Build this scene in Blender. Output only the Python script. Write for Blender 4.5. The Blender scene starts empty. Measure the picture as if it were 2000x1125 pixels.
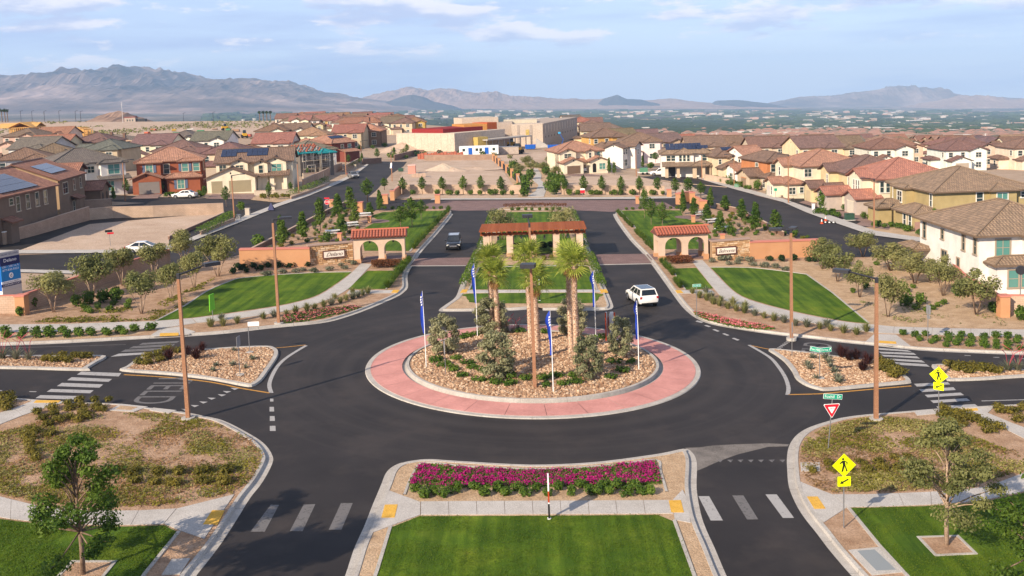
import bpy, math, random
from math import *
from mathutils import Vector, Matrix, noise as mnoise
from mathutils.geometry import tessellate_polygon
R_ = math.radians
scene = bpy.context.scene
COL = scene.collection
# ------------------------------------------------------------------ camera
F_, CX, CY, HY, VX, H_ = 1930.0, 1000.0, 375.0, 172.0, 1044.0, 20.5
ROLL = R_(2.0)                                   # the site falls gently towards the right
PITCH = atan((CY - HY) / F_); YAW = atan((VX - CX) / (F_ / cos(PITCH)))
RM = Matrix(((cos(ROLL), 0, sin(ROLL)), (0, 1, 0), (-sin(ROLL), 0, cos(ROLL))))
_r = Vector((cos(YAW), sin(YAW), 0)); _f = Vector((-sin(YAW) * cos(PITCH), cos(YAW) * cos(PITCH), -sin(PITCH)))
_u = _r.cross(_f)
cam_d = bpy.data.cameras.new('camera'); cam = bpy.data.objects.new('camera', cam_d); COL.objects.link(cam)
cam_d.sensor_width = 36; cam_d.lens = F_ / 2000 * 36; cam_d.shift_y = -(562.5 - CY) / 2000
cam_d.clip_start = 0.5; cam_d.clip_end = 60000
m3 = Matrix((_r, _u, -_f)).transposed()
cam.matrix_world = Matrix.Translation(RM @ Vector((0, 0, H_))) @ (RM @ m3).to_4x4()
scene.camera = cam
def G(px, py, z=0.0):
    d = _f * F_ + _r * (px - CX) - _u * (py - CY)
    t = (H_ - z) / -d.z
    w = RM @ Vector((d.x * t, d.y * t, 0))
    return (w.x, w.y)
def scr(x, y, z):
    v = RM.transposed() @ Vector((x, y, z)) - Vector((0, 0, H_))
    q = v.dot(_f)
    return (CX + F_ * v.dot(_r) / q, CY - F_ * v.dot(_u) / q)
TR = tan(ROLL)
def gz(x, y=0): return -x * TR
# ------------------------------------------------------------------ world, sun, exposure
SUN_EL = R_(29.5); SUN_AZ = atan2(-0.63, -0.775)      # sun behind the camera, to the left
world = bpy.data.worlds.new('World'); scene.world = world; world.use_nodes = True
nt = world.node_tree; nt.nodes.clear()
def N(t, tree=None, **kw):
    n = (tree or nt).nodes.new(t)
    for k, v in kw.items(): setattr(n, k, v)
    return n
L = nt.links.new
sky = N('ShaderNodeTexSky', sky_type='NISHITA', sun_disc=False, sun_elevation=SUN_EL, sun_rotation=SUN_AZ, altitude=900, air_density=1.0, dust_density=0.6, ozone_density=1.6)
geo = N('ShaderNodeTexCoord')
def M(op, a, b=None, c=None, tree=None):
    tr = tree or nt; n = tr.nodes.new('ShaderNodeMath'); n.operation = op
    for i, v in enumerate((a, b, c)):
        if v is None: continue
        if isinstance(v, (int, float)): n.inputs[i].default_value = v
        else: tr.links.new(v, n.inputs[i])
    return n.outputs[0]
SKYK = 0.095
vel = N('ShaderNodeVectorMath', operation='NORMALIZE'); L(geo.outputs['Generated'], vel.inputs[0])
def cloudmask(scale, loc, lo, hi, detail=7, sc=(1, 1, 5), rough=0.58):
    mp = N('ShaderNodeMapping'); mp.inputs['Location'].default_value = loc; mp.inputs['Scale'].default_value = sc
    L(vel.outputs[0], mp.inputs[0])
    n = N('ShaderNodeTexNoise'); n.inputs['Scale'].default_value = scale; n.inputs['Detail'].default_value = detail; n.inputs['Roughness'].default_value = rough
    L(mp.outputs[0], n.inputs['Vector'])
    mr = N('ShaderNodeMapRange'); mr.interpolation_type = 'SMOOTHSTEP'; mr.inputs[1].default_value = lo; mr.inputs[2].default_value = hi
    L(n.outputs[0], mr.inputs[0]); return mr.outputs[0]
CL = (3.33, 1.10, 0.62)
sepz = N('ShaderNodeSeparateXYZ'); L(vel.outputs[0], sepz.inputs[0])
up = N('ShaderNodeMapRange'); up.interpolation_type = 'SMOOTHSTEP'; up.inputs[1].default_value = 0.012; up.inputs[2].default_value = 0.05; L(sepz.outputs[2], up.inputs[0])
cm = M('MULTIPLY', cloudmask(8.5, CL, 0.485, 0.575, sc=(1, 1, 4.2), rough=.62, detail=9), up.outputs[0])   # flat-bottomed cumulus strips, none right at the horizon
cs = cloudmask(8.5, (CL[0] + .004, CL[1] + .01, CL[2] + .04), 0.47, 0.64, sc=(1, 1, 4.2))  # shaded undersides
ci = cloudmask(3.2, (5.2, 0.4, 0.9), 0.47, 0.72, detail=6, sc=(1, 1, 9)) # grey-blue stratus sheets
veil = N('ShaderNodeMix', data_type='RGBA'); fade = N('ShaderNodeMapRange'); fade.inputs[1].default_value = 0.06; fade.inputs[2].default_value = 0.55; fade.inputs[3].default_value = 0.72; fade.inputs[4].default_value = 0.10; L(sepz.outputs[2], fade.inputs[0]); L(fade.outputs[0], veil.inputs['Factor']); L(sky.outputs[0], veil.inputs['A']); veil.inputs['B'].default_value = (5.1, 6.3, 9.0, 1)
st = N('ShaderNodeMix', data_type='RGBA'); L(M('MULTIPLY', ci, fade.outputs[0]), st.inputs['Factor']); L(veil.outputs['Result'], st.inputs['A']); st.inputs['B'].default_value = (3.7, 4.7, 7.2, 1)
ccol = N('ShaderNodeMix', data_type='RGBA'); L(cs, ccol.inputs['Factor']); ccol.inputs['A'].default_value = (8.2, 7.9, 8.4, 1); ccol.inputs['B'].default_value = (4.4, 5.1, 7.2, 1)
fin = N('ShaderNodeMix', data_type='RGBA'); L(M('MULTIPLY', cm, 0.78), fin.inputs['Factor']); L(st.outputs['Result'], fin.inputs['A']); L(ccol.outputs['Result'], fin.inputs['B'])
bg = N('ShaderNodeBackground'); bg.inputs[1].default_value = SKYK; L(fin.outputs['Result'], bg.inputs[0])
out = N('ShaderNodeOutputWorld'); L(bg.outputs[0], out.inputs[0])
sun_d = bpy.data.lights.new('sun', 'SUN'); sun_d.energy = 5.0; sun_d.angle = R_(0.53); sun_d.color = (1.0, 0.85, 0.66)
sun = bpy.data.objects.new('sun', sun_d); COL.objects.link(sun)
sdir = Vector((sin(SUN_AZ) * cos(SUN_EL), cos(SUN_AZ) * cos(SUN_EL), sin(SUN_EL)))
sun.rotation_euler = sdir.to_track_quat('Z', 'Y').to_euler(); sun.location = (-40, -40, 60)
vs = scene.view_settings; vs.view_transform = 'Standard'; vs.look = 'None'; vs.gamma = 1; vs.exposure = 0.5; vs.use_curve_mapping = False
scene.cycles.max_bounces = 5; scene.cycles.diffuse_bounces = 3; scene.cycles.transparent_max_bounces = 8; scene.cycles.volume_bounces = 0
scene.cycles.use_denoising = True
# ------------------------------------------------------------------ object helpers
def link(o, parent=None):
    COL.objects.link(o)
    if parent is not None: o.parent = parent
    return o
def tag(o, label=None, cat=None, group=None, kind=None):
    if label: o['label'] = label
    if cat: o['category'] = cat
    if group: o['group'] = group
    if kind: o['kind'] = kind
    return o
def empty(name, loc=(0, 0, 0), rz=0, label=None, cat=None, group=None, kind=None, parent=None):
    o = bpy.data.objects.new(name, None); link(o, parent); o.location = loc; o.rotation_euler = (0, 0, rz); o.empty_display_size = 0.3
    return tag(o, label, cat, group, kind)
def at(name, px, py, rz=0, label=None, cat=None, group=None, dz=0.0, kind=None):
    x, y = G(px, py); return empty(name, (x, y, gz(x) + dz), rz, label, cat, group, kind)
def mesh_obj(name, me, parent=None, loc=(0, 0, 0), color=None, rot=None, sc=None):
    o = bpy.data.objects.new(name, me); link(o, parent); o.location = loc
    if rot: o.rotation_euler = rot
    if sc: o.scale = sc
    if color: o.color = (*color, 1)
    return o
def copy_tree(o, parent=None):
    c = o.copy(); COL.objects.link(c)
    if parent is not None: c.parent = parent
    for ch in list(o.children): copy_tree(ch, c)
    return c
class MB:
    def __init__(s): s.v = []; s.f = []; s.m = []; s.uv = None; s.t = None
    def face(s, pts, mi=0):
        b = len(s.v); s.v.extend([tuple(p) for p in pts]); s.f.append(list(range(b, b + len(pts)))); s.m.append(mi)
    def box(s, x0, x1, y0, y1, z0, z1, mi=0, M4=None):
        b = len(s.v)
        vs = [(x0, y0, z0), (x1, y0, z0), (x1, y1, z0), (x0, y1, z0), (x0, y0, z1), (x1, y0, z1), (x1, y1, z1), (x0, y1, z1)]
        if M4 is not None: vs = [tuple(M4 @ Vector(v)) for v in vs]
        s.v.extend(vs)
        for q in ((3, 2, 1, 0), (4, 5, 6, 7), (0, 1, 5, 4), (1, 2, 6, 5), (2, 3, 7, 6), (3, 0, 4, 7)):
            s.f.append([b + i for i in q]); s.m.append(mi)
    def taper(s, x0, x1, y0, y1, z0, z1, ix, iy, mi=0):
        b = len(s.v)
        s.v.extend([(x0, y0, z0), (x1, y0, z0), (x1, y1, z0), (x0, y1, z0), (x0 + ix, y0 + iy, z1), (x1 - ix, y0 + iy, z1), (x1 - ix, y1 - iy, z1), (x0 + ix, y1 - iy, z1)])
        for q in ((3, 2, 1, 0), (4, 5, 6, 7), (0, 1, 5, 4), (1, 2, 6, 5), (2, 3, 7, 6), (3, 0, 4, 7)):
            s.f.append([b + i for i in q]); s.m.append(mi)
    def tube(s, pts, rads, n=6, mi=0, cap=True):
        pts = [Vector(p) for p in pts]; rings = []
        for i, p in enumerate(pts):
            d = (pts[min(i + 1, len(pts) - 1)] - pts[max(i - 1, 0)])
            if d.length < 1e-9: d = Vector((0, 0, 1))
            d.normalize(); a = d.cross(Vector((0, 1, 0)) if abs(d.y) < 0.9 else Vector((1, 0, 0))).normalized(); c = d.cross(a)
            r = rads[i] if isinstance(rads, (list, tuple)) else rads
            b = len(s.v); s.v.extend([tuple(p + (a * cos(2 * pi * k / n) + c * sin(2 * pi * k / n)) * r) for k in range(n)]); rings.append(b)
        for a, b in zip(rings, rings[1:]):
            for k in range(n): s.f.append([a + k, a + (k + 1) % n, b + (k + 1) % n, b + k]); s.m.append(mi)
        if cap:
            s.f.append([rings[0] + k for k in reversed(range(n))]); s.m.append(mi)
            s.f.append([rings[-1] + k for k in range(n)]); s.m.append(mi)
    def prism(s, poly, z0, z1, mi=0, axis='z', bottom=True):
        # extrude a 2D polygon (any shape) between two depths along an axis
        def m(p, h): return (p[0], p[1], h) if axis == 'z' else ((p[0], h, p[1]) if axis == 'y' else (h, p[0], p[1]))
        n = len(poly); b = len(s.v); s.v.extend([m(p, z0) for p in poly]); s.v.extend([m(p, z1) for p in poly])
        for t in tessellate_polygon([[Vector((p[0], p[1], 0)) for p in poly]]):
            s.f.append([b + n + i for i in t]); s.m.append(mi)
            if bottom: s.f.append([b + i for i in reversed(t)]); s.m.append(mi)
        for i in range(n):
            j = (i + 1) % n; s.f.append([b + i, b + j, b + n + j, b + n + i]); s.m.append(mi)
    def mesh(s, name, mats, smooth=False, fix=True):
        me = bpy.data.meshes.new(name); me.from_pydata(s.v, [], s.f)
        for m in (mats if isinstance(mats, (list, tuple)) else [mats]): me.materials.append(m)
        if any(s.m): me.polygons.foreach_set('material_index', s.m)
        if smooth: me.polygons.foreach_set('use_smooth', [True] * len(s.f))
        if s.t is not None:
            a = me.attributes.new('tint', 'FLOAT', 'FACE'); a.data.foreach_set('value', s.t)
        if s.uv is not None:
            u = me.uv_layers.new(name='UVMap'); u.data.foreach_set('uv', [c for p in s.uv for c in p])
        me.update(); return me
    def obj(s, name, mats, parent=None, loc=(0, 0, 0), smooth=False, color=None, rot=None):
        return mesh_obj(name, s.mesh(name, mats, smooth), parent, loc, color, rot)
def inpoly(p, poly):
    x, y = p; c = False; j = len(poly) - 1
    for i in range(len(poly)):
        xi, yi = poly[i]; xj, yj = poly[j]
        if (yi > y) != (yj > y) and x < (xj - xi) * (y - yi) / (yj - yi) + xi: c = not c
        j = i
    return c
def scatter(poly, n, rnd, mind=0.0):
    xs = [p[0] for p in poly]; ys = [p[1] for p in poly]; out = []; k = 0
    while len(out) < n and k < n * 40:
        k += 1; p = (rnd.uniform(min(xs), max(xs)), rnd.uniform(min(ys), max(ys)))
        if not inpoly(p, poly): continue
        if mind and any((p[0] - q[0]) ** 2 + (p[1] - q[1]) ** 2 < mind * mind for q in out): continue
        out.append(p)
    return out
def W(pts): return [G(*p) for p in pts]
def smooth_line(pts, n=4, closed=False):
    out = []; m = len(pts)
    rng = range(m) if closed else range(m - 1)
    for i in rng:
        g = (lambda k: pts[k % m]) if closed else (lambda k: pts[max(0, min(m - 1, k))])
        p0, p1, p2, p3 = g(i - 1), g(i), g(i + 1), g(i + 2)
        for k in range(n):
            t = k / n
            out.append(tuple(0.5 * (2 * p1[a] + (p2[a] - p0[a]) * t + (2 * p0[a] - 5 * p1[a] + 4 * p2[a] - p3[a]) * t * t + (3 * p1[a] - p0[a] - 3 * p2[a] + p3[a]) * t ** 3) for a in (0, 1)))
    if not closed: out.append(pts[-1])
    return out
def offset(pts, d, closed=False):
    # positive d: to the left of the direction of travel
    out = []; m = len(pts)
    for i in range(m):
        a = pts[i - 1] if (closed or i > 0) else pts[i]; b = pts[(i + 1) % m] if (closed or i < m - 1) else pts[i]
        p = pts[i]
        def nrm(u, v):
            q = Vector((v[0] - u[0], v[1] - u[1])); 
            return Vector((-q.y, q.x)).normalized() if q.length > 1e-9 else None
        n1, n2 = nrm(a, p), nrm(p, b)
        n1 = n1 or n2; n2 = n2 or n1
        nn = (n1 + n2); 
        nn = nn.normalized() if nn.length > 1e-6 else n1
        k = max(0.5, nn.dot(n1)); out.append((p[0] + nn.x * d / k, p[1] + nn.y * d / k))
    return out
def area(poly): return 0.5 * sum(poly[i - 1][0] * poly[i][1] - poly[i][0] * poly[i - 1][1] for i in range(len(poly)))
def ccw(poly): return poly if area(poly) > 0 else poly[::-1]
def sheet(name, poly, h, mat, parent=None, kind=None, color=None):
    poly = ccw(poly); me = bpy.data.meshes.new(name)
    fs = tessellate_polygon([[Vector((p[0], p[1], 0)) for p in poly]])
    vs = [(p[0], p[1], gz(p[0]) + h) for p in poly]
    fs = [t if (Vector(vs[t[1]]) - Vector(vs[t[0]])).cross(Vector(vs[t[2]]) - Vector(vs[t[0]])).z > 0 else t[::-1] for t in fs]
    me.from_pydata(vs, [], fs); me.materials.append(mat); me.update()
    o = mesh_obj(name, me, parent, color=color)
    if kind: o['kind'] = kind
    return o
def resample(pts, step):
    out = [pts[0]]; acc = 0
    for a, b in zip(pts, pts[1:]):
        d = hypot(b[0] - a[0], b[1] - a[1])
        if d < 1e-9: continue
        t = step - acc
        while t <= d:
            out.append((a[0] + (b[0] - a[0]) * t / d, a[1] + (b[1] - a[1]) * t / d)); t += step
        acc = (acc + d) % step
    if hypot(out[-1][0] - pts[-1][0], out[-1][1] - pts[-1][1]) > 1e-3: out.append(pts[-1])
    return out
# ------------------------------------------------------------------ materials
def mat(name, col=(0.5, 0.5, 0.5), rough=0.8, spec=0.3, metal=0.0, emit=None):
    m = bpy.data.materials.new(name); m.use_nodes = True; b = m.node_tree.nodes['Principled BSDF']
    b.inputs['Base Color'].default_value = (*col, 1); b.inputs['Roughness'].default_value = rough; b.inputs['Metallic'].default_value = metal
    b.inputs['Specular IOR Level'].default_value = spec
    return m
def nz(m, scale, detail=4, rough=0.6, vec=None, sc=None):
    t = m.node_tree; n = t.nodes.new('ShaderNodeTexNoise'); n.inputs['Scale'].default_value = scale; n.inputs['Detail'].default_value = detail; n.inputs['Roughness'].default_value = rough
    c = t.nodes.new('ShaderNodeTexCoord'); src = vec or c.outputs['Object']
    if sc:
        mp = t.nodes.new('ShaderNodeMapping'); mp.inputs['Scale'].default_value = sc; t.links.new(src, mp.inputs[0]); src = mp.outputs[0]
    t.links.new(src, n.inputs['Vector']); return n.outputs[0]
def ramp(m, fac, stops):
    t = m.node_tree; r = t.nodes.new('ShaderNodeValToRGB'); cr = r.color_ramp
    while len(cr.elements) < len(stops): cr.elements.new(0.5)
    for e, (p, c) in zip(cr.elements, stops): e.position = p; e.color = (*c, 1)
    t.links.new(fac, r.inputs[0]); return r.outputs[0]
def mixc_(m, fac, a, b, blend='MIX'):
    t = m.node_tree; n = t.nodes.new('ShaderNodeMix'); n.data_type = 'RGBA'; n.blend_type = blend
    for k, v in (('Factor', fac), ('A', a), ('B', b)):
        if isinstance(v, (int, float)): n.inputs[k].default_value = v
        elif isinstance(v, tuple): n.inputs[k].default_value = (*v, 1)
        else: t.links.new(v, n.inputs[k])
    return n.outputs['Result']
def setc(m, o): m.node_tree.links.new(o, m.node_tree.nodes['Principled BSDF'].inputs['Base Color'])
def setr(m, o): m.node_tree.links.new(o, m.node_tree.nodes['Principled BSDF'].inputs['Roughness'])
def bump(m, h, strength=0.3, dist=0.02):
    t = m.node_tree; b = t.nodes.new('ShaderNodeBump'); b.inputs['Strength'].default_value = strength; b.inputs['Distance'].default_value = dist
    t.links.new(h, b.inputs['Height']); t.links.new(b.outputs[0], t.nodes['Principled BSDF'].inputs['Normal'])
def MM(m, op, a, b=None, c=None): return M(op, a, b, c, tree=m.node_tree)
def ground_mat(name, stops, scale, fine, bumpd=0.03, rough=0.95, bs=0.6, big=None):
    m = mat(name, rough=rough, spec=0.1); a = nz(m, scale, 6, 0.65); f = nz(m, fine, 3, 0.7)
    c = ramp(m, a, stops); k = ramp(m, f, [(0.25, (0.62, 0.60, 0.58)), (0.5, (1, 1, 1)), (0.75, (1.35, 1.33, 1.3))])
    c = mixc_(m, 1.0, c, k, 'MULTIPLY')
    if big:
        g = nz(m, big[0], 3, 0.5); c = mixc_(m, MM(m, 'MULTIPLY', ramp(m, g, [(0.45, (0, 0, 0)), (0.62, (1, 1, 1))]), big[2]), c, big[1])
    setc(m, c); bump(m, f, bs, bumpd); return m
sand = ground_mat('sand', [(0.3, (0.33, 0.235, 0.165)), (0.55, (0.42, 0.31, 0.225)), (0.75, (0.47, 0.36, 0.27))], 0.35, 9, 0.05)
lot = ground_mat('graded_lot', [(0.3, (0.42, 0.30, 0.22)), (0.55, (0.50, 0.375, 0.285)), (0.75, (0.56, 0.43, 0.34))], 0.22, 7, 0.06)
gravel = ground_mat('gravel', [(0.3, (0.33, 0.20, 0.125)), (0.5, (0.44, 0.285, 0.185)), (0.7, (0.54, 0.37, 0.26))], 1.2, 11, 0.10, bs=1.0)
gravel_tan = ground_mat('gravel_tan', [(0.3, (0.39, 0.26, 0.16)), (0.5, (0.49, 0.34, 0.215)), (0.7, (0.58, 0.42, 0.28))], 1.0, 10, 0.09, bs=0.9)
conc = ground_mat('concrete', [(0.3, (0.40, 0.37, 0.34)), (0.6, (0.48, 0.45, 0.42)), (0.8, (0.53, 0.50, 0.47))], 0.8, 18, 0.006, 0.85, 0.3)
kerbc = ground_mat('kerb_concrete', [(0.3, (0.36, 0.33, 0.30)), (0.6, (0.45, 0.42, 0.385)), (0.8, (0.52, 0.49, 0.45))], 0.9, 20, 0.006, 0.85, 0.3)
def asphalt_mat():
    m = mat('asphalt', rough=0.75, spec=0.25); t = m.node_tree
    a = nz(m, 0.18, 5, 0.6); f = nz(m, 30, 2, 0.7); st = nz(m, 0.5, 4, 0.6, sc=(0.6, 0.6, 1))
    c = ramp(m, a, [(0.3, (0.021, 0.018, 0.018)), (0.55, (0.030, 0.0255, 0.025)), (0.75, (0.043, 0.036, 0.034))])
    c = mixc_(m, 1.0, c, ramp(m, f, [(0.3, (0.8, 0.8, 0.8)), (0.7, (1.22, 1.2, 1.2))]), 'MULTIPLY')
    c = mixc_(m, MM(m, 'MULTIPLY', ramp(m, st, [(0.5, (0, 0, 0)), (0.8, (1, 1, 1))]), 0.6), c, (0.072, 0.056, 0.048))
    # tyre-polished rings round the island
    co = t.nodes.new('ShaderNodeTexCoord'); sp = t.nodes.new('ShaderNodeSeparateXYZ'); t.links.new(co.outputs['Object'], sp.inputs[0])
    rr = MM(m, 'SQRT', MM(m, 'ADD', MM(m, 'POWER', sp.outputs[0], 2.0), MM(m, 'POWER', MM(m, 'SUBTRACT', sp.outputs[1], 72.0), 2.0)))
    w = t.nodes.new('ShaderNodeTexNoise'); w.noise_dimensions = '1D'; w.inputs['Scale'].default_value = 0.55; w.inputs['Detail'].default_value = 4; t.links.new(rr, w.inputs['W'])
    lim = MM(m, 'LESS_THAN', rr, 21.0)
    k = MM(m, 'MULTIPLY', MM(m, 'MULTIPLY', ramp(m, w.outputs[0], [(0.42, (0, 0, 0)), (0.68, (1, 1, 1))]), lim), 0.5)
    c = mixc_(m, k, c, (0.050, 0.042, 0.039)); setc(m, c); bump(m, f, 0.35, 0.01)
    return m
asphalt = asphalt_mat()
def paint_mat(name, col, wear):
    m = mat(name, col, 0.7, 0.3); f = nz(m, 6, 5, 0.7)
    setc(m, mixc_(m, ramp(m, f, [(wear, (1, 1, 1)), (wear + 0.16, (0, 0, 0))]), col, (0.06, 0.055, 0.052))); return m
white_paint = paint_mat('white_road_paint', (0.36, 0.345, 0.335), 0.28)
worn_paint = paint_mat('worn_road_paint', (0.15, 0.14, 0.137), 0.32)
yellow_paint = paint_mat('yellow_road_paint', (0.50, 0.24, 0.04), 0.30)
tactile = ground_mat('tactile_yellow', [(0.3, (0.60, 0.33, 0.05)), (0.7, (0.70, 0.42, 0.09))], 2, 20, 0.01)
def brickpave(name, c1, c2, mortar, s=4.0):
    m = mat(name, rough=0.85, spec=0.2); t = m.node_tree; c = t.nodes.new('ShaderNodeTexCoord')
    b = t.nodes.new('ShaderNodeTexBrick'); t.links.new(c.outputs['Object'], b.inputs['Vector']); b.inputs['Scale'].default_value = s
    b.inputs['Color1'].default_value = (*c1, 1); b.inputs['Color2'].default_value = (*c2, 1); b.inputs['Mortar'].default_value = (*mortar, 1); b.inputs['Mortar Size'].default_value = 0.03
    n = nz(m, 0.5, 5, 0.65); o = mixc_(m, 1.0, b.outputs[0], ramp(m, n, [(0.3, (0.82, 0.8, 0.8)), (0.7, (1.15, 1.15, 1.15))]), 'MULTIPLY')
    setc(m, o); bump(m, b.outputs['Fac'], -0.4, 0.01); return m
apron_m = brickpave('stamped_pink_concrete', (0.58, 0.27, 0.235), (0.64, 0.31, 0.27), (0.42, 0.185, 0.165), 3.0)
paver_m = brickpave('mauve_pavers', (0.21, 0.135, 0.125), (0.27, 0.175, 0.155), (0.12, 0.08, 0.075), 3.0)
drive_m = brickpave('driveway_pavers', (0.26, 0.17, 0.145), (0.32, 0.215, 0.18), (0.16, 0.11, 0.10), 3.0)
def lawn_mat():
    m = mat('lawn', rough=0.9, spec=0.15); t = m.node_tree
    a = nz(m, 0.45, 5, 0.65); f = nz(m, 22, 3, 0.75, sc=(1, 0.5, 1)); s = nz(m, 1.6, 3, 0.6, sc=(1.0, 0.06, 1))
    c = ramp(m, a, [(0.3, (0.050, 0.105, 0.006)), (0.5, (0.078, 0.142, 0.008)), (0.66, (0.115, 0.17, 0.012)), (0.8, (0.19, 0.175, 0.03))])
    c = mixc_(m, 1.0, c, ramp(m, f, [(0.25, (0.55, 0.6, 0.5)), (0.75, (1.4, 1.35, 1.4))]), 'MULTIPLY')
    c = mixc_(m, 1.0, c, ramp(m, s, [(0.38, (0.62, 0.70, 0.62)), (0.62, (1.3, 1.2, 1.25))]), 'MULTIPLY')
    setc(m, c); bump(m, f, 0.8, 0.05); return m
lawn = lawn_mat()
def leaf_mat(name, dark, light, trans=0.4, sp=0.25):
    m = mat(name, rough=0.6, spec=sp); t = m.node_tree
    at_ = t.nodes.new('ShaderNodeAttribute'); at_.attribute_name = 'tint'
    oi = t.nodes.new('ShaderNodeObjectInfo')
    c = mixc_(m, at_.outputs['Fac'], dark, light)
    c = mixc_(m, 1.0, c, ramp(m, oi.outputs['Random'], [(0, (0.82, 0.86, 0.8)), (1, (1.18, 1.12, 1.15))]), 'MULTIPLY')
    setc(m, c)
    if trans:
        tr = t.nodes.new('ShaderNodeBsdfTranslucent'); t.links.new(c, tr.inputs[0]); mx = t.nodes.new('ShaderNodeMixShader'); mx.inputs[0].default_value = trans
        b = t.nodes['Principled BSDF']; t.links.new(b.outputs[0], mx.inputs[1]); t.links.new(tr.outputs[0], mx.inputs[2]); t.links.new(mx.outputs[0], t.nodes['Material Output'].inputs[0])
    return m
LF = dict(
    green=leaf_mat('leaf_green', (0.045, 0.105, 0.010), (0.165, 0.245, 0.034)),
    lawn=leaf_mat('leaf_lawn', (0.07, 0.13, 0.008), (0.15, 0.21, 0.015)),
    lime=leaf_mat('leaf_lime', (0.055, 0.115, 0.010), (0.17, 0.24, 0.035)),
    olive=leaf_mat('leaf_olive', (0.13, 0.145, 0.045), (0.34, 0.33, 0.125)),
    silver=leaf_mat('leaf_silver', (0.21, 0.215, 0.115), (0.46, 0.44, 0.26)),
    ochre=leaf_mat('leaf_ochre', (0.085, 0.080, 0.012), (0.27, 0.225, 0.036)),
    yellow=leaf_mat('leaf_yellow', (0.12, 0.125, 0.012), (0.33, 0.29, 0.04)),
    mat_=leaf_mat('leaf_groundcover', (0.17, 0.16, 0.03), (0.46, 0.41, 0.16)),
    dry=leaf_mat('leaf_dry', (0.20, 0.12, 0.05), (0.44, 0.28, 0.14)),
    sage=leaf_mat('leaf_sage', (0.13, 0.14, 0.09), (0.29, 0.29, 0.20)),
    purple=leaf_mat('leaf_purple', (0.035, 0.012, 0.012), (0.11, 0.042, 0.036)),
    pine=leaf_mat('leaf_pine', (0.012, 0.035, 0.008), (0.04, 0.085, 0.02)),
    red=leaf_mat('leaf_red', (0.11, 0.055, 0.02), (0.28, 0.10, 0.045)),
    palm=leaf_mat('leaf_palm', (0.12, 0.19, 0.012), (0.40, 0.44, 0.07), 0.3, 0.5),
    palmdry=leaf_mat('leaf_palm_dry', (0.16, 0.07, 0.02), (0.42, 0.23, 0.09), 0.2),
)
bark = ground_mat('bark', [(0.3, (0.14, 0.09, 0.06)), (0.7, (0.28, 0.20, 0.15))], 3, 14, 0.03)
bark_pale = ground_mat('bark_pale', [(0.3, (0.28, 0.19, 0.13)), (0.7, (0.48, 0.36, 0.27))], 3, 14, 0.03)
palm_bark = ground_mat('palm_bark', [(0.3, (0.34, 0.20, 0.13)), (0.5, (0.60, 0.41, 0.29)), (0.7, (0.78, 0.64, 0.52))], 5, 9, 0.05)
def objcol(name, rough, nscale, fine, bd, lo=0.86, hi=1.1):
    m = mat(name, rough=rough, spec=0.15); t = m.node_tree; oi = t.nodes.new('ShaderNodeObjectInfo')
    a = nz(m, nscale, 4, 0.6); f = nz(m, fine, 2, 0.6)
    setc(m, mixc_(m, 1.0, oi.outputs['Color'], ramp(m, a, [(0.3, (lo, lo, lo)), (0.7, (hi, hi, hi))]), 'MULTIPLY')); bump(m, f, 0.4, bd); return m
stucco = objcol('stucco', 0.9, 0.7, 14, 0.01)
paintc = objcol('painted', 0.45, 0.8, 30, 0.001, 0.94, 1.05)
def roof_mat():
    m = mat('clay_roof', rough=0.8, spec=0.2); t = m.node_tree; oi = t.nodes.new('ShaderNodeObjectInfo')
    uv = t.nodes.new('ShaderNodeUVMap'); b = t.nodes.new('ShaderNodeTexBrick'); t.links.new(uv.outputs[0], b.inputs['Vector'])
    b.inputs['Scale'].default_value = 1.0; b.inputs['Brick Width'].default_value = 0.34; b.inputs['Row Height'].default_value = 0.40; b.inputs['Mortar Size'].default_value = 0.03
    b.inputs['Color1'].default_value = (0.76, 0.76, 0.76, 1); b.inputs['Color2'].default_value = (1.22, 1.18, 1.14, 1); b.inputs['Mortar'].default_value = (0.5, 0.48, 0.48, 1); b.offset = 0.5
    n = nz(m, 0.5, 4, 0.6)
    c = mixc_(m, 1.0, oi.outputs['Color'], b.outputs[0], 'MULTIPLY'); c = mixc_(m, 1.0, c, ramp(m, n, [(0.3, (0.86, 0.86, 0.86)), (0.7, (1.12, 1.1, 1.1))]), 'MULTIPLY'); setc(m, c)
    sp = t.nodes.new('ShaderNodeSeparateXYZ'); t.links.new(uv.outputs[0], sp.inputs[0])
    wv = MM(m, 'ABSOLUTE', MM(m, 'SINE', MM(m, 'MULTIPLY', sp.outputs[0], pi / 0.34)))
    saw = MM(m, 'SUBTRACT', 1.0, MM(m, 'FRACT', MM(m, 'DIVIDE', sp.outputs[1], 0.40)))
    bump(m, MM(m, 'ADD', wv, saw), 0.9, 0.06); return m
roofm = roof_mat()
glass = mat('window_glass', (0.03, 0.05, 0.055), 0.06, 0.8)
glass_teal = mat('window_glass_teal', (0.10, 0.26, 0.23), 0.08, 0.8)
glass_car = mat('car_glass', (0.012, 0.016, 0.02), 0.05, 0.8)
rubber = mat('rubber', (0.012, 0.012, 0.012), 0.8); chrome = mat('bright_metal', (0.6, 0.6, 0.62), 0.25, 0.5, 0.9)
steel = mat('galvanised_steel', (0.30, 0.30, 0.31), 0.45, 0.5, 0.6); dark_metal = mat('dark_metal', (0.035, 0.035, 0.042), 0.45)
white_m = mat('white_plain', (0.78, 0.77, 0.75), 0.5); black_m = mat('black_plain', (0.012, 0.011, 0.011), 0.5)
lamp_m = ground_mat('lamp_post_brown', [(0.3, (0.30, 0.15, 0.085)), (0.7, (0.36, 0.19, 0.115))], 0.8, 20, 0.002, 0.55)
solar_m = mat('solar_cell', (0.012, 0.020, 0.055), 0.12, 0.7)
rockm = mat('rock', rough=0.9, spec=0.1)
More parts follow.
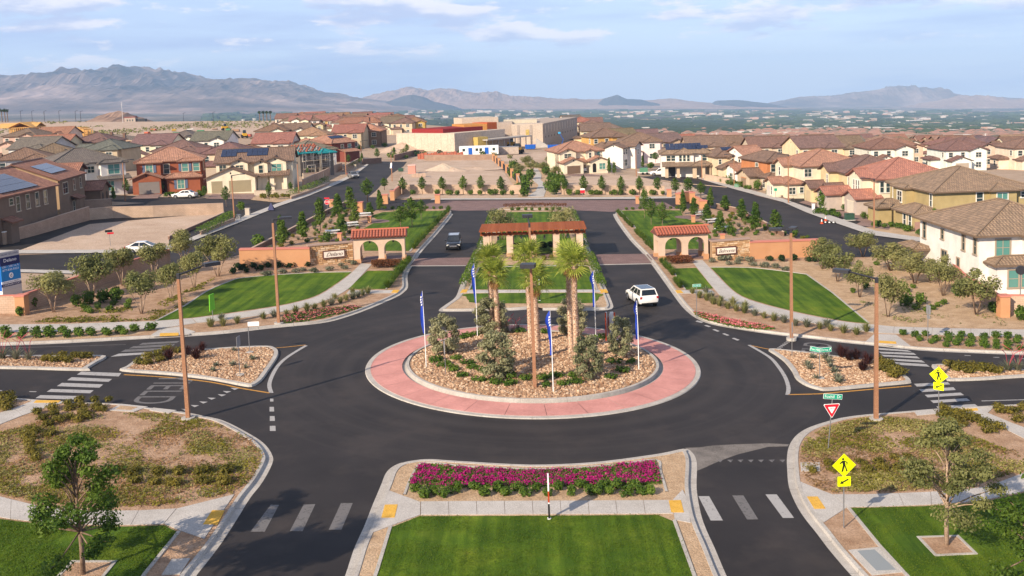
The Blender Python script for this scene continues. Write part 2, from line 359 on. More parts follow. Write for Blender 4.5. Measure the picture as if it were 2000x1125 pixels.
def _rock():
    t = rockm.node_tree; a = t.nodes.new('ShaderNodeAttribute'); a.attribute_name = 'tint'
    c = ramp(rockm, a.outputs['Fac'], [(0.0, (0.22, 0.12, 0.07)), (0.4, (0.38, 0.235, 0.145)), (0.75, (0.50, 0.345, 0.225)), (1.0, (0.60, 0.46, 0.33))]); setc(rockm, c); bump(rockm, nz(rockm, 9, 4), 0.5, 0.03)
_rock()
# ================================================================== terrain
def far_z(Y):                                    # the ground falls towards the valley, measured below the site plane
    tab = [(240, 0), (480, -10.8), (640, -18.3), (1000, -34), (1500, -49.5), (2500, -80.5), (4000, -112), (8000, -162), (12000, -197), (60000, -900)]
    if Y <= 240: return 0
    for (a, za), (b, zb) in zip(tab, tab[1:]):
        if Y <= b: return za + (zb - za) * (Y - a) / (b - a)
    return -900
def terr(X, Y):
    crest = 480 + 110 * max(0.0, min(1.0, (-X - 20) / 90))
    t = max(0.0, min(1.0, (Y - crest) / 260)); t = t * t * (3 - 2 * t); r = max(0.0, min(1.0, (X - 12) / 40))
    z = far_z(Y) * max(t, r)
    if Y > 520: z += 0.6 * mnoise.noise((X * 0.01, Y * 0.01, 0)) * min(6, (Y - 520) / 200)
    if X < -40 and 380 < Y < 700: z += 0.8 * max(0, mnoise.noise((X * 0.012, Y * 0.02, 3))) * min(1, (Y - 380) / 100)
    return z
def plane_pt(X, Y, z): return RM @ Vector((X, Y, z))
def grid(name, Ys, nx, half, zf, mats, dz=0.0, kind='structure', smooth=True):
    vs, fs = [], []
    for Y in Ys:
        hw = half(Y)
        for i in range(nx + 1):
            X = -hw + 2 * hw * i / nx; vs.append(tuple(plane_pt(X, Y, zf(X, Y) + dz)))
    for j in range(len(Ys) - 1):
        for i in range(nx):
            a = j * (nx + 1) + i; fs.append((a, a + 1, a + nx + 2, a + nx + 1))
    me = bpy.data.meshes.new(name); me.from_pydata(vs, [], fs); me.materials.append(mats)
    if smooth: me.polygons.foreach_set('use_smooth', [True] * len(fs))
    me.update(); o = mesh_obj(name, me); o['kind'] = kind; return o
grid('ground', [-80, 0, 60, 120, 180, 240, 270, 300, 330, 360, 380, 400, 430, 460, 480, 500, 520, 545, 570, 600, 640, 680, 720, 800], 110, lambda Y: 420 + max(0, Y) * 0.8, terr, sand)
valley_m = mat('valley_floor', rough=0.95, spec=0.05)
def _valley():
    m = valley_m
    a = nz(m, 0.0022, 6, 0.62, sc=(1, 0.35, 1)); f = nz(m, 0.02, 3, 0.7); s = nz(m, 0.05, 2, 0.8, sc=(1, 0.5, 1))
    c = ramp(m, a, [(0.36, (0.055, 0.06, 0.045)), (0.46, (0.11, 0.10, 0.075)), (0.55, (0.21, 0.165, 0.125)), (0.68, (0.33, 0.25, 0.19))])
    c = mixc_(m, 1.0, c, ramp(m, f, [(0.3, (0.6, 0.62, 0.6)), (0.7, (1.4, 1.36, 1.34))]), 'MULTIPLY')
    c = mixc_(m, MM(m, 'MULTIPLY', ramp(m, s, [(0.63, (0, 0, 0)), (0.68, (1, 1, 1))]), 0.6), c, (0.62, 0.55, 0.49)); setc(m, c)
_valley()
grid('valley_floor', [800, 900, 1000, 1150, 1300, 1500, 1750, 2000, 2400, 3000, 3600, 4200, 5000, 6000, 7000, 8500, 10000, 13000], 90, lambda Y: 420 + Y * 0.6, terr, valley_m, kind='structure')

# ================================================================== pavements, kerbs, beds
def profile_sweep(name, lines_h, mat_, parent):
    # lines_h: list of (polyline, height); builds a strip between consecutive rails
    mb = MB(); n = len(lines_h[0][0])
    for ln, h in lines_h: mb.v.extend([(p[0], p[1], gz(p[0]) + h) for p in ln])
    for k in range(len(lines_h) - 1):
        for i in range(n - 1):
            a = k * n + i; mb.f.append([a, a + 1, a + n + 1, a + n]); mb.m.append(0)
    return mb.obj(name, mat_, parent)
def cut(line, step):
    # cut a polyline into runs of about `step` metres, each keeping its inner points
    d = [0]
    for a, b in zip(line, line[1:]): d.append(d[-1] + hypot(b[0] - a[0], b[1] - a[1]))
    n = max(1, round(d[-1] / step)); runs = []
    def pt(t):
        for i in range(len(d) - 1):
            if t <= d[i + 1] + 1e-9:
                u = (t - d[i]) / max(1e-9, d[i + 1] - d[i]); return (i, u)
        return (len(d) - 2, 1.0)
    for k in range(n):
        t0, t1 = d[-1] * k / n + 0.008, d[-1] * (k + 1) / n - 0.008
        keys = [pt(t0)] + [(i, 0.0) for i in range(1, len(line) - 1) if t0 + 0.02 < d[i] < t1 - 0.02] + [pt(t1)]
        runs.append(keys)
    return runs
def ev(line, key):
    i, u = key; a, b = line[i], line[min(i + 1, len(line) - 1)]; return (a[0] + (b[0] - a[0]) * u, a[1] + (b[1] - a[1]) * u)
def kerb(line, sign, parent, sec=3.0, gutter=0.38, top=0.18, closed=False, h=0.155, mat_=None):
    if closed: line = line + [line[0]]
    rails = [(0, 0.012), (gutter, 0.014), (gutter + 0.04, h), (gutter + 0.04 + top, h + 0.006), (gutter + 0.06 + top, 0.10)]
    base = line[:-1] if closed else line
    offs = []
    for d, z in rails:
        o = offset(base, sign * d, closed)
        if closed: o = o + [o[0]]
        offs.append((o, z))
    for keys in cut(line, sec):
        profile_sweep('kerb_section', [([ev(o, k) for k in keys], z) for o, z in offs], mat_ or kerbc, parent)
def slabs(name, a, b, parent, n=None, step=1.55, h=0.16, mat_=None, gap=0.022):
    # paving slabs between two edge lines
    mat_ = mat_ or conc
    def ln(l): return sum(hypot(q[0] - p[0], q[1] - p[1]) for p, q in zip(l, l[1:]))
    n = n or max(1, round((ln(a) + ln(b)) / 2 / step))
    def par(l, t):
        T = ln(l) * t; s = 0
        for p, q in zip(l, l[1:]):
            d = hypot(q[0] - p[0], q[1] - p[1])
            if s + d >= T - 1e-9: u = (T - s) / max(d, 1e-9); return (p[0] + (q[0] - p[0]) * u, p[1] + (q[1] - p[1]) * u)
            s += d
        return l[-1]
    L_ = max(ln(a), ln(b)); g = gap / L_ / 2
    for k in range(n):
        t0, t1 = k / n + g, (k + 1) / n - g
        mids = [t0 + (t1 - t0) * j / 2 for j in range(3)] if L_ / n > 2.5 else [t0, t1]
        pa = [par(a, t) for t in mids]; pb = [par(b, t) for t in mids]
        mb = MB(); m = len(mids); dzz = random.uniform(-0.004, 0.004)
        for l in (pa, pb):
            mb.v.extend([(p[0], p[1], gz(p[0]) + h + dzz) for p in l]); mb.v.extend([(p[0], p[1], gz(p[0]) + h - 0.05) for p in l])
        for i in range(m - 1):
            mb.f.append([i, i + 1, 2 * m + i + 1, 2 * m + i]); mb.f.append([m + i, i + m + 1, i + 1, i]); mb.f.append([2 * m + i, 2 * m + i + 1, 3 * m + i + 1, 3 * m + i]); mb.m += [0, 0, 0]
        mb.f.append([0, 2 * m, 3 * m, m]); mb.f.append([m - 1, 2 * m - 1, 4 * m - 1, 3 * m - 1]); mb.m += [0, 0]
        mb.obj(name, mat_, parent)
def strip(name, line, w, h0, h1, mat_, parent):
    a = offset(line, w / 2); b = offset(line, -w / 2)
    return profile_sweep(name, [(a, h0), (a, h1), (b, h1), (b, h0)], mat_, parent)
def panel(name, px, parent, h=0.165, mat_=None, th=0.05): 
    poly = ccw(W(px)); mb = MB(); mb.prism(poly, h - th, h); mb.v = [(x, y, z + gz(x)) for x, y, z in mb.v]
    return mb.obj(name, mat_ or conc, parent)
road = sheet('road', [(-130, 22), (130, 22), (130, 112), (60, 185), (-60, 185), (-130, 112)], 0.004, asphalt, kind='structure')
def block(name, edge_px, rest_px, mat_, sm=4, sec=3.0, sign=None, gutter=0.38, h=0.13):
    edge = smooth_line(W(edge_px), sm); rest = W(rest_px)
    poly = edge + rest; s = 1 if area(poly) > 0 else -1
    inner = offset(edge, s * (gutter + 0.1)) + rest
    o = sheet(name, inner, h, mat_, kind='structure'); kerb(edge, s, o, sec, gutter); return o
# ---- front left block
blkA = block('verge', [(-160, 780), (0, 777), (75, 781), (140, 785), (237, 789), (290, 796), (360, 805), (400, 813), (437, 822), (481, 844), (515, 866), (532, 890), (531, 908), (512, 943), (488, 974), (462, 1016), (432, 1062), (405, 1098), (380, 1130), (350, 1185)], [(-160, 1185)], gravel)
slabs('paving_slab', W([(-60, 860), (0, 833), (62, 809), (100, 797)])[::1], W([(-60, 830), (0, 811), (36, 799), (62, 788)]), blkA)
panel('ramp_slab', [(60, 790), (100, 798), (125, 791), (90, 786), (64, 786)], blkA, 0.166)
slabs('paving_slab', smooth_line(W([(-70, 957), (0, 975), (62, 991), (100, 997), (170, 1002), (237, 1004), (345, 999)]), 3), smooth_line(W([(-70, 1000), (0, 1016), (82, 1026), (150, 1030), (212, 1031), (260, 1031), (320, 1029)]), 3), blkA)
panel('ramp_slab', [(346, 999), (458, 971), (430, 1012), (399, 1058), (352, 1042), (321, 1029)], blkA, 0.158)
panel('tactile_plate', [(415, 1003), (439, 1003), (425, 1030.5), (397, 1030.5)], blkA, 0.172, tactile)
panel('tactile_plate', [(66, 791.5), (114, 791.5), (119, 787), (71, 786.5)], blkA, 0.176, tactile)
sheet('lawn', smooth_line(W([(-70, 1004), (0, 1019), (82, 1029), (150, 1033), (212, 1034), (260, 1034), (320, 1032)]), 3) + W([(347, 1045), (283, 1125), (240, 1185), (-70, 1185)]), 0.15, lawn, blkA)
strip('edging_strip', W([(350, 1044), (285, 1125), (242, 1185)]), 0.16, 0.1, 0.185, kerbc, blkA)
panel('utility_lid', [(336, 1099), (372, 1097), (352, 1128), (316, 1130)], blkA, 0.17)
panel('utility_lid', [(237, 793.5), (289, 799), (262, 809), (213, 806)], blkA, 0.17); panel('utility_lid_inner', [(236, 797), (270, 800), (256, 806), (226, 804)], blkA, 0.178, gravel_tan)
panel('utility_lid', [(300, 801), (345, 806), (330, 812), (292, 806)], blkA, 0.17)
def tree_well(px, name='tree_well', parent=None):
    q = ccw(W(px)); cx = sum(p[0] for p in q) / 4; cy = sum(p[1] for p in q) / 4
    inn = [(cx + (p[0] - cx) * 0.86, cy + (p[1] - cy) * 0.86) for p in q]; mb = MB()
    for i in range(4):
        j = (i + 1) % 4; a, b, c, d = q[i], q[j], inn[j], inn[i]
        for h in (0.185,): mb.face([(p[0], p[1], gz(p[0]) + h) for p in (a, b, c, d)])
        mb.face([(a[0], a[1], gz(a[0]) + .1), (b[0], b[1], gz(b[0]) + .1), (b[0], b[1], gz(b[0]) + .185), (a[0], a[1], gz(a[0]) + .185)])
        mb.face([(c[0], c[1], gz(c[0]) + .1), (d[0], d[1], gz(d[0]) + .1), (d[0], d[1], gz(d[0]) + .185), (c[0], c[1], gz(c[0]) + .185)])
    o = mb.obj('edging_frame', kerbc, parent); sheet('gravel_fill', inn, 0.162, gravel, parent); return o
tree_well([(140, 1102), (230, 1102), (186, 1156), (90, 1156)], parent=blkA)
# ---- front middle median
blkB = block('median', [(650, 1185), (674, 1125), (692, 1071), (711, 1029), (727.6, 987), (744, 948), (753.5, 925), (766.5, 912), (789, 903), (834, 897), (886, 900), (1000, 906.6), (1062, 907.6), (1130, 905), (1192, 899.5), (1286, 886.5), (1335, 877), (1352, 884), (1361, 905), (1360.6, 954.6), (1368.7, 1003), (1380, 1036), (1396, 1071), (1419, 1125), (1448, 1185)], [], gravel_tan)
strip('edging_strip', smooth_line(W([(790, 972), (800, 945), (812, 922), (822, 910.5), (845, 908.5), (900, 915), (1000, 920), (1062, 921), (1130, 918), (1200, 912.5), (1281, 903.5), (1290, 925), (1302, 966)]), 4), 0.13, 0.1, 0.175, kerbc, blkB)
slabs('paving_slab', W([(822, 985), (1311, 982.5)]), W([(822, 1011), (1315, 1008.5)]), blkB, n=9)
panel('ramp_slab', [(759, 963), (821, 986), (821, 1011), (728, 1046), (735, 1025)], blkB, 0.158); panel('ramp_slab', [(1313, 983), (1333, 962), (1345, 985), (1349, 1027), (1318, 1021), (1316, 1009)], blkB, 0.158)
panel('tactile_plate', [(752, 992), (777, 991.5), (771, 1017), (745, 1017.5)], blkB, 0.172, tactile); panel('tactile_plate', [(1306, 983.5), (1330, 983), (1336, 1007), (1311, 1007)], blkB, 0.172, tactile)
sheet('lawn', W([(819, 1014), (1050, 1013), (1285, 1011.5), (1316, 1024), (1352, 1125), (1373, 1185), (715, 1185), (737, 1125), (764, 1036)]), 0.15, lawn, blkB)
strip('edging_strip', W([(763, 1034), (735.5, 1125), (713, 1185)]), 0.16, 0.1, 0.185, kerbc, blkB); strip('edging_strip', W([(1317, 1022), (1354, 1125), (1376, 1185)]), 0.16, 0.1, 0.185, kerbc, blkB)
# ---- front right block
blkC = block('verge', [(1740, 1190), (1690, 1152), (1662, 1124), (1620, 1075), (1595, 1042), (1575, 1017), (1560, 995), (1547.5, 970), (1540, 947), (1537.5, 918), (1537, 895), (1541, 872), (1553, 853), (1572, 839), (1600, 828), (1640, 817), (1680, 811), (1725, 807), (1775, 803), (1835, 798), (1925, 793), (2000, 789), (2160, 780)], [(2160, 1190)], gravel)
slabs('paving_slab', W([(1626, 971), (1705, 971), (1795, 967), (1860, 965), (1922, 958), (2000, 929), (2100, 890)]), W([(1656, 996), (1720, 995), (1797, 992), (1860, 989), (1925, 982), (2000, 965), (2100, 935)]), blkC)
panel('ramp_slab', [(1563, 946), (1587, 956), (1625, 971), (1655, 996), (1609, 1026), (1590, 1008), (1572, 976)], blkC, 0.158)
panel('tactile_plate', [(1576, 976), (1597, 976), (1612.5, 999.5), (1590.5, 1000)], blkC, 0.172, tactile)
sheet('lawn', W([(1660, 998), (1797, 994.5), (1860, 992), (1925, 985), (2000, 968), (2100, 938), (2100, 1185), (1826, 1185), (1766, 1122)]), 0.15, lawn, blkC)
strip('edging_strip', W([(1657, 997), (1716, 1070), (1765, 1124), (1824, 1185)]), 0.16, 0.1, 0.185, kerbc, blkC)
tree_well([(1790, 1054.5), (1872, 1052), (1910, 1089), (1826, 1093)], parent=blkC)
panel('utility_lid', [(1657, 1081), (1716, 1075), (1762, 1124), (1703, 1130)], blkC, 0.168); panel('utility_lid_inner', [(1674, 1083), (1708, 1080), (1750, 1120), (1712, 1122)], blkC, 0.176, mat('lid_grey', (0.25, 0.27, 0.28), 0.6))
slabs('paving_slab', W([(1929, 811), (1965, 826), (2000, 840), (2090, 872)]), W([(1890, 812), (1930, 828), (1962, 842), (2000, 861), ]), blkC); panel('ramp_slab', [(1853, 805), (1942, 799), (1928, 812), (1891, 813)], blkC, 0.164)
panel('tactile_plate', [(1868, 805), (1908, 802), (1911, 806.5), (1877, 809.5)], blkC, 0.174, tactile)
panel('utility_lid', [(1785, 808), (1829, 805), (1828, 813), (1791, 816)], blkC, 0.17); panel('utility_lid', [(1563, 909), (1601, 909), (1602, 925), (1565, 926)], blkC, 0.17)
# ---- roundabout island
IC = (-0.1, 72.0)
def ring(r, n=112, a0=0.0): return [(IC[0] + r * cos(a0 + 2 * pi * k / n), IC[1] + r * sin(a0 + 2 * pi * k / n)) for k in range(n)]
apron = sheet('truck_apron', ring(12.2), 0.03, kerbc, kind='structure')
kerb(ring(12.35), 1, apron, 3.2, 0.0, 0.34, True, 0.075)
NS = 28
for k in range(NS):
    a0, a1 = 2 * pi * (k + 0.35) / NS + 0.0012, 2 * pi * (k + 1.35) / NS - 0.0012; mb = MB(); m = 5
    for r, h in ((11.98, 0.085), (9.66, 0.16)):
        mb.v.extend([(IC[0] + r * cos(a0 + (a1 - a0) * i / (m - 1)), IC[1] + r * sin(a0 + (a1 - a0) * i / (m - 1)), h) for i in range(m)])
    for i in range(m - 1): mb.f.append([i, i + 1, m + i + 1, m + i]); mb.m.append(0)
    mb.v = [(x, y, z + gz(x)) for x, y, z in mb.v]; mb.obj('apron_section', apron_m, apron)
kerb(ring(9.68), 1, apron, 3.2, 0.30, 0.20, True, 0.33)
def mound(x, y): return 0.27 + 0.42 * max(0, 1 - (hypot(x - IC[0], y - IC[1]) / 9.1) ** 2)
mb = MB()
for j, r in enumerate((9.12, 8, 6.5, 5, 3.2, 1.5)): mb.v.extend([(p[0], p[1], gz(p[0]) + mound(*p)) for p in ring(r, 48)])
for j in range(5):
    for i in range(48): a = j * 48 + i; b = j * 48 + (i + 1) % 48; mb.f.append([a, b, b + 48, a + 48]); mb.m.append(0)
mb.f.append([5 * 48 + i for i in range(48)]); mb.m.append(0)
isl = mb.obj('island_bed', gravel, smooth=True); isl['kind'] = 'structure'
# ---- splitter islands
def closed_island(name, px, mat_, sm=3):
    edge = ccw(smooth_line(W(px), sm, True)); o = sheet(name, offset(edge, 0.2, True), 0.135, mat_, kind='structure'); kerb(edge, 1, o, 3.0, 0.0, 0.30, True, 0.16); return o, edge
sp_w, sp_w_e = closed_island('traffic_island', [(239, 726), (246, 719), (275, 701), (312, 692), (375, 687), (450, 681), (520, 678.5), (537, 682), (544, 689), (541, 702), (525, 726), (510, 746), (492, 756), (470, 754), (440, 748), (400, 741), (330, 733)], gravel)
sp_ww, sp_ww_e = closed_island('traffic_island', [(-170, 724), (0, 721), (162, 725), (172, 721), (190, 710), (205, 702), (198, 697), (100, 697), (0, 697), (-170, 699)], gravel)
sp_e, sp_e_e = closed_island('traffic_island', [(1501, 686), (1507, 684), (1525, 685), (1582, 691), (1640, 699), (1715, 706), (1737, 714), (1770, 737), (1779, 746), (1773, 750), (1707, 756), (1620, 764), (1598, 762), (1575, 755), (1555, 742), (1547, 727), (1532, 708), (1515, 695)], gravel)
sp_ee, sp_ee_e = closed_island('traffic_island', [(1820, 718), (1826, 715), (1850, 715), (1957, 722), (2000, 725), (2180, 734), (2180, 731), (2000, 738), (1925, 743), (1857, 745), (1846, 740)], gravel)
# ---- far median
blkF = block('median', [(1046, 603), (1000, 607), (930, 608.5), (870, 609), (857, 606), (872, 594), (890, 580), (900, 555), (918, 515), (935, 480), (950, 440), (962, 414), (985, 405), (1045, 403), (1108, 405), (1124, 414), (1132, 432), (1150, 480), (1170, 532), (1185, 565), (1196, 592), (1197, 601), (1185, 606), (1120, 607), (1060, 607)], [], gravel_tan, 3)
sheet('lawn', W([(936, 524), (960, 520), (1120, 519), (1150, 524), (1163, 568), (919, 568)]), 0.15, lawn, blkF)
sheet('lawn', smooth_line(W([(917, 576), (1160, 574.5), (1170, 583), (1163, 592), (1140, 595), (940, 595), (916, 590), (911, 582)]), 2, True), 0.15, lawn, blkF)
sheet('lawn', W([(962, 498), (975, 460), (990, 416), (1100, 415), (1112, 460), (1125, 498)]), 0.15, lawn, blkF)
slabs('paving_slab', W([(904, 569.5), (1186, 568.5)]), W([(900, 575), (1188, 573)]), blkF, n=12)
panel('tactile_plate', [(903, 568.5), (914, 568.5), (911, 574.5), (899, 575)], blkF, 0.175, tactile); panel('tactile_plate', [(1171, 568.5), (1184, 568), (1188, 574), (1174, 574.5)], blkF, 0.175, tactile)
sheet('paver_terrace', W([(945, 508), (955, 494), (1135, 491), (1142, 505)]), 0.146, paver_m, blkF)
strip('edging_strip', W([(932, 524), (1152, 521)]), 0.2, 0.1, 0.2, kerbc, blkF)
strip('edging_strip', W([(985, 411), (1105, 410)]), 0.25, 0.1, 0.22, kerbc, blkF)
strip('edging_strip', W([(916, 569), (937, 522)]), 0.15, 0.1, 0.18, kerbc, blkF); strip('edging_strip', W([(1166, 568), (1152, 522)]), 0.15, 0.1, 0.18, kerbc, blkF)
# ---- left gateway block
blkD = block('verge', [(-170, 682), (0, 676), (125, 671), (250, 664), (375, 657), (450, 651), (525, 642), (625, 632), (675, 620), (725, 602), (775, 580), (790, 570), (797, 560), (796, 540), (802, 525), (815, 505), (825, 490), (856, 455), (884, 420), (884, 412), (872, 409)], [(800, 410), (740, 412), (690, 409), (640, 418), (560, 460), (470, 500), (330, 525), (150, 548), (60, 590), (-170, 600)], gravel)
slabs('paving_slab', W([(-100, 637), (0, 637), (125, 636), (250, 632), (302, 630.5), (375, 625)]), W([(-100, 653), (0, 652), (125, 651), (225, 647), (312, 645), (384, 634)]), blkD)
slabs('paving_slab', smooth_line(W([(376, 624.8), (450, 615.5), (540, 602), (590, 591), (625, 579), (662, 555), (685, 537), (705, 517)]), 3), smooth_line(W([(385, 633.8), (450, 627), (540, 614), (590, 603.5), (625, 594), (675, 571), (700, 547), (727, 518)]), 3), blkD)
slabs('paving_slab', W([(682, 569.8), (782, 569.5)]), W([(676, 577), (773, 575)]), blkD); panel('tactile_plate', [(768, 569.5), (781, 569.5), (776, 575), (764, 575)], blkD, 0.175, tactile)
panel('ramp_slab', [(296, 657), (313, 646), (350, 641), (382, 651), (370, 656), (300, 660)], blkD, 0.157); panel('tactile_plate', [(313, 654.5), (349, 653.5), (349, 658), (312, 659.5)], blkD, 0.172, tactile)
lawnD = smooth_line(W([(306, 629.5), (362, 600), (405, 572), (450, 552), (475, 545.5), (550, 539), (625, 535)]), 3) + W([(687, 534)]) + smooth_line(W([(684, 536), (660, 554), (624, 577), (588, 589.5), (540, 600), (450, 613.5), (375, 623.5)]), 3)
sheet('lawn', lawnD, 0.15, lawn, blkD); strip('edging_strip', smooth_line(W([(304, 630), (362, 599.5), (404, 571.5), (450, 551.5), (475, 545), (550, 538.5), (625, 534.5), (686, 533.5)]), 3), 0.16, 0.1, 0.185, kerbc, blkD)
sheet('lawn', W([(680, 567.5), (717, 531.5), (772, 531), (752, 567)]), 0.15, lawn, blkD); strip('edging_strip', W([(754, 568), (775, 531)]), 0.14, 0.1, 0.18, kerbc, blkD)
sheet('lawn', W([(705, 451), (740, 432), (724, 423), (748, 416), (866, 413), (848, 434), (799, 492), (712, 492)]), 0.15, lawn, blkD); strip('edging_strip', W([(868, 413), (850, 434), (800, 494)]), 0.2, 0.1, 0.185, kerbc, blkD)
sheet('paver_terrace', W([(700, 516), (797, 513), (812, 500), (716, 503)]), 0.147, paver_m, blkD)
sheet('groundcover_soil', W([(-170, 657), (0, 655), (225, 650), (290, 652), (230, 661), (0, 672), (-170, 678)]), 0.136, gravel_tan, blkD)
# ---- right gateway block
blkE = block('verge', [(1226, 410), (1202, 414), (1199, 424), (1227, 465), (1255, 495), (1275, 520), (1300, 555), (1325, 590), (1340, 607), (1360, 622), (1390, 634), (1450, 645), (1512, 654), (1575, 661), (1650, 670), (1700, 675), (1800, 685), (1900, 690), (2000, 694), (2170, 701)], [(2170, 560), (1990, 570), (1830, 502), (1640, 505), (1560, 470), (1500, 440), (1440, 418), (1390, 409)], gravel)
sheet('sand_bed', W([(1355, 512), (1600, 512), (1650, 515), (1700, 505), (1830, 505), (1990, 575), (2160, 570), (2160, 648), (2000, 645), (1750, 641), (1700, 636), (1625, 574), (1577, 537), (1462, 524), (1388, 524)]), 0.134, gravel_tan, blkE)
slabs('paving_slab', smooth_line(W([(1372, 510), (1400, 540), (1425, 565), (1450, 583), (1500, 600), (1575, 618), (1650, 632), (1708, 637.5)]), 3), smooth_line(W([(1350, 511), (1372, 538), (1396, 568), (1425, 595), (1500, 617), (1575, 632), (1640, 643), (1706, 653)]), 3), blkE)
slabs('paving_slab', W([(1709, 637.8), (1750, 641.5), (1880, 645), (2000, 647), (2120, 649)]), W([(1707, 653.2), (1750, 655), (1880, 659), (2000, 661), (2120, 663)]), blkE)
slabs('paving_slab', W([(1320, 570), (1390, 569)]), W([(1326, 576), (1397, 576)]), blkE); panel('tactile_plate', [(1319, 570), (1330, 570), (1335, 575.5), (1323, 576)], blkE, 0.175, tactile)
panel('ramp_slab', [(1690, 671), (1708, 655.5), (1750, 657), (1778, 679), (1740, 678)], blkE, 0.157); panel('tactile_plate', [(1717, 669), (1750, 671), (1751, 675.5), (1716, 673.5)], blkE, 0.172, tactile)
lawnE = smooth_line(W([(1388, 525), (1462, 525.5), (1525, 532), (1574, 538.5)]), 3) + W([(1625, 575), (1696, 635)]) + smooth_line(W([(1692, 634.5), (1650, 630), (1575, 616), (1500, 598), (1450, 581), (1425, 563), (1404, 541)]), 3)
sheet('lawn', lawnE, 0.15, lawn, blkE); strip('edging_strip', smooth_line(W([(1386, 524.5), (1462, 525), (1525, 531.5), (1575, 538)]), 3) + W([(1626, 574.5), (1698, 635)]), 0.16, 0.1, 0.185, kerbc, blkE)
sheet('lawn', W([(1311, 527), (1360, 525.5), (1393, 566), (1341, 568.5)]), 0.15, lawn, blkE); strip('edging_strip', W([(1339, 569), (1303, 514)]), 0.14, 0.1, 0.18, kerbc, blkE)
sheet('lawn', W([(1213, 413), (1330, 412.5), (1334, 425), (1336, 428), (1374, 438), (1381, 455), (1389, 464), (1390, 488), (1281, 489)]), 0.15, lawn, blkE); strip('edging_strip', W([(1211, 413), (1279, 490)]), 0.2, 0.1, 0.185, kerbc, blkE)
sheet('paver_terrace', W([(1272, 510), (1384, 507), (1372, 496), (1262, 499)]), 0.147, paver_m, blkE)
# ---- roads beyond
def far_road(name, px, h=0.01, m=None): return sheet(name, W(px), h, m or asphalt, kind='structure')
far_road('side_street', [(-150, 497), (250, 494), (330, 486), (345, 484), (460, 437), (545, 402), (600, 383), (660, 358), (690, 343), (718, 322), (690, 318), (690, 314), (795, 316), (788, 325), (764, 340), (735, 372), (712, 392), (640, 420), (560, 462), (480, 505), (430, 530), (300, 535), (145, 530), (-150, 523)])
far_road('side_street', [(140, 372), (225, 381), (340, 386), (470, 390), (560, 396), (600, 388), (545, 408), (455, 403), (330, 398), (225, 394), (140, 390)], 0.014)
far_road('side_street', [(1240, 348), (1250, 345), (1300, 342), (1380, 346), (1440, 358), (1460, 375), (1530, 393), (1575, 412), (1630, 432), (1700, 456), (1812, 471), (1990, 500), (1860, 500), (1800, 499), (1702, 502), (1650, 500), (1600, 470), (1540, 452), (1475, 420), (1430, 402), (1375, 378), (1345, 360), (1290, 353), (1240, 352)])
far_road('plaza_road', [(690, 409), (712, 392), (760, 388), (760, 392), (870, 391), (1240, 390), (1330, 388), (1400, 392), (1420, 402), (1380, 411), (1226, 412), (1200, 418), (1130, 430), (960, 430), (884, 418), (872, 411), (800, 410)], 0.018)
plz = far_road('paver_crossing', [(808, 409.5), (838, 397), (880, 392), (1235, 391), (1300, 396), (1325, 409), (1226, 410.5), (1195, 414), (1125, 411), (1105, 404.3), (1045, 402), (985, 404.3), (960, 411), (890, 412), (872, 408.5)], 0.024, paver_m)
far_road('paver_crossing', [(812, 505), (921, 503), (913, 518), (801, 520)], 0.016, paver_m); far_road('paver_crossing', [(1164, 497), (1258, 496), (1273, 514), (1171, 517)], 0.016, paver_m)
far_road('gutter', [(803, 519), (913, 518.5), (912.5, 519.8), (802, 520.4)], 0.02, kerbc); far_road('gutter', [(1171, 516.5), (1274, 514.5), (1275, 516), (1171.5, 518)], 0.02, kerbc)
# light wearing on the entry of the near lane
far_road('concrete_apron', [(1338, 875), (1352, 884), (1361, 905), (1361, 920), (1380, 912), (1402, 902), (1440, 888), (1500, 873), (1538, 872), (1541, 868), (1500, 866), (1440, 868), (1395, 870), (1367, 874)], 0.009, ground_mat('dusty_asphalt', [(0.3, (0.10, 0.09, 0.085)), (0.6, (0.20, 0.18, 0.165)), (0.8, (0.27, 0.245, 0.225))], 0.5, 16, 0.005))
# raised plots and pavements by the far streets
def plot(name, px, h, m, parent=None): return sheet(name, W(px), h, m, parent, kind=None if parent else 'structure')
plot('empty_lot', [(-150, 492), (0, 492), (230, 491), (330, 480), (330, 462), (438, 420), (438, 415), (175, 438), (10, 500), (-150, 560)], 0.03, lot)
plot('footpath', [(-150, 497.5), (-150, 490), (250, 489), (320, 482), (345, 477), (348, 484), (330, 487.5), (250, 495)], 0.10, conc)
plot('footpath', [(345, 484), (341, 478), (455, 432), (540, 399), (596, 380), (655, 356), (688, 341), (716, 321), (720, 322), (692, 344), (662, 359), (602, 384), (547, 403), (462, 438)], 0.11, conc)
plot('footpath', [(-150, 523), (145, 530), (160, 533), (140, 536), (-150, 528)], 0.10, conc)
plot('bare_plot', [(-150, 529), (140, 537), (160, 534), (300, 536), (290, 545), (150, 550), (60, 592), (-150, 600)], 0.06, sand)
plot('empty_lot', [(760, 388), (770, 368), (790, 330), (806, 318), (965, 310), (1010, 372), (1012, 388)], 0.05, lot)
plot('empty_lot', [(1075, 382), (1096, 352), (1130, 337), (1190, 337), (1245, 345), (1300, 356), (1350, 368), (1345, 386)], 0.05, lot)
plot('footpath', [(845, 388.5), (1255, 385), (1330, 384), (1330, 387.5), (1240, 389.5), (870, 390.7), (840, 391.5)], 0.09, conc)
plot('planting_strip', [(760, 389), (1330, 382), (1330, 385), (1255, 385.5), (845, 389), (800, 391)], 0.07, gravel_tan)
plot('footpath', [(1360, 346), (1365, 350), (1440, 372), (1530, 396), (1575, 416), (1630, 436), (1700, 460), (1812, 475), (1990, 503), (1990, 497), (1830, 470), (1710, 452), (1640, 428), (1580, 407), (1530, 389), (1460, 370), (1400, 352)], 0.11, conc)
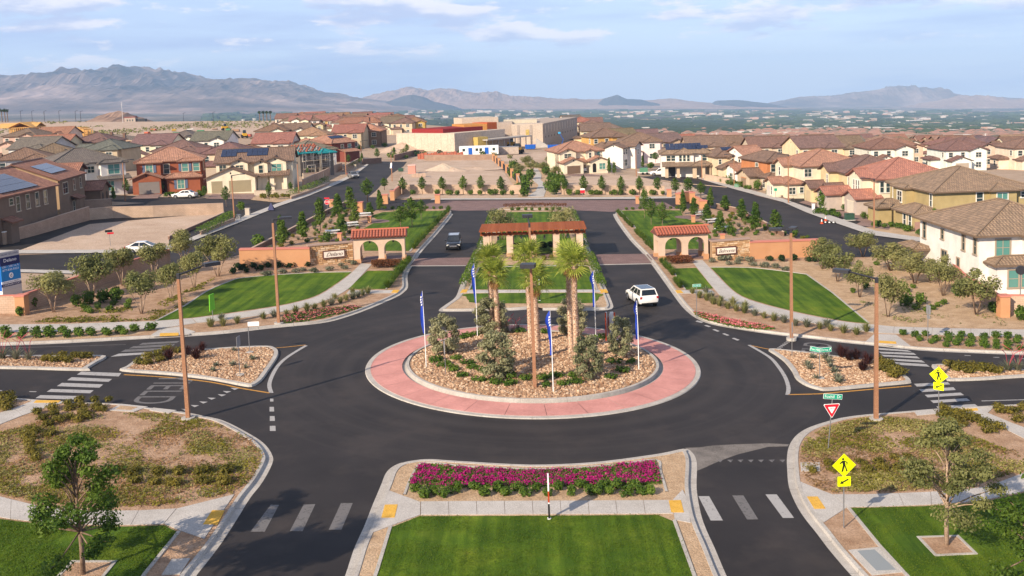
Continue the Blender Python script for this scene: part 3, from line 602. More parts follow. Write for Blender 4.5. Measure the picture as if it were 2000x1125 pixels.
plot('site_yard', [(810, 316), (830, 296), (900, 300), (1140, 296), (1150, 285), (1200, 300), (1100, 310), (1000, 318), (965, 312)], 0.04, lot)
plot('site_yard', [(0, 262), (0, 240), (560, 236), (720, 262), (700, 268), (400, 262), (250, 300)], 0.15, lot)
slabs('path_slab', W([(1030, 385), (1046, 374), (1052, 362), (1040, 352), (1046, 342), (1040, 330)]), W([(1062, 385), (1066, 374), (1068, 362), (1056, 352), (1058, 342), (1050, 330)]), sheet('garden_ground', W([(1005, 388), (985, 320), (1090, 318), (1090, 388)]), 0.045, gravel_tan, kind='structure'), h=0.1, step=2.0)
# ---- painted markings
def mark(px, m=white_paint, name='crosswalk_stripe', h=0.012): sheet(name, W(px), h, m, road)
for q in ([(529, 986), (545, 986.5), (517, 1039), (489, 1039)], [(593, 986), (616, 985), (591, 1038), (566, 1038)], [(666, 983), (689, 983), (667, 1035), (642, 1035)]): mark(q, worn_paint)
mark([(1364, 969.5), (1385, 969.5), (1412, 1017), (1388, 1017)]); mark([(1430, 968), (1452, 968), (1481, 1015), (1459, 1015)], worn_paint); mark([(1495, 966), (1517, 966), (1551, 1012), (1529, 1012)])
for q in ([(159, 726), (237, 729), (232, 735.5), (150, 732)], [(140, 737), (219, 740.5), (212, 746), (131, 743)], [(121, 748), (202, 751), (194, 757.5), (111, 754.5)], [(100, 760), (183, 762.5), (176, 768.5), (91, 765.5)], [(79, 772), (163, 774), (157, 781), (69, 778)]): mark(q)
for q in ([(232, 691), (318, 687), (312, 690), (216, 697)], [(245, 683), (328, 679.5), (322, 684), (235, 688)], [(260, 676.5), (342, 672), (337, 676.5), (252, 681)], [(279, 670), (352, 666), (345, 670), (271, 674)]): mark(q, worn_paint if q[0][0] > 240 else white_paint)
for q in ([(1707, 679), (1772, 684), (1781, 687.5), (1711, 683)], [(1716, 687), (1784, 689.5), (1790, 693.5), (1721, 690.5)], [(1721, 693), (1791, 696.5), (1797, 700.5), (1727, 696.5)], [(1728, 700), (1800, 704), (1807, 708.5), (1735, 704)], [(1737, 707), (1809, 711.5), (1816, 716.5), (1741, 712)]): mark(q)
for q in ([(1785, 750), (1851, 746.5), (1856, 751), (1791, 755.5)], [(1795, 761), (1862, 756.5), (1867, 762), (1801, 766)], [(1806, 771.5), (1876, 767), (1883, 772), (1812, 776.5)], [(1817, 782.5), (1888, 778), (1895, 783), (1823, 787.5)], [(1829, 794), (1904, 789.5), (1910, 794), (1833, 799)]): mark(q)
for q in ([(527.5, 779), (534, 779), (534, 784.5), (527.5, 784.5)], [(526.5, 795), (535, 795), (535.5, 804), (526.5, 804)], [(527, 813), (536.5, 813), (537, 822.5), (527, 822.5)], [(527, 832), (538, 832), (538.5, 842), (527, 842)]): mark(q, white_paint, 'dashed_line')
for q in ([(1362, 626), (1374, 629), (1370, 631), (1358, 628)], [(1380, 635), (1389, 638), (1384, 639), (1375, 636)], [(1396, 643), (1406, 647), (1401, 648), (1391, 644)], [(1415, 651), (1425, 655), (1420, 656), (1410, 652)], [(1434, 660), (1445, 664), (1440, 665.5), (1429, 661)]): mark(q, white_paint, 'dashed_line')
for k in range(9): mark([(1549.5 - 3.3 * k, 663 + 2.4 * k), (1541.5 - 3.3 * k, 662.2 + 2.4 * k), (1540.5 - 3.3 * k, 663.4 + 2.4 * k), (1548.5 - 3.3 * k, 664.2 + 2.4 * k)], white_paint, 'yield_line')
for k, (x, y) in enumerate(((458, 759), (443, 765), (433, 771.5), (413, 778), (397, 785.5), (380, 792.5), (362, 800))): mark([(x + 9, y - .5), (x - 8, y - 1.2), (x, y + 3)], white_paint, 'yield_triangle')
for x in (1406, 1426, 1446, 1466, 1486, 1507, 1528): mark([(x - 6, 898.5), (x + 6, 898), (x + 1, 903.5)], worn_paint, 'yield_triangle')
def pline(px, w, m, name): strip(name, smooth_line(W(px), 4), w, 0.013, 0.0131, m, road)
pline([(242, 732), (330, 737.5), (400, 745), (440, 752), (470, 758.5), (528, 768)], 0.18, yellow_paint, 'edge_line'); pline([(530, 768), (526, 752), (532, 733), (545, 712), (565, 695), (598, 675)], 0.28, white_paint, 'edge_line'); pline([(522, 681), (560, 678), (597, 674)], 0.14, yellow_paint, 'edge_line')
pline([(1540, 771), (1600, 769.5), (1640, 766), (1710, 760), (1780, 754)], 0.18, yellow_paint, 'edge_line'); pline([(1538, 771.5), (1540, 758), (1534, 738), (1520, 716), (1502, 697), (1463, 674)], 0.28, white_paint, 'edge_line'); pline([(1465, 674.5), (1485, 679), (1505, 683)], 0.14, yellow_paint, 'edge_line')
pline([(1917, 783.5), (2000, 781), (2100, 778)], 0.13, white_paint, 'lane_line'); pline([(0, 680), (120, 677), (246, 673)], 0.10, worn_paint, 'lane_line')
for a in ((1884, 694.5), (1940, 698), (1996, 701)): pline([(a[0], a[1]), (a[0] + 12, a[1] + .4)], 0.14, white_paint, 'lane_line')
pline([(57, 765), (71, 765.5)], 0.14, white_paint, 'lane_line'); pline([(-8, 763), (4, 763.2)], 0.14, white_paint, 'lane_line')
# the word YIELD on the asphalt of the west lane, read by traffic coming from the left
def ground_text(body, px_c, px_top, size, stretch, m, parent, name):
    cu = bpy.data.curves.new(name, 'FONT'); cu.body = body; cu.size = size; cu.align_x = 'CENTER'; cu.align_y = 'CENTER'; cu.materials.append(m)
    o = bpy.data.objects.new(name, cu); COL.objects.link(o); dg = bpy.context.evaluated_depsgraph_get(); me = bpy.data.meshes.new_from_object(o.evaluated_get(dg)); bpy.data.objects.remove(o)
    a = Vector(G(*px_c)); b = Vector(G(*px_top)); up = (b - a).normalized(); ri = Vector((up.y, -up.x))
    for v in me.vertices: q = a + ri * v.co.x + up * v.co.y * stretch; v.co = (q.x, q.y, gz(q.x) + 0.0135)
    me.materials.clear(); me.materials.append(m); return mesh_obj(name, me, parent)
ground_text('YIELD', (318, 760.5), (430, 760), 2.5, 1.5, worn_paint, road, 'road_lettering'); ground_text('YIELD', (1597, 686), (1520, 679), 2.1, 1.5, worn_paint, road, 'road_lettering')
# ================================================================== vegetation
RND = random.Random(7)
ORD = ['first', 'second', 'third', 'fourth', 'fifth', 'sixth', 'seventh', 'eighth', 'ninth', 'tenth', 'eleventh', 'twelfth', 'thirteenth', 'fourteenth', 'fifteenth', 'sixteenth', 'seventeenth', 'eighteenth', 'nineteenth', 'twentieth', 'twenty-first', 'twenty-second', 'twenty-third', 'twenty-fourth', 'twenty-fifth', 'twenty-sixth', 'twenty-seventh', 'twenty-eighth', 'twenty-ninth', 'thirtieth']
def order_label(objs, fmt, group, cat):
    # number the members of a row from the left of the photograph
    objs = sorted(objs, key=lambda o: scr(*o.location)[0])
    for i, o in enumerate(objs): tag(o, fmt.format(ORD[i] if i < len(ORD) else str(i + 1) + 'th'), cat, group)
def leaf(mb, p, s, rnd, tint, up=0.3, asp=0.55, out=None):
    n = Vector((rnd.gauss(0, 1), rnd.gauss(0, 1), rnd.gauss(0, 1) + up * 2))
    if out: n += out * 1.9
    n.normalize()
    a = n.orthogonal().normalized(); a.rotate(Matrix.Rotation(rnd.uniform(0, 2 * pi), 3, n)); b = n.cross(a)
    p = Vector(p); a = a * s; b = b * s * asp
    mb.face([p - a, p - b * 0.9 + a * 0.1, p + a, p + b * 0.9 - a * 0.1]); mb.t.append(min(1, max(0, tint)))
def crown(clumps, size, seed, up=0.3, asp=0.55, fill=0.35):
    # clumps: (cx, cy, cz, rx, ry, rz, n)
    rnd = random.Random(seed); mb = MB(); mb.t = []
    for cx, cy, cz, rx, ry, rz, n in clumps:
        base = rnd.uniform(0.1, 0.75)
        for _ in range(n):
            d = Vector((rnd.gauss(0, 1), rnd.gauss(0, 1), rnd.gauss(0, 1))).normalized(); r = rnd.uniform(fill, 1.0) ** 0.6 * (0.85 + 0.4 * mnoise.noise((d.x * 1.7 + cx, d.y * 1.7 + cy, d.z * 1.7 + seed)))
            p = (cx + d.x * r * rx, cy + d.y * r * ry, cz + d.z * r * rz)
            leaf(mb, p, size * rnd.uniform(0.6, 1.35), rnd, base + rnd.uniform(-0.3, 0.35), up, asp, d)
    return mb
def stems(paths, n=5):
    mb = MB()
    for pts, rads in paths: mb.tube(pts, rads, n)
    return mb
class Proto:
    # a plant kept as meshes only; place() makes the object and its parts
    def __init__(s, name, crown_me, trunk_me=None, trunk_name='trunk', crown_name='crown'): s.name, s.c, s.t, s.tn, s.cn = name, crown_me, trunk_me, trunk_name, crown_name
    def place(s, x, y, z, sc, rz=None, label=None, cat=None, group=None, sz=None):
        rz = RND.uniform(0, 6.28) if rz is None else rz
        if s.t is None:
            o = mesh_obj(s.name, s.c, None, (x, y, z), None, (0, 0, rz), (sc, sc, sz or sc)); return tag(o, label, cat, group)
        e = empty(s.name, (x, y, z), rz, label, cat, group); e.scale = (sc, sc, sz or sc)
        mesh_obj(s.tn, s.t, e); mesh_obj(s.cn, s.c, e); return e
def multi_tree(seed, h, w, lf, bk, n, size, nst=4, name='desert_tree', cz=0.62, lo=0.34):
    rnd = random.Random(seed); paths = []; clumps = []
    for k in range(nst):
        a = 2 * pi * k / nst + rnd.uniform(-.4, .4); ex, ey = cos(a) * w * 0.26, sin(a) * w * 0.26; eh = h * rnd.uniform(0.6, 0.82)
        paths.append(([(cos(a) * .08, sin(a) * .08, -0.1), (ex * .45 + rnd.uniform(-.08, .08), ey * .45, eh * .4), (ex, ey, eh * .75), (ex * 1.4, ey * 1.4, eh)], [.06 * h / 4.5, .05 * h / 4.5, .03 * h / 4.5, .01]))
        for j in range(3):
            b = a + rnd.uniform(-.8, .8); q = rnd.uniform(.6, 1.2); paths.append(([(ex * .6, ey * .6, eh * .55), (ex * .8 + cos(b) * w * .2 * q, ey * .8 + sin(b) * w * .2 * q, eh * rnd.uniform(.7, .95))], [.025, .008]))
    for k in range(13):
        a = rnd.uniform(0, 6.28); r = w * 0.5 * rnd.uniform(0.1, 0.75); z = h * rnd.uniform(lo + .14, 0.86); q = rnd.uniform(.20, .33) * (1.15 - abs(z / h - .6))
        clumps.append((cos(a) * r, sin(a) * r, z, w * q, w * q, h * q * .72, n // 13))
    return Proto(name, crown(clumps, size, seed).mesh('crown', lf), stems(paths).mesh('trunk', bk, True))
def oval_tree(seed, h, w, lf, bk, n, size, name='street_tree', base=0.34, cone=0.0):
    rnd = random.Random(seed); clumps = []; paths = [([(0, 0, -.1), (.02, .01, h * .4), (-.02, .03, h * .75), (0, 0, h * .95)], [.055 * h / 4, .045 * h / 4, .025 * h / 4, .006])]
    for k in range(14):
        t = (k + .5) / 14; z = h * (base + (1 - base) * t * 0.94); prof = sin(pi * min(1, t * 0.9 + 0.12)) ** 0.7 if not cone else (1 - t * cone) * (0.55 + 0.45 * min(1, t * 5))
        a = k * 2.4 + rnd.uniform(-.5, .5); r = w * .5 * prof
        clumps.append((cos(a) * r * .45, sin(a) * r * .45, z, r * .75, r * .75, h * .10 + r * .12, n // 14))
        paths.append(([(0, 0, z - h * .1), (cos(a) * r * .8, sin(a) * r * .8, z + .05)], [.02 * h / 4, .006]))
    return Proto(name, crown(clumps, size, seed).mesh('crown', lf), stems(paths).mesh('trunk', bk, True))
def ball(seed, lf, n=170, size=.10, w=1.0, h=.6, name='shrub', up=.3, lobes=5):
    rnd = random.Random(seed); cl = []
    for k in range(lobes):
        a = rnd.uniform(0, 6.28); r = .26 * w * rnd.uniform(.3, 1); cl.append((cos(a) * r, sin(a) * r, h * rnd.uniform(.36, .52), w * .3, w * .3, h * .44, n // lobes))
    return Proto(name, crown(cl, size, seed, up, .55, .5).mesh('foliage', lf))
def tuft(seed, lf, n=60, h=.7, spread=.55, wid=.03, name='grass_tuft', stalks=None):
    rnd = random.Random(seed); mb = MB(); mb.t = []
    for k in range(n):
        a = rnd.uniform(0, 6.28); t = rnd.uniform(0, 1) ** .7 * spread; hh = h * rnd.uniform(.6, 1.1) * (1 - .35 * t / max(spread, .01)); d = Vector((cos(a), sin(a), 0)); s = Vector((-sin(a), cos(a), 0)) * wid
        b = d * rnd.uniform(0, .12); m = b + d * t * .5 + Vector((0, 0, hh * .7)); e = b + d * t * 1.15 + Vector((0, 0, hh))
        mb.face([b - s, b + s, m + s * .7, m - s * .7]); mb.face([m - s * .7, m + s * .7, e]); q = rnd.random(); mb.t += [q, q]
    if stalks:
        for k in range(stalks):
            a = rnd.uniform(0, 6.28); d = Vector((cos(a), sin(a), 0)); p0 = Vector((0, 0, .2)); p1 = d * .35 + Vector((0, 0, h * 1.5)); p2 = d * .8 + Vector((0, 0, h * 1.9)); f0 = len(mb.f)
            mb.tube([p0, p1, p2], [.012, .012, .02], 3, 1); mb.t += [.5] * (len(mb.f) - f0)
    return mb
P_ = {}
P_['desert'] = [multi_tree(s, 4.5, 3.7, LF['olive'], bark_pale, 3400, .13) for s in (1, 2, 3, 4)]
P_['desertg'] = [multi_tree(s, 4.5, 3.7, LF['olive'], bark, 3400, .125) for s in (5, 6)]
def round_bush(seed, h, w, lf, n, size):
    rnd = random.Random(seed); cl = []
    for k in range(22):
        t = (k + .5) / 22; z = h * (.10 + .80 * t); r = w * .34 * sin(pi * (.18 + .74 * t)) ** .7; a = k * 2.4 + rnd.uniform(-.4, .4); cl.append((cos(a) * r, sin(a) * r, z, w * .19, w * .19, h * .115, n // 22))
    return Proto('olive_shrub', crown(cl, size, seed, .35, .5, .25).mesh('crown', lf), stems([([(0, 0, -.1), (.1 * k - .1, .06 * k, h * .5)], [.05, .02]) for k in range(3)]).mesh('trunk', bark, True))
P_['silver'] = [round_bush(s, 3.1, 2.7, LF['silver'], 4200, .105) for s in (11, 12, 13)]
P_['ochretree'] = [multi_tree(s, 4.2, 4.0, LF['olive'], bark_pale, 2400, .12, 5) for s in (15, 16)]
P_['oval'] = [oval_tree(s, 3.6, 1.5, LF['green'], bark, 1000, .11) for s in (21, 22, 23)]
P_['cone'] = [oval_tree(s, 4.0, 2.0, LF['green'], bark, 1900, .13, 'young_tree', .16, .75) for s in (25, 26, 27)]
P_['lime'] = [oval_tree(s, 3.8, 2.0, LF['lime'], bark, 1100, .13, 'young_tree', .22, .55) for s in (28, 29)]
P_['lawn'] = [oval_tree(s, 4.2, 2.6, LF['green'], bark_pale, 1500, .12, 'lawn_tree', .36) for s in (31, 32, 33)]
P_['bush'] = [ball(s, LF['green'], 420, .14, 1.7, 1.5, 'green_bush') for s in (41, 42)]
P_['dbush'] = [ball(s, LF['pine'], 260, .12, 1.3, .8, 'dark_shrub') for s in (43, 44)]
P_['green'] = [ball(s, LF['green'], 200, .10, 1.0, .62, 'green_shrub') for s in (45, 46, 47)]
P_['limeb'] = [ball(s, LF['lime'], 200, .10, 1.0, .65, 'lime_shrub') for s in (48, 49)]
P_['yellow'] = [ball(s, LF['yellow'], 200, .10, 1.0, .6, 'yellow_shrub') for s in (50, 51)]
P_['ochre'] = [ball(s, LF['ochre'], 300, .075, 1.05, .5, 'ochre_shrub', .8, 7) for s in (52, 53, 54)]
P_['sage'] = [ball(s, LF['sage'], 200, .10, 1.1, .55, 'sage_shrub') for s in (55, 56)]
P_['low'] = [ball(s, LF['green'], 220, .085, 1.1, .42, 'creeping_shrub', .6) for s in (57, 58, 59)]
P_['red'] = [ball(s, LF['red'], 220, .10, 1.0, .7, 'red_shrub') for s in (60, 61)]
P_['purple'] = [Proto('fountain_grass', tuft(s, 0, 150, 1.0, .75, .028).mesh('blades', LF['purple'])) for s in (62, 63)]
P_['grass'] = [Proto('grass_clump', tuft(s, 0, 110, .75, .55, .026).mesh('blades', LF['sage' if s == 66 else 'olive'])) for s in (64, 65, 66)]
P_['ggrass'] = [Proto('fountain_grass', tuft(s, 0, 130, .8, .6, .028).mesh('blades', LF['lime'])) for s in (67, 68)]
pinkstalk = mat('yucca_stalk', (0.45, 0.06, 0.09), 0.6)
P_['yucca'] = [Proto('red_yucca', tuft(s, 0, 90, .75, .6, .022, stalks=5).mesh('blades', [LF['sage'], pinkstalk])) for s in (69, 70)]
def agave(seed):
    mb = MB(); mb.t = []; rnd = random.Random(seed)
    for k in range(16):
        a = k * 2.4; el = .25 + .06 * k; d = Vector((cos(a) * cos(el), sin(a) * cos(el), sin(el))); s = Vector((-sin(a), cos(a), 0)) * .07; e = d * .45
        mb.face([Vector((0, 0, .03)) - s * .6, Vector((0, 0, .03)) + s * .6, e * .55 + s, e]); mb.face([Vector((0, 0, .03)) - s * .6, e, e * .55 - s]); q = rnd.random(); mb.t += [q, q]
    return mb.mesh('leaves', LF['sage'])
P_['agave'] = [Proto('agave', agave(s)) for s in (71, 72)]
def put(kind, px, py, h_px=None, dz=0.14, sc=None, **kw):
    # h_px: height of the plant in photo pixels, measured at its own distance
    pr = RND.choice(P_[kind]); x, y = G(px, py)
    if h_px: 
        H0 = {'desert': 4.4, 'desertg': 4.4, 'silver': 3.0, 'ochretree': 4.1, 'oval': 3.6, 'cone': 4.0, 'lime': 3.8, 'lawn': 4.2, 'bush': 1.5}.get(kind, .6)
        sc = h_px / ((py - HY) / H_) / H0
    return pr.place(x, y, gz(x) + dz, sc or 1.0, **kw)
def many(kind, pts, fmt, group, cat='shrub', sc=(.85, 1.15), dz=0.14, zf=None, shared=None):
    objs = []
    for p in pts:
        s = RND.uniform(*sc) * (p[2] if len(p) > 2 else 1); o = put(kind, p[0], p[1], None, dz, s)
        if zf: o.location.xy = G(p[0], p[1], zf(*o.location.xy))
        if zf: o.location.z = gz(o.location.x) + zf(o.location.x, o.location.y)
        objs.append(o)
    if shared or len(pts) > 30:
        for o in objs: tag(o, shared or fmt, cat, group)
    else: order_label(objs, fmt, group, cat)
    return objs
Z = lambda ox, oy, s, pts: [(ox + p[0] / s, oy + p[1] / s, *p[2:]) for p in pts]
# ---- desert trees of the two gateway blocks
def trees(kind, spec, fmt, group, cat='tree', dz=0.14):
    objs = []
    for bx, by, top, w in spec:
        o = put(kind, bx, by, by - top, dz); k = {'desert': 3.7 / 4.4, 'desertg': 3.7 / 4.4, 'silver': 2.7 / 3.0, 'ochretree': 4 / 4.1, 'oval': 1.5 / 3.6, 'cone': .5, 'lime': 2 / 3.8, 'lawn': 2.6 / 4.2, 'bush': 1.7 / 1.5}[kind]
        f = (w * (1.35 if kind in ('cone', 'lime', 'oval') else 1.12) / ((by - top) * k)); o.scale = (o.scale[0] * f, o.scale[1] * f, o.scale[2]); objs.append(o)
    order_label(objs, fmt, group, cat); return objs
trees('desert', [(105, 612, 530, 70), (182, 582, 497, 64), (240, 560, 485, 55), (277, 615, 532, 62), (302, 542, 477, 60), (335, 587, 515, 50), (360, 517, 450, 54), (380, 565, 492, 52), (426, 542, 460, 66)], 'multi-stemmed grey-green tree, {} from the left behind the left curved lawn', 'desert trees left of the Delano gate')
trees('desertg', [(1607, 527, 462, 58), (1636, 552, 480, 55), (1686, 503, 455, 60), (1740, 531, 472, 70), (1787, 556, 492, 68), (1679, 583, 508, 48), (1734, 621, 535, 60), (1817, 552, 505, 40), (1842, 580, 497, 56), (1907, 617, 523, 74)], 'multi-stemmed green tree, {} from the left beyond the right curved lawn', 'desert trees right of the Belmonte gate')
isz = lambda x, y: mound(x, y) - .03
for (bx, by, top, w, lab) in ((868, 692, 614, 68, 'round silvery olive bush at the left edge of the central island'), (960, 650, 577, 74, 'round silvery olive bush at the back left of the central island'), (1118, 652, 581, 64, 'round silvery olive bush at the back right of the central island'), (1214, 697, 619, 56, 'silvery olive bush beside the right flag on the central island'), (971, 739, 647, 78, 'wide silvery olive bush in front of the left palm on the island'), (1150, 739, 653, 66, 'silvery olive bush in front of the twin palms on the island')):
    o = put('silver', bx, by - 8, by - top); o.location.xy = G(bx, by - 4, .6); f = w / ((by - top) * .9); o.scale = (o.scale[0] * f, o.scale[1] * f, o.scale[2]); o.location.z = gz(o.location.x) + isz(*o.location.xy); tag(o, lab, 'bush', 'olive bushes on the central island')
many('low', [(a, b - 5) for a, b in Z(700, 540, 2.857, [(450, 435), (440, 490), (480, 515), (545, 480), (610, 505), (640, 525), (530, 540), (585, 570), (675, 595), (765, 607), (850, 612), (850, 575), (940, 585), (1030, 585), (1045, 620), (1110, 570), (1140, 615), (1215, 605), (1195, 570), (1405, 580), (1470, 545), (1520, 500), (1430, 500), (610, 360), (660, 345), (590, 365), (900, 330), (1040, 340), (1350, 365), (700, 545)])], 'low dark green shrub, {} from the left among the island stones', 'creeping shrubs on the central island', sc=(1.0, 1.35), zf=isz)
many('yucca', [(990, 648), (1002, 652), (1012, 646), (985, 655)], 'pink-flowered yucca, {} from the left at the back of the island', 'yuccas at the back of the island', zf=isz, cat='yucca')
# ---- front blocks
many('ochre', Z(0, 640, 4, [(290, 695), (340, 740), (410, 660), (430, 700), (460, 750), (530, 620), (550, 660), (550, 725), (620, 600), (640, 635), (650, 690), (690, 725), (610, 750), (740, 595), (760, 650), (790, 670), (850, 595), (380, 785), (265, 845), (240, 890), (400, 860), (230, 935), (250, 1000), (280, 1050)]), 'olive-brown mound shrub, {} from the left atop the left bed', 'mound shrubs at the top of the left bed', sc=(.85, 1.15))
many('ochre', Z(0, 845, 4, [(905, 335), (1045, 345), (1235, 350), (1400, 345), (1580, 340), (1775, 335), (1215, 425), (1365, 435), (1590, 415), (1750, 415), (1060, 415)]), 'olive-brown mound shrub, {} from the left in rows above the left pavement', 'mound shrubs in rows above the left pavement', sc=(1.0, 1.2))
many('ochre', Z(0, 640, 4, [(40, 570), (80, 600), (20, 640), (60, 655)]), 'olive-brown mound shrub, {} from the left in the left corner bed', 'mound shrubs in the left corner bed', sc=(1.0, 1.3))
many('ochre', Z(1500, 640, 4, [(1385, 675), (1380, 720), (1465, 705), (1530, 710), (1440, 760), (1500, 785), (1540, 740), (1620, 750), (1690, 780), (1730, 840), (1800, 810)]), 'olive-brown mound shrub, {} from the left beside the crossing sign on the right', 'mound shrubs beside the far crossing sign', sc=(1.0, 1.3))
many('ochre', Z(1500, 640, 4, [(1795, 650), (1840, 685), (1920, 680), (1960, 750), (1990, 660)]), 'olive-brown mound shrub, {} from the left in the right corner bed', 'mound shrubs in the right corner bed', sc=(1.0, 1.3))
many('ochre', Z(1500, 845, 4, [(470, 272), (725, 262), (865, 259), (995, 234), (1085, 216), (345, 324), (500, 322), (645, 326), (775, 317), (890, 309), (1030, 297)]), 'olive-brown mound shrub, {} from the left around the near yellow crossing sign', 'mound shrubs around the near crossing sign', sc=(.72, .9))
many('ochre', Z(0, 640, 4, [(1090, 295), (1160, 300), (1150, 255), (1230, 235), (1300, 200), (1250, 280), (1390, 210)]), 'olive-brown shrub, {} from the left on the left traffic island', 'shrubs on the left traffic island', sc=(1.1, 1.4))
many('purple', Z(0, 640, 4, [(1320, 262), (1470, 225), (1535, 258), (1580, 195)]), 'dark red fountain grass, {} from the left on the left traffic island', 'red grasses on the left traffic island', 'grass clump', (.8, 1.1))
many('ochre', Z(0, 640, 4, [(370, 275), (450, 280), (490, 250), (530, 285), (585, 245), (650, 255), (690, 250)]), 'olive-brown shrub, {} from the left at the end of the far left strip', 'shrubs on the far left strip', sc=(1.1, 1.35))
many('yucca', Z(0, 640, 4, [(20, 255), (125, 258), (225, 265)]), 'grey yucca with pink stalks, {} from the left on the far left strip', 'yuccas on the far left strip', 'yucca', (1.2, 1.5))
many('purple', Z(1500, 640, 4, [(575, 245), (630, 270), (690, 262), (740, 352), (775, 300)]), 'dark red fountain grass, {} from the left on the right traffic island', 'red grasses on the right traffic island', 'grass clump', (.85, 1.15))
many('ochre', Z(1500, 640, 4, [(890, 345), (930, 308), (970, 335), (1010, 395), (960, 375), (1040, 375), (880, 298), (985, 400)]), 'yellow-brown shrub, {} from the left on the right traffic island', 'shrubs on the right traffic island', sc=(1.15, 1.45))
many('agave', Z(1500, 640, 4, [(450, 255), (475, 290), (490, 325), (520, 365), (310, 315), (325, 340), (350, 255), (540, 410), (555, 445), (375, 415)]), 'pale agave, {} from the left on the stones of the right traffic island', 'agaves on the right traffic island', 'agave', (1.0, 1.4))
many('agave', Z(0, 640, 4, [(1690, 315), (1820, 310), (1920, 330), (1665, 355), (1830, 195), (1975, 265)]), 'pale agave, {} from the left on the stones of the left traffic island', 'agaves on the left traffic island', 'agave', (.8, 1.2))
many('ochre', Z(1500, 640, 4, [(1420, 325), (1480, 345), (1540, 335), (1600, 340), (1560, 365), (1680, 340), (1740, 355), (1790, 370), (1640, 355)]), 'yellow-brown shrub, {} from the left on the far right strip', 'shrubs on the far right strip', sc=(1.15, 1.45))
many('yucca', [(1969, 728), (1988, 728)], 'yucca with pink stalks, {} from the left on the far right strip', 'yuccas on the far right strip', 'yucca', (1.2, 1.4))
many('green', [p for p in Z(900, 760, 3.083, [(90, 620), (150, 662), (215, 625), (275, 652), (345, 625), (390, 662), (455, 625), (520, 655), (585, 617), (660, 650), (730, 612), (770, 645), (835, 650), (855, 610), (900, 645), (950, 615), (1000, 655), (1050, 615), (1080, 650), (1140, 650)])], 'bright green shrub, {} from the left below the right half of the flowers', 'green shrubs below the magenta flowers', sc=(.75, 1.0))
many('green', [p for p in Z(400, 760, 3.083, [(1270, 630), (1320, 665), (1380, 645), (1440, 660), (1510, 635), (1620, 615), (1690, 660), (1760, 620), (1810, 655)])], 'bright green shrub, {} from the left below the left half of the flowers', 'green shrubs below the magenta flowers', sc=(.75, 1.0))
# ---- parkway strips and tufts of the gateway blocks
many('green', Z(0, 420, 4, [(30, 937), (180, 932), (280, 932), (385, 932), (500, 937), (610, 937), (710, 937), (830, 942), (940, 932), (1060, 922), (1180, 912), (50, 972), (160, 974), (290, 972), (400, 970), (520, 967), (620, 962), (730, 957), (850, 952), (970, 947)]), 'green shrub, {} from the left in the left roadside strip', 'shrubs in the left roadside strip', sc=(1.0, 1.35))
many('green', Z(1500, 420, 4, [(1060, 950), (1145, 960), (1225, 955), (1190, 995), (1280, 1015), (1310, 1000), (1410, 970), (1410, 1000), (1390, 1040), (1505, 965), (1490, 995), (1480, 1030), (1590, 975), (1590, 1005), (1580, 1040), (1685, 975), (1685, 1010), (1690, 1050), (1775, 970), (1780, 1015), (1775, 1055), (1865, 975), (1870, 1035), (1865, 1065), (1950, 985), (1950, 1015), (1975, 1065)]), 'green shrub, {} from the left in the right roadside strip', 'shrubs in the right roadside strip', sc=(.8, 1.1))
many('grass', Z(400, 420, 4, [(45, 885), (130, 832), (145, 878), (255, 858), (460, 823), (545, 808), (640, 798), (710, 778), (800, 758), (860, 748), (930, 728), (990, 715), (1015, 668), (1060, 698), (1105, 678), (1160, 668), (1155, 623), (1200, 653), (1235, 638), (1275, 623)]), 'grass clump, {} from the left beside the left curved path', 'grass clumps along the left curved path', 'grass clump', (.95, 1.3))
many('grass', Z(1200, 420, 4, [(610, 623), (665, 658), (720, 678), (715, 618), (760, 653), (775, 708), (830, 688), (820, 723), (885, 743), (925, 713), (950, 763), (1015, 778), (1020, 743), (1095, 798), (1170, 818), (1245, 838), (1325, 853), (1415, 878), (1505, 888), (1605, 903), (1660, 883), (1690, 918), (1790, 933), (1890, 948), (1970, 923)]), 'grass clump, {} from the left beside the right curved path', 'grass clumps along the right curved path', 'grass clump', (.95, 1.3))
def along(a, b, n, jit=1.5): return [(a[0] + (b[0] - a[0]) * (i + .5) / n + RND.uniform(-jit, jit), a[1] + (b[1] - a[1]) * (i + .5) / n + RND.uniform(-jit, jit) * .6) for i in range(n)]
many('ggrass', along((757, 566), (800, 512), 16), 'soft green grass, {} from the left at the kerb before the Delano gate', 'grasses along the left kerb', 'grass clump', (1.0, 1.4))
many('ggrass', along((806, 490), (878, 412), 26, 1), 'soft green grass, {} from the left along the kerb behind the Delano gate', 'grasses along the left kerb beyond the gate', 'grass clump', (1.0, 1.4))
many('ggrass', along((1292, 514), (1316, 542), 8) + along((1318, 552), (1330, 566), 5), 'soft green grass, {} from the left along the kerb before the Belmonte gate', 'grasses along the right kerb', 'grass clump', (.9, 1.3))
many('ggrass', along((1205, 416), (1236, 448), 8, 1) + along((1242, 455), (1260, 473), 6, 1) + along((1263, 478), (1277, 492), 4, 1), 'soft green grass, {} from the left along the kerb behind the Belmonte gate', 'grasses along the right kerb beyond the gate', 'grass clump', (1.0, 1.4))
many('dbush', Z(400, 420, 4, [(255, 422), (290, 437), (380, 422), (425, 442), (490, 417), (590, 417), (650, 422), (700, 410), (800, 412), (215, 467), (335, 457)]), 'dark shrub, {} from the left at the foot of the left orange wall', 'dark shrubs at the left orange wall', sc=(.8, 1.1))
many('sage', Z(400, 420, 4, [(605, 467), (715, 462), (765, 447), (850, 457), (975, 442), (1065, 407), (1095, 434), (1115, 382), (1160, 397), (500, 477), (470, 482)]), 'grey sage shrub, {} from the left below the Delano sign wall', 'sage shrubs below the Delano wall', sc=(.8, 1.2))
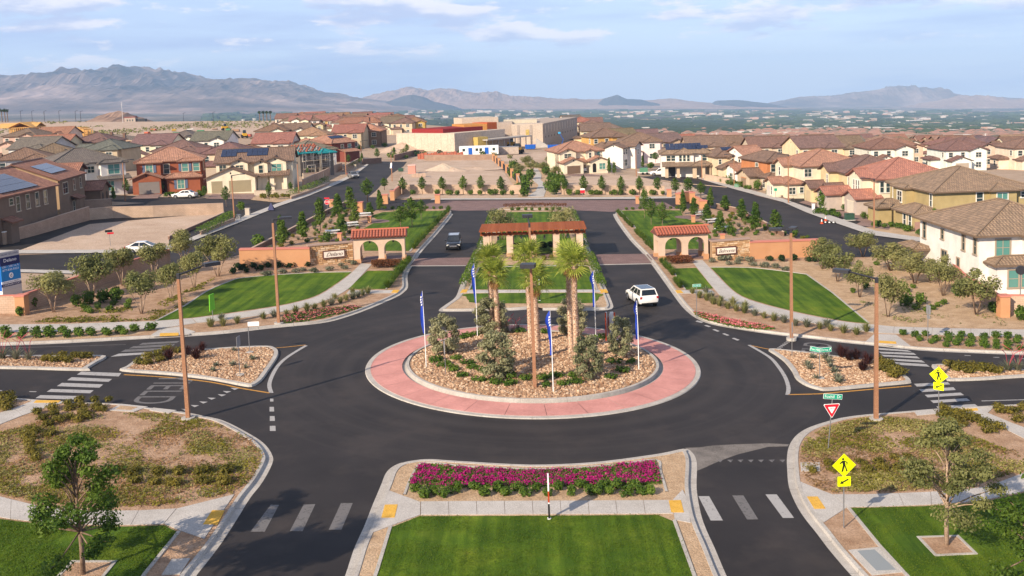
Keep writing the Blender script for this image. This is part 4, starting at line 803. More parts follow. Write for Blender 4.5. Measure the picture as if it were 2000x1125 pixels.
many('dbush', Z(1200, 420, 4, [(1210, 365), (1305, 370), (1410, 360), (1515, 370), (1590, 375)]), 'dark shrub, {} from the left at the foot of the right orange wall', 'dark shrubs at the right orange wall', sc=(.9, 1.2))
many('sage', Z(1200, 420, 4, [(760, 378), (840, 363), (880, 358), (890, 398), (960, 393), (985, 368), (1060, 373), (1085, 408), (1180, 418), (1265, 423), (1340, 443)]), 'grey sage shrub, {} from the left below the Belmonte sign wall', 'sage shrubs below the Belmonte wall', sc=(.9, 1.4))
many('red', Z(1200, 420, 4, [(800, 342), (890, 338), (985, 338)]), 'reddish dry shrub, {} from the left against the Belmonte stone wall', 'reddish shrubs at the Belmonte wall', sc=(.8, 1.0))
many('bush', [(62, 606), (41, 619, .7), (150, 600), (172, 596), (205, 594), (228, 592)], 'dense green bush, {} from the left in front of the long left garden wall', 'bushes before the left garden wall', sc=(.85, 1.1))
many('limeb', Z(0, 420, 4, [(915, 605), (950, 635), (690, 765), (665, 740), (705, 780), (990, 740), (1010, 705), (775, 740), (860, 760), (880, 715)]), 'small bright shrub, {} from the left among the left desert trees', 'small shrubs under the left trees', sc=(.8, 1.15))
many('limeb', Z(1500, 420, 4, [(1135, 580), (1080, 612), (1150, 750), (1380, 710), (1325, 730), (1240, 765), (1280, 750), (845, 402), (1010, 632), (665, 617)]), 'small bright shrub, {} from the left among the right desert trees', 'small shrubs under the right trees', sc=(.8, 1.1))
many('bush', Z(1500, 420, 4, [(1040, 610), (1200, 712), (1080, 725), (1760, 770), (770, 590, .6), (1490, 640), (1990, 830)]), 'dense green bush, {} from the left on the right sandy slope', 'bushes on the right sandy slope', sc=(.8, 1.05))
# clipped hedges
def hedge(px_line, w, h, lf, label, n, name='hedge'):
    ln = W(px_line); mb = MB(); mb.t = []; rnd = random.Random(int(px_line[0][0])); d = [0]
    for a, b in zip(ln, ln[1:]): d.append(d[-1] + hypot(b[0] - a[0], b[1] - a[1]))
    x0, y0 = ln[0]
    for _ in range(n):
        t = rnd.uniform(0, d[-1]); i = max(k for k in range(len(d) - 1) if d[k] <= t); u = (t - d[i]) / (d[i + 1] - d[i]); a, b = ln[i], ln[i + 1]
        q = Vector((b[0] - a[0], b[1] - a[1])).normalized(); s = rnd.uniform(-.5, .5) * w; z = rnd.uniform(.1, 1) ** .5 * h * (1 - .25 * (abs(s) / (.5 * w)) ** 3)
        px_, py_ = a[0] + (b[0] - a[0]) * u - q.y * s, a[1] + (b[1] - a[1]) * u + q.x * s
        leaf(mb, (px_ - x0, py_ - y0, gz(px_) - gz(x0) + z), .11 * rnd.uniform(.7, 1.3), rnd, rnd.random(), .6)
    return tag(mb.obj(name, lf, None, (x0, y0, gz(x0) + .12)), label, 'hedge')
hedge([(907, 565), (934, 503)], 1.1, .9, LF['green'], 'clipped green hedge along the left kerb of the far median lawn', 1900); hedge([(938, 496), (947, 462), (960, 425)], 1.0, .8, LF['green'], 'green hedge along the left kerb beside and behind the pergola', 1900)
hedge([(1176, 565), (1167, 545)], 1.0, .8, LF['green'], 'short green hedge at the front right corner of the far median', 700); hedge([(1166, 537), (1152, 503)], 1.0, .8, LF['green'], 'clipped green hedge beside the right kerb next to the pergola', 1100); hedge([(1144, 490), (1128, 440), (1119, 418)], 1.0, .8, LF['green'], 'green hedge along the right kerb behind the pergola', 1500)
hedge([(985, 408.5), (1045, 406), (1106, 407.5)], 1.6, .8, LF['red'], 'reddish hedge round the far nose of the median', 1500)
hedge([(726, 524), (783, 522)], 2.2, .8, LF['red'], 'square reddish-green hedge in front of the Delano arches', 2200); hedge([(1306, 516), (1348, 514)], 2.2, .8, LF['red'], 'square reddish-green hedge in front of the Belmonte arches', 1900)
many('limeb', [(x, 412.6) for x in (1000, 1013, 1027, 1040, 1053, 1067, 1080, 1092)], 'small round shrub, {} from the left at the far end of the median lawn', 'round shrubs at the end of the median lawn', sc=(.9, 1.1))
many('yellow', [(938, 508), (955, 512), (1006, 511), (1020, 512), (1062, 510), (1078, 509), (1096, 511), (1122, 510)], 'yellow-green shrub, {} from the left in front of the pergola columns', 'yellow-green shrubs before the pergola', sc=(.95, 1.3))
many('dbush', [(966, 490), (1008, 487), (1021, 489), (1062, 486), (1075, 484), (1092, 486)], 'dark shrub, {} from the left behind the pergola columns', 'dark shrubs behind the pergola', sc=(1.0, 1.3))
many('limeb', along((745, 410.5), (868, 409.5), 9, 1), 'small shrub, {} from the left along the plaza edge of the left park', 'shrubs along the left park edge', sc=(.8, 1.1)); many('limeb', along((1215, 411.5), (1330, 409.5), 8, 1), 'small shrub, {} from the left along the plaza edge of the right park', 'shrubs along the right park edge', sc=(.8, 1.1))
trees('ochretree', [(983, 470, 404, 58), (1102, 468, 404, 56)], 'wide brownish-green tree, {} from the left behind the pergola', 'trees behind the pergola')
# ---- street trees
trees('oval', [(787, 381, 347, 15), (825, 380, 346, 14), (864, 380, 346, 15), (905, 380, 344, 15), (940, 380, 344, 14), (979, 380, 345, 15)], 'small oval street tree, {} from the left in front of the bare left lot', 'street trees before the left lot')
trees('oval', [(1102, 381, 345, 15), (1140, 381, 343, 15), (1176, 381, 344, 14), (1213, 381, 345, 14), (1249, 381, 345, 14), (1284, 381, 346, 16), (1319, 384, 348, 16), (1344, 384, 347, 17), (1369, 387, 356, 17)], 'small oval street tree, {} from the left in front of the bare right lot', 'street trees before the right lot')
many('limeb', [(p[0], 381.6) for p in Z(740, 230, 5, [(330, 735), (570, 732), (690, 728), (775, 733), (890, 733), (990, 728), (1090, 733), (1130, 728), (1220, 738), (1310, 728)])], 'yellow-green bush, {} from the left against the low left lot wall', 'bushes against the left lot wall', sc=(1.6, 2.2))
many('limeb', [(p[0], 381.6) for p in Z(1070, 250, 8.333, [(350, 1075), (490, 1070), (700, 1075), (780, 1080), (855, 1065), (1020, 1065), (1090, 1080), (1190, 1070), (1370, 1070), (1410, 1080), (1700, 1080), (1870, 1070)])], 'yellow-green bush, {} from the left against the low right lot wall', 'bushes against the right lot wall', sc=(1.4, 2.0))
trees('cone', [(592, 470, 413, 26), (660, 425, 379, 26), (668, 460, 419, 26), (551, 483, 421, 26), (722, 424, 396, 20), (742, 414, 372, 16)], 'young green tree, {} from the left on the left park slope', 'young trees of the left park')
trees('lime', [(626, 452, 388, 24), (685, 416, 366, 22), (694, 440, 396, 20)], 'bright green young tree, {} from the left on the left park slope', 'bright young trees of the left park')
trees('oval', [(718, 394, 350, 22), (751, 372, 348, 14)], 'dense oval tree, {} from the left at the corner of the left street', 'oval trees at the left street corner')
trees('lawn', [(783, 448, 404, 38), (805, 446, 387, 38), (823, 430, 391, 24)], 'leafy young tree, {} from the left on the lawn of the left park', 'lawn trees of the left park')
trees('cone', [(1388, 408, 367, 16), (1334, 420, 371, 16), (1356, 424, 387, 20), (1380, 438, 399, 24), (1416, 412, 382, 22), (1448, 432, 389, 23), (1476, 454, 395, 26), (1407, 458, 414, 25)], 'young green tree, {} from the left on the right park slope', 'young trees of the right park')
trees('lime', [(1516, 459, 411, 26)], 'bright green conical tree behind the right orange wall', 'bright tree behind the wall')
trees('lawn', [(1259, 427, 369, 22), (1272, 441, 389, 28), (1294, 446, 396, 30)], 'leafy young tree, {} from the left on the lawn of the right park', 'lawn trees of the right park')
trees('bush', [(505, 484, 456, 34), (636, 474, 451, 26), (1429, 460, 437, 24), (1551, 462, 444, 18)], 'dense green bush, {} from the left behind the gateway walls', 'bushes behind the gateway walls', 'bush')
# planted slopes of the parks, beside the streets
def slope(poly, n, seed, nm):
    r = random.Random(seed); pts = scatter(W(poly), n, r, 1.6); objs = {'limeb': [], 'yellow': [], 'green': [], 'grass': []}
    for x, y in pts:
        k = r.choice(list(objs)); o = r.choice(P_[k]).place(x, y, gz(x) + .13, r.uniform(.7, 1.2)); objs[k].append(o)
    for k, v in objs.items():
        order_label(v, {'limeb': 'bright green', 'yellow': 'yellow-green', 'green': 'deep green', 'grass': 'grassy'}[k] + ' slope plant, {} from the left in the ' + nm + ' park', 'plants on the ' + nm + ' park slope', 'shrub')
slope([(520, 492), (560, 465), (640, 420), (690, 412), (700, 445), (700, 475), (600, 478)], 84, 5, 'left'); slope([(1395, 464), (1390, 420), (1440, 420), (1500, 444), (1560, 474), (1590, 466), (1540, 464), (1440, 464)], 70, 6, 'right')
# ---- near trees
def big_tree(seed, h, w, lf, n, size, bk, lo=.36):
    rnd = random.Random(seed); cl = []; pa = [([(0, 0, -.15), (.03, 0, h * .2), (-.02, .02, h * .45), (.05, 0, h * .8)], [.11, .095, .075, .02])]
    for k in range(34):
        t = rnd.uniform(0, 1) ** .8; z = h * (lo + (0.97 - lo) * t); a = k * 2.4 + rnd.uniform(-.3, .3); pr = (1 - t) ** .75 * .95 + .12; r = w * .5 * pr * rnd.uniform(.45, 1.0)
        q = rnd.uniform(.20, .40) * (1.25 - .5 * t); c = (cos(a) * r, sin(a) * r, z); cl.append((*c, w * q * .42, w * q * .42, h * q * .20, int(n / 34)))
        z0 = max(h * .3, z - h * .2); pa.append(([(0, 0, z0), (c[0] * .5, c[1] * .5, z0 + (z - z0) * .6), c, (c[0] * 1.25, c[1] * 1.25, z + .12)], [.04, .028, .015, .005]))
    return Proto('leafy_tree', crown(cl, size, seed, .2, .6, .1).mesh('crown', lf), stems(pa, 6).mesh('trunk', bk, True))
x, y = G(163, 1128); big_tree(101, 6.2, 5.0, LF['green'], 10500, .076, bark, .22).place(x, y, gz(x) + .15, 1, 0.3, 'large leafy green tree in a square gravel well on the left lawn', 'tree')
x, y = G(1849, 1071); big_tree(105, 5.7, 5.2, LF['olive'], 12500, .07, bark_pale, .28).place(x, y, gz(x) + .15, 1, 1.9, 'leafy olive-green tree in a square gravel well on the right lawn', 'tree')
x, y = G(2030, 1150); big_tree(109, 5.2, 5.0, LF['lime'], 8500, .075, bark, .10).place(x, y, gz(x) + .15, 1, .7, 'bright green feathery tree cut by the right edge of the lawn', 'tree')
x, y = -22.5, 27.0; big_tree(113, 12.5, 8.5, LF['green'], 7000, .16, bark, .45).place(x, y, gz(x) + .15, 1, .7, 'leafy tree just below the lower left edge, shading the road', 'tree')
# ---- palms
def frond(seed, dead=False):
    rnd = random.Random(seed); mb = MB(); mb.t = []; pl = .85 if not dead else .6
    f0 = 0; mb.tube([(0, 0, 0), (pl * .55, 0, .08), (pl, 0, 0)], [.035, .022, .016], 4); mb.t += [.75] * (len(mb.f) - f0)
    n = 19
    for k in range(n):
        a = R_(-118 + 236 * k / (n - 1)); l = (1.25 - .40 * abs(a) / 2.06) * rnd.uniform(.85, 1.1) * (1 if not dead else .8); d = Vector((cos(a), sin(a), .18 * abs(sin(a)))); s = Vector((-sin(a), cos(a), 0)) * .046
        b = Vector((pl, 0, 0)); m = b + d * l * .55; e = b + d * l + Vector((0, 0, -rnd.uniform(.15, .4))); q = rnd.uniform(.2, 1)
        mb.face([b, m - s, m + s * .2]); mb.face([b, m + s * .2, m + s]); mb.face([m - s, e, m + s * .2]); mb.face([m + s * .2, e, m + s]); mb.t += [q * .9, q, q * .9, q]
    return mb.mesh('frond', LF['palmdry' if dead else 'palm'])
FR = [frond(s) for s in (1, 2, 3, 4)]; FD = [frond(s, True) for s in (5, 6)]
def palm_trunk(h, seed):
    rnd = random.Random(seed); mb = MB(); n = 10; r0, r1 = .21, .16; L_ = [(0, r0 * 1.15), (.4, r0), (h * .5, (r0 + r1) / 2), (h - .3, r1), (h, r1 * 1.1)]
    mb.tube([(.05 * sin(z), 0, z) for z, _ in L_], [r for _, r in L_], n)
    z = .2; k = 0
    while z < h - .1:                                  # cut leaf bases, set in a spiral
        r = r0 + (r1 - r0) * z / h
        for j in range(7):
            a = 2 * pi * j / 7 + k * .45; d = Vector((cos(a), sin(a), 0)); s = Vector((-sin(a), cos(a), 0)) * .075; b = d * (r - .02) + Vector((.05 * sin(z), 0, z)); o = rnd.uniform(.05, .12); t = d * (r + o) + Vector((.05 * sin(z), 0, z + rnd.uniform(.13, .2)))
            mb.face([b - s, b + s, t + s * .5, t - s * .5]); mb.face([t - s * .5, t + s * .5, d * (r - .03) + Vector((.05 * sin(z), 0, z + .16))])
        z += .155; k += 1
    return mb.mesh('trunk', palm_bark)
def palm(px, py, h, label, seed, lean=(0, 0)):
    x, y = G(px, py, .72); e = empty('fan_palm', (x, y, gz(x) + mound(x, y) - .1), 0, label, 'palm tree', 'fan palms on the central island'); mesh_obj('trunk', palm_trunk(h, seed), e); rnd = random.Random(seed)
    for k in range(27):
        t = k / 27; el = R_(80 - 112 * t + rnd.uniform(-8, 8)); az = k * 2.399 + rnd.uniform(-.2, .2); f = mesh_obj('frond', rnd.choice(FR), e, (.05 * sin(h), 0, h - .05 + .2 * (1 - t)), None, (rnd.uniform(-.4, .4), -el, az)); s = rnd.uniform(.75, .98); f.scale = (s, s, s)
    for k in range(7):
        az = rnd.uniform(0, 6.28); f = mesh_obj('dry_frond', rnd.choice(FD), e, (.05 * sin(h), 0, h - .25), None, (rnd.uniform(-.3, .3), R_(rnd.uniform(48, 75)), az)); f.scale = (.65, .65, .65)
    return e
palm(972, 648, 5.1, 'fan palm with a rough pale trunk at the left of the island', 1); palm(962, 640, 6.1, 'taller fan palm standing just behind the left island palm', 2)
palm(1050, 700, 5.9, 'fan palm just right of the tall lamp post on the island', 3); palm(1037, 668, 6.8, 'fan palm hidden behind the lamp post at the island centre', 4)
palm(1116, 684, 7.0, 'left one of the twin fan palms right of the lamp post', 5); palm(1127, 704, 7.3, 'right one of the twin fan palms right of the lamp post', 6)
# ---- stones and ground cover
def rocks(name, pts, smin, smax, zf, label, seed):
    rnd = random.Random(seed); t = (1 + 5 ** .5) / 2
    iv = [Vector(v).normalized() for v in ((-1, t, 0), (1, t, 0), (-1, -t, 0), (1, -t, 0), (0, -1, t), (0, 1, t), (0, -1, -t), (0, 1, -t), (t, 0, -1), (t, 0, 1), (-t, 0, -1), (-t, 0, 1))]
    fc = ((0, 11, 5), (0, 5, 1), (0, 1, 7), (0, 7, 10), (0, 10, 11), (1, 5, 9), (5, 11, 4), (11, 10, 2), (10, 7, 6), (7, 1, 8), (3, 9, 4), (3, 4, 2), (3, 2, 6), (3, 6, 8), (3, 8, 9), (4, 9, 5), (2, 4, 11), (6, 2, 10), (8, 6, 7), (9, 8, 1))
    mb = MB(); mb.t = []
    for x, y in pts:
        s = rnd.uniform(smin, smax); b = len(mb.v); ax = Vector((rnd.uniform(.7, 1.3), rnd.uniform(.7, 1.3), rnd.uniform(.45, .85))) * s; rot = Matrix.Rotation(rnd.uniform(0, 6.28), 3, 'Z'); q = rnd.random(); z0 = gz(x) + zf(x, y) + s * .2
        for v in iv: w = rot @ Vector((v.x * ax.x, v.y * ax.y, v.z * ax.z)) * rnd.uniform(.8, 1.15); mb.v.append((x + w.x, y + w.y, z0 + w.z))
        for f in fc: mb.f.append([b + i for i in f]); mb.m.append(0); mb.t.append(q)
    return tag(mb.obj(name, rockm), None, None, None, 'stuff')
r5 = random.Random(5)
rocks('island_stones', scatter(ring(8.95, 40), 9000, r5), .05, .125, mound, '', 1)
for e, n in ((sp_w_e, 3400), (sp_ww_e, 1300), (sp_e_e, 3400), (sp_ee_e, 1300)): rocks('island_stones', scatter(offset(e, .42, True), n, r5), .045, .11, lambda x, y: .13, '', n)
WELLS = [G(163, 1127), G(1849, 1072)]
def cover(name, poly, n, lfs, size, seed, thr=0.0, zz=.14, scale=.35, hgt=.12):
    rnd = random.Random(seed); mb = MB(); mb.t = []; P = W(poly)
    for x, y in scatter(P, n, rnd):
        v = mnoise.noise((x * scale, y * scale, seed))
        if v < thr + rnd.uniform(-.18, .12) or any(abs(x - a) < 1.25 and abs(y - b) < 1.0 for a, b in WELLS): continue
        tt = .5 + .5 * mnoise.noise((x * .8, y * .8, seed + 9))
        for k in range(3): leaf(mb, (x + rnd.uniform(-.14, .14), y + rnd.uniform(-.14, .14), gz(x) + zz + rnd.uniform(.02, hgt)), size * rnd.uniform(.6, 1.3), rnd, tt + rnd.uniform(-.35, .35), .9); 
    return tag(mb.obj(name, lfs), None, None, None, 'stuff')
cA = [(-60, 880), (0, 850), (120, 815), (230, 812), (300, 812), (360, 815), (440, 838), (490, 862), (512, 890), (500, 935), (455, 968), (380, 985), (300, 995), (160, 995), (60, 984), (0, 968), (-60, 950)]
cC = [(1568, 930), (1565, 890), (1575, 862), (1610, 840), (1680, 822), (1750, 818), (1830, 830), (1880, 850), (1960, 880), (2060, 910), (2000, 925), (1900, 950), (1800, 962), (1700, 966), (1620, 966), (1585, 952)]
cover('ground_cover', cA, 9500, LF['yellow'], .075, 3, .12, hgt=.08); cover('ground_cover', cA, 8000, LF['mat_'], .075, 8, .14, hgt=.08); cover('dry_ground_cover', cA, 7000, LF['dry'], .065, 13, .02, hgt=.06); cover('green_ground_cover', cA, 2200, LF['olive'], .08, 18, .16, scale=.6)
cover('ground_cover', cC, 8500, LF['mat_'], .075, 4, .05, hgt=.08); cover('ground_cover', cC, 6500, LF['yellow'], .075, 9, .13, hgt=.08); cover('dry_ground_cover', cC, 6000, LF['dry'], .065, 14, .02, hgt=.06)
cover('ground_cover', [(60, 633), (160, 610), (300, 600), (420, 545), (440, 552), (360, 598), (304, 628), (200, 634)], 2600, LF['yellow'], .11, 5, .08); cover('ground_cover', [(1640, 560), (1720, 632), (2000, 640), (2000, 600), (1800, 600)], 1200, LF['olive'], .10, 6, .22)
for i, q in enumerate(([(819, 1014), (1050, 1013), (1285, 1011.5), (1316, 1024), (1373, 1185), (715, 1185), (764, 1036)], [(0, 1020), (82, 1030), (212, 1035), (320, 1033), (346, 1047), (283, 1125), (240, 1180), (-60, 1180)], [(1661, 999), (1797, 995), (1925, 986), (2000, 969), (2090, 945), (2090, 1180), (1828, 1180), (1768, 1122)])): cover('lawn_blades', q, 9000, LF['lawn'], .032, 30 + i, -.2, .15, .5, .04)
# flower beds
pet = leaf_mat('petal_magenta', (0.20, 0.004, 0.07), (0.46, 0.012, 0.19), .2); pet2 = leaf_mat('petal_pink', (0.45, 0.05, 0.08), (0.72, 0.30, 0.28), .2)
def flowers(name, poly, n, m1, seed, size, frac):
    rnd = random.Random(seed); mb = MB(); mb.t = []
    for x, y in scatter(W(poly), n, rnd):
        b = mnoise.noise((x * .9, y * .9, seed)); h = .10 + .05 * b
        for k in range(5):
            leaf(mb, (x + rnd.uniform(-.14, .14), y + rnd.uniform(-.14, .14), gz(x) + .14 + rnd.uniform(.03, h)), size * rnd.uniform(.8, 1.2), rnd, rnd.random(), .5); mb.m[-1] = 0
        if rnd.random() < frac + .3 * b:
            for k in range(5): leaf(mb, (x + rnd.uniform(-.12, .12), y + rnd.uniform(-.12, .12), gz(x) + .16 + h + rnd.uniform(0, .06)), size * rnd.uniform(.45, .8), rnd, rnd.random(), 1.2, .9); mb.m[-1] = 1
    return tag(mb.obj(name, [LF['green'], m1]), None, None, None, 'stuff')
flowers('flower_bed', [(808, 938), (815, 920), (826, 913), (850, 913), (920, 920), (1000, 924), (1062, 925), (1130, 922), (1200, 916), (1277, 907), (1285, 925), (1292, 951), (1200, 956), (1050, 956), (900, 958), (802, 956)], 3300, pet, 3, .075, .34)
flowers('flower_bed', [(545, 636), (556, 621), (620, 607), (690, 601), (708, 604), (660, 618), (600, 631)], 700, pet2, 4, .09, .4); flowers('flower_bed', [(1355, 612), (1425, 627), (1480, 637), (1518, 646), (1487, 648), (1425, 640), (1380, 628), (1358, 618)], 750, pet2, 5, .09, .4)
# ================================================================== built objects
def text_mesh(body, size, m, shear=0.0, align='CENTER', extrude=0.0, space=1.0, off=0.0, wid=None):
    cu = bpy.data.curves.new('lettering', 'FONT'); cu.body = body; cu.size = size; cu.align_x = align; cu.align_y = 'CENTER'; cu.shear = shear; cu.extrude = extrude; cu.space_character = space; cu.offset = off; cu.resolution_u = 3
    o = bpy.data.objects.new('lettering', cu); dg = bpy.context.evaluated_depsgraph_get(); me = bpy.data.meshes.new_from_object(o); bpy.data.objects.remove(o)
    xs = [v.co.x for v in me.vertices]; k = 1.0
    if wid and xs: k = wid / (max(xs) - min(xs))
    for v in me.vertices: v.co = (v.co.x * k, -v.co.z, v.co.y)
    me.materials.clear(); me.materials.append(m); return me
def lettering(body, size, m, parent, loc, **kw): return mesh_obj('lettering', text_mesh(body, size, m, **kw), parent, loc)
# ---------------------------------------------------------------- street lamps
def lamp(px, py, h, arms, label, head=(1.0, 0.50, 0.22), r=.12, group='street lamps', foot=True):
    e = at('street_lamp', px, py, 0, label, 'street lamp', group, .12)
    mb = MB(); mb.taper(-r, r, -r, r, 0, h, r * .30, r * .30); mb.obj('pole', lamp_m, e)
    if foot: f = MB(); f.tube([(0, 0, -.1), (0, 0, .12)], [.42, .42], 14); f.obj('concrete_foot', kerbc, e)
    c = MB(); c.box(-.085, .085, -.085, .085, h - .35, h + .08); c.obj('pole_cap', dark_metal, e)
    for az, ln, rise in arms:
        d = Vector((cos(az), sin(az), 0)); a = MB(); p0 = Vector((0, 0, h)); p1 = d * ln + Vector((0, 0, h + rise)); a.tube([p0, p1], [.06, .05], 4); ar = a.obj('arm', dark_metal, e)
        m = Matrix.Translation(p1 + d * head[0] * .4) @ Matrix.Rotation(az, 4, 'Z'); b = MB(); b.box(-head[0] / 2, head[0] / 2, -head[1] / 2, head[1] / 2, -head[2] / 2, head[2] / 2, M4=m); l = MB(); l.box(-head[0] * .4, head[0] * .4, -head[1] * .4, head[1] * .4, -head[2] / 2 - .012, -head[2] / 2 - .004, M4=m)
        b.obj('lamp_head', dark_metal, ar); l.obj('lens', white_m, ar)
    return e
lamp(368, 822, 9.05, [(R_(42), 1.75, .38)], 'brown street lamp on the front left bed, arm over the road')
lamp(1711, 824, 8.85, [(R_(142), 1.75, .30)], 'brown street lamp on the front right bed, arm over the road')
lamp(1045, 768, 8.75, [(R_(-100), .7, .05)], 'tall brown lamp post at the front of the island, head facing the camera', (0.75, .95, .28))
lamp(1041, 650, 9.1, [(R_(95), 1.7, .45)], 'tall brown lamp post at the back of the island, behind the palms', (0.75, .85, .26))
lamp(545, 635, 9.1, [(R_(20), .7, .1)], 'brown street lamp beside the left flower patch and curved lawn')
lamp(1546, 665, 9.0, [(R_(60), .25, .05), (R_(165), .8, .05)], 'twin-headed brown street lamp beside the right curved path')
for (px, py, h, az, lab) in ((458, 433, 7.0, 10, 'brown street lamp at the corner of the left street by the tan cabinet'), (584, 382, 6.3, 200, 'brown street lamp in front of the cream house on the left'), (676, 343, 6.4, 30, 'brown street lamp beside the parked grey car'), (706, 310, 5.0, 20, 'brown street lamp in front of the dark red house'), (766, 355, 6.2, 90, 'brown street lamp with a small flag at the bare lot'), (245, 394, 7.3, 15, 'dark street lamp before the pale house with grey roof'), (1707, 447, 7.2, 178, 'brown street lamp before the red-roofed cream house'), (1540, 397, 8.6, 180, 'brown street lamp beside the green-white A-frame sign'), (1434, 364, 6.4, 175, 'brown street lamp beside the row of right street bushes'), (1371, 351, 5.6, 180, 'brown street lamp in front of the house with arched porch'), (1243, 345, 6.4, 180, 'brown street lamp at the white grey house corner')):
    lamp(px, py, h, [(R_(az), 1.4, .2)], lab, (.7, .3, .14), .10, foot=False)
# ---------------------------------------------------------------- road signs
yel = mat('sign_yellow', (0.72, 0.83, 0.0), 0.5); red_s = mat('sign_red', (0.60, 0.012, 0.03), 0.5); grn_s = mat('sign_green', (0.0, 0.33, 0.20), 0.5); white_s = mat('sign_white', (0.85, 0.85, 0.84), 0.5); blue_s = mat('sign_blue', (0.008, 0.10, 0.42), 0.5); navy_s = mat('sign_navy', (0.008, 0.014, 0.09), 0.5); grey_s = mat('sign_back', (0.32, 0.32, 0.33), 0.5, metal=.4); orange_s = mat('sign_orange', (0.45, 0.06, 0.02), 0.5); sky_s = mat('sign_sky_blue', (0.01, 0.20, 0.50), 0.5); lime_s = mat('sign_lime', (0.16, 0.55, 0.02), 0.5)
def plate(poly, y0, y1, m, parent, name='sign_plate', loc=(0, 0, 0), back=None):
    mb = MB(); mb.prism(poly, y0, y1, axis='y'); me = mb.mesh(name, [m, back or m]); 
    return mesh_obj(name, me, parent, loc)
def rrect(w, h, r=.04, n=3):
    out = []
    for cx, cy, a0 in ((w / 2 - r, h / 2 - r, 0), (-w / 2 + r, h / 2 - r, 90), (-w / 2 + r, -h / 2 + r, 180), (w / 2 - r, -h / 2 + r, 270)):
        for k in range(n + 1): a = R_(a0 + 90 * k / n); out.append((cx + r * cos(a), cy + r * sin(a)))
    return out
def post(parent, h, r=.03, m=None, tilt=0.0): mb = MB(); mb.tube([(0, 0, -.15), (h * tilt, 0, h)], [r, r], 6); return mb.obj('post', m or steel, parent)
def walker(parent, z, s, y):
    mb = MB(); c = [(cos(2 * pi * k / 10) * .055 * s - .05 * s, .30 * s + sin(2 * pi * k / 10) * .055 * s) for k in range(10)]; mb.prism(c, y - .004, y, axis='y')
    for pl in ([(-.10, .22), (.03, .23), (.06, .0), (-.06, -.0)], [(-.06, .02), (.04, .02), (-.06, -.30), (-.13, -.30)], [(.0, .04), (.06, .0), (.16, -.28), (.10, -.30)], [(-.09, .22), (-.06, .15), (-.20, .06), (-.22, .10)], [(.0, .23), (.05, .22), (.16, .14), (.14, .02), (.11, .02), (.11, .12)]):
        mb.prism([(a * s, b * s) for a, b in pl], y - .004, y, axis='y')
    return mb.obj('walking_figure', black_m, parent, (0, 0, z))
def ped_sign(px, py, z1, z2, rz, label, sc=1.0):
    e = at('crossing_sign', px, py, rz, label, 'road sign', 'yellow crossing signs', .14); post(e, z1 + .5)
    d = .56 * sc; p = plate([(d, 0), (0, d), (-d, 0), (0, -d)], -.05, -.035, yel, e, 'diamond_plate', (0, 0, z1)); q = plate(rrect(.62 * sc, .48 * sc), -.05, -.035, yel, e, 'arrow_plate', (0, 0, z2))
    walker(p, 0, 1.0 * sc, -.052)
    ar = MB(); t = lambda a, b: (a * .9 * sc, b * .9 * sc); ar.prism([t(-.22, -.12), t(-.13, .05), t(-.10, -.01), t(.20, .14), t(.23, .08), t(-.06, -.07), t(-.02, -.12)], -.056, -.052, axis='y'); ar.obj('arrow', black_m, q)
    return e
ped_sign(1648, 1036, 3.02, 2.25, R_(4), 'nearest yellow walking-figure sign, on gravel by the right lawn'); ped_sign(1833, 819, 2.68, 1.98, R_(-38), 'farther yellow walking-figure sign at the right crosswalk, turned left')
def street_blade(parent, z, w, h, body, rot=(0, 0, 0), loc=(0, 0), name='name_plate', size=None):
    p = mesh_obj(name, (lambda mb: (mb.prism(rrect(w, h, .03), -.012, .012, axis='y'), mb.mesh(name, white_s))[1])(MB()), parent, (loc[0], loc[1], z), None, rot)
    q = MB(); q.prism(rrect(w - .03, h - .03, .025), -.0165, -.0125, axis='y'); q.obj('green_face', grn_s, p)
    if body: lettering(body, size or h * .85, white_s, p, (0, -.019, -.005), wid=w * .86)
    return p
e = at('yield_sign', 1617, 882, R_(6), 'red and white triangular yield sign with green street name above', 'road sign', None, .14); po = post(e, 3.05, tilt=.09)
tri = lambda s: [(-.47 * s, .27 * s), (-.43 * s, .33 * s), (.43 * s, .33 * s), (.47 * s, .27 * s), (.04 * s, -.46 * s), (-.04 * s, -.46 * s)]
p = plate(tri(1), -.05, -.035, white_s, e, 'triangle_plate', (.21, 0, 2.32)); plate(tri(.91), -.055, -.0505, red_s, p, 'red_border'); plate(tri(.46), -.06, -.0555, white_s, p, 'white_centre', (0, 0, .0)); lettering('YIELD', .12, red_s, p, (0, -.063, .06))
street_blade(e, 3.06, 1.10, .30, 'Foxhill  Dr', (0, R_(6), 0), (.28, -.03))
e = at('street_name_sign', 1601, 743, 0, 'bent green Fox Hill Drive sign on the right traffic island', 'road sign', 'green street signs', .14); post(e, 2.0); f = MB(); f.tube([(0, 0, 0), (0, 0, .06)], [.35, .35], 8); f.obj('concrete_foot', kerbc, e)
street_blade(e, 2.12, .68, .34, 'Fox Hill', (0, R_(9), R_(-14)), (-.33, -.03), size=.26); p = street_blade(e, 2.07, .86, .34, 'Drive', (0, 0, R_(10)), (.42, -.03), size=.26)
for ch in p.children:
    if ch.name.startswith('lettering'): ch.location.x = -.10; ch.scale = (.72, 1, 1)
ar = MB(); ar.prism([(.22, -.11), (.25, -.08), (.33, .03), (.36, .0), (.37, .11), (.26, .10), (.30, .06)], -.024, -.0195, axis='y'); ar.obj('arrow', white_s, p)
e = at('street_name_sign', 1361, 621, R_(8), 'green street name sign beside the white car, right of the junction', 'road sign', 'green street signs', .14); post(e, 2.7); street_blade(e, 2.82, .78, .26, 'Fox Hill Dr', (0, 0, 0), (.03, -.03))
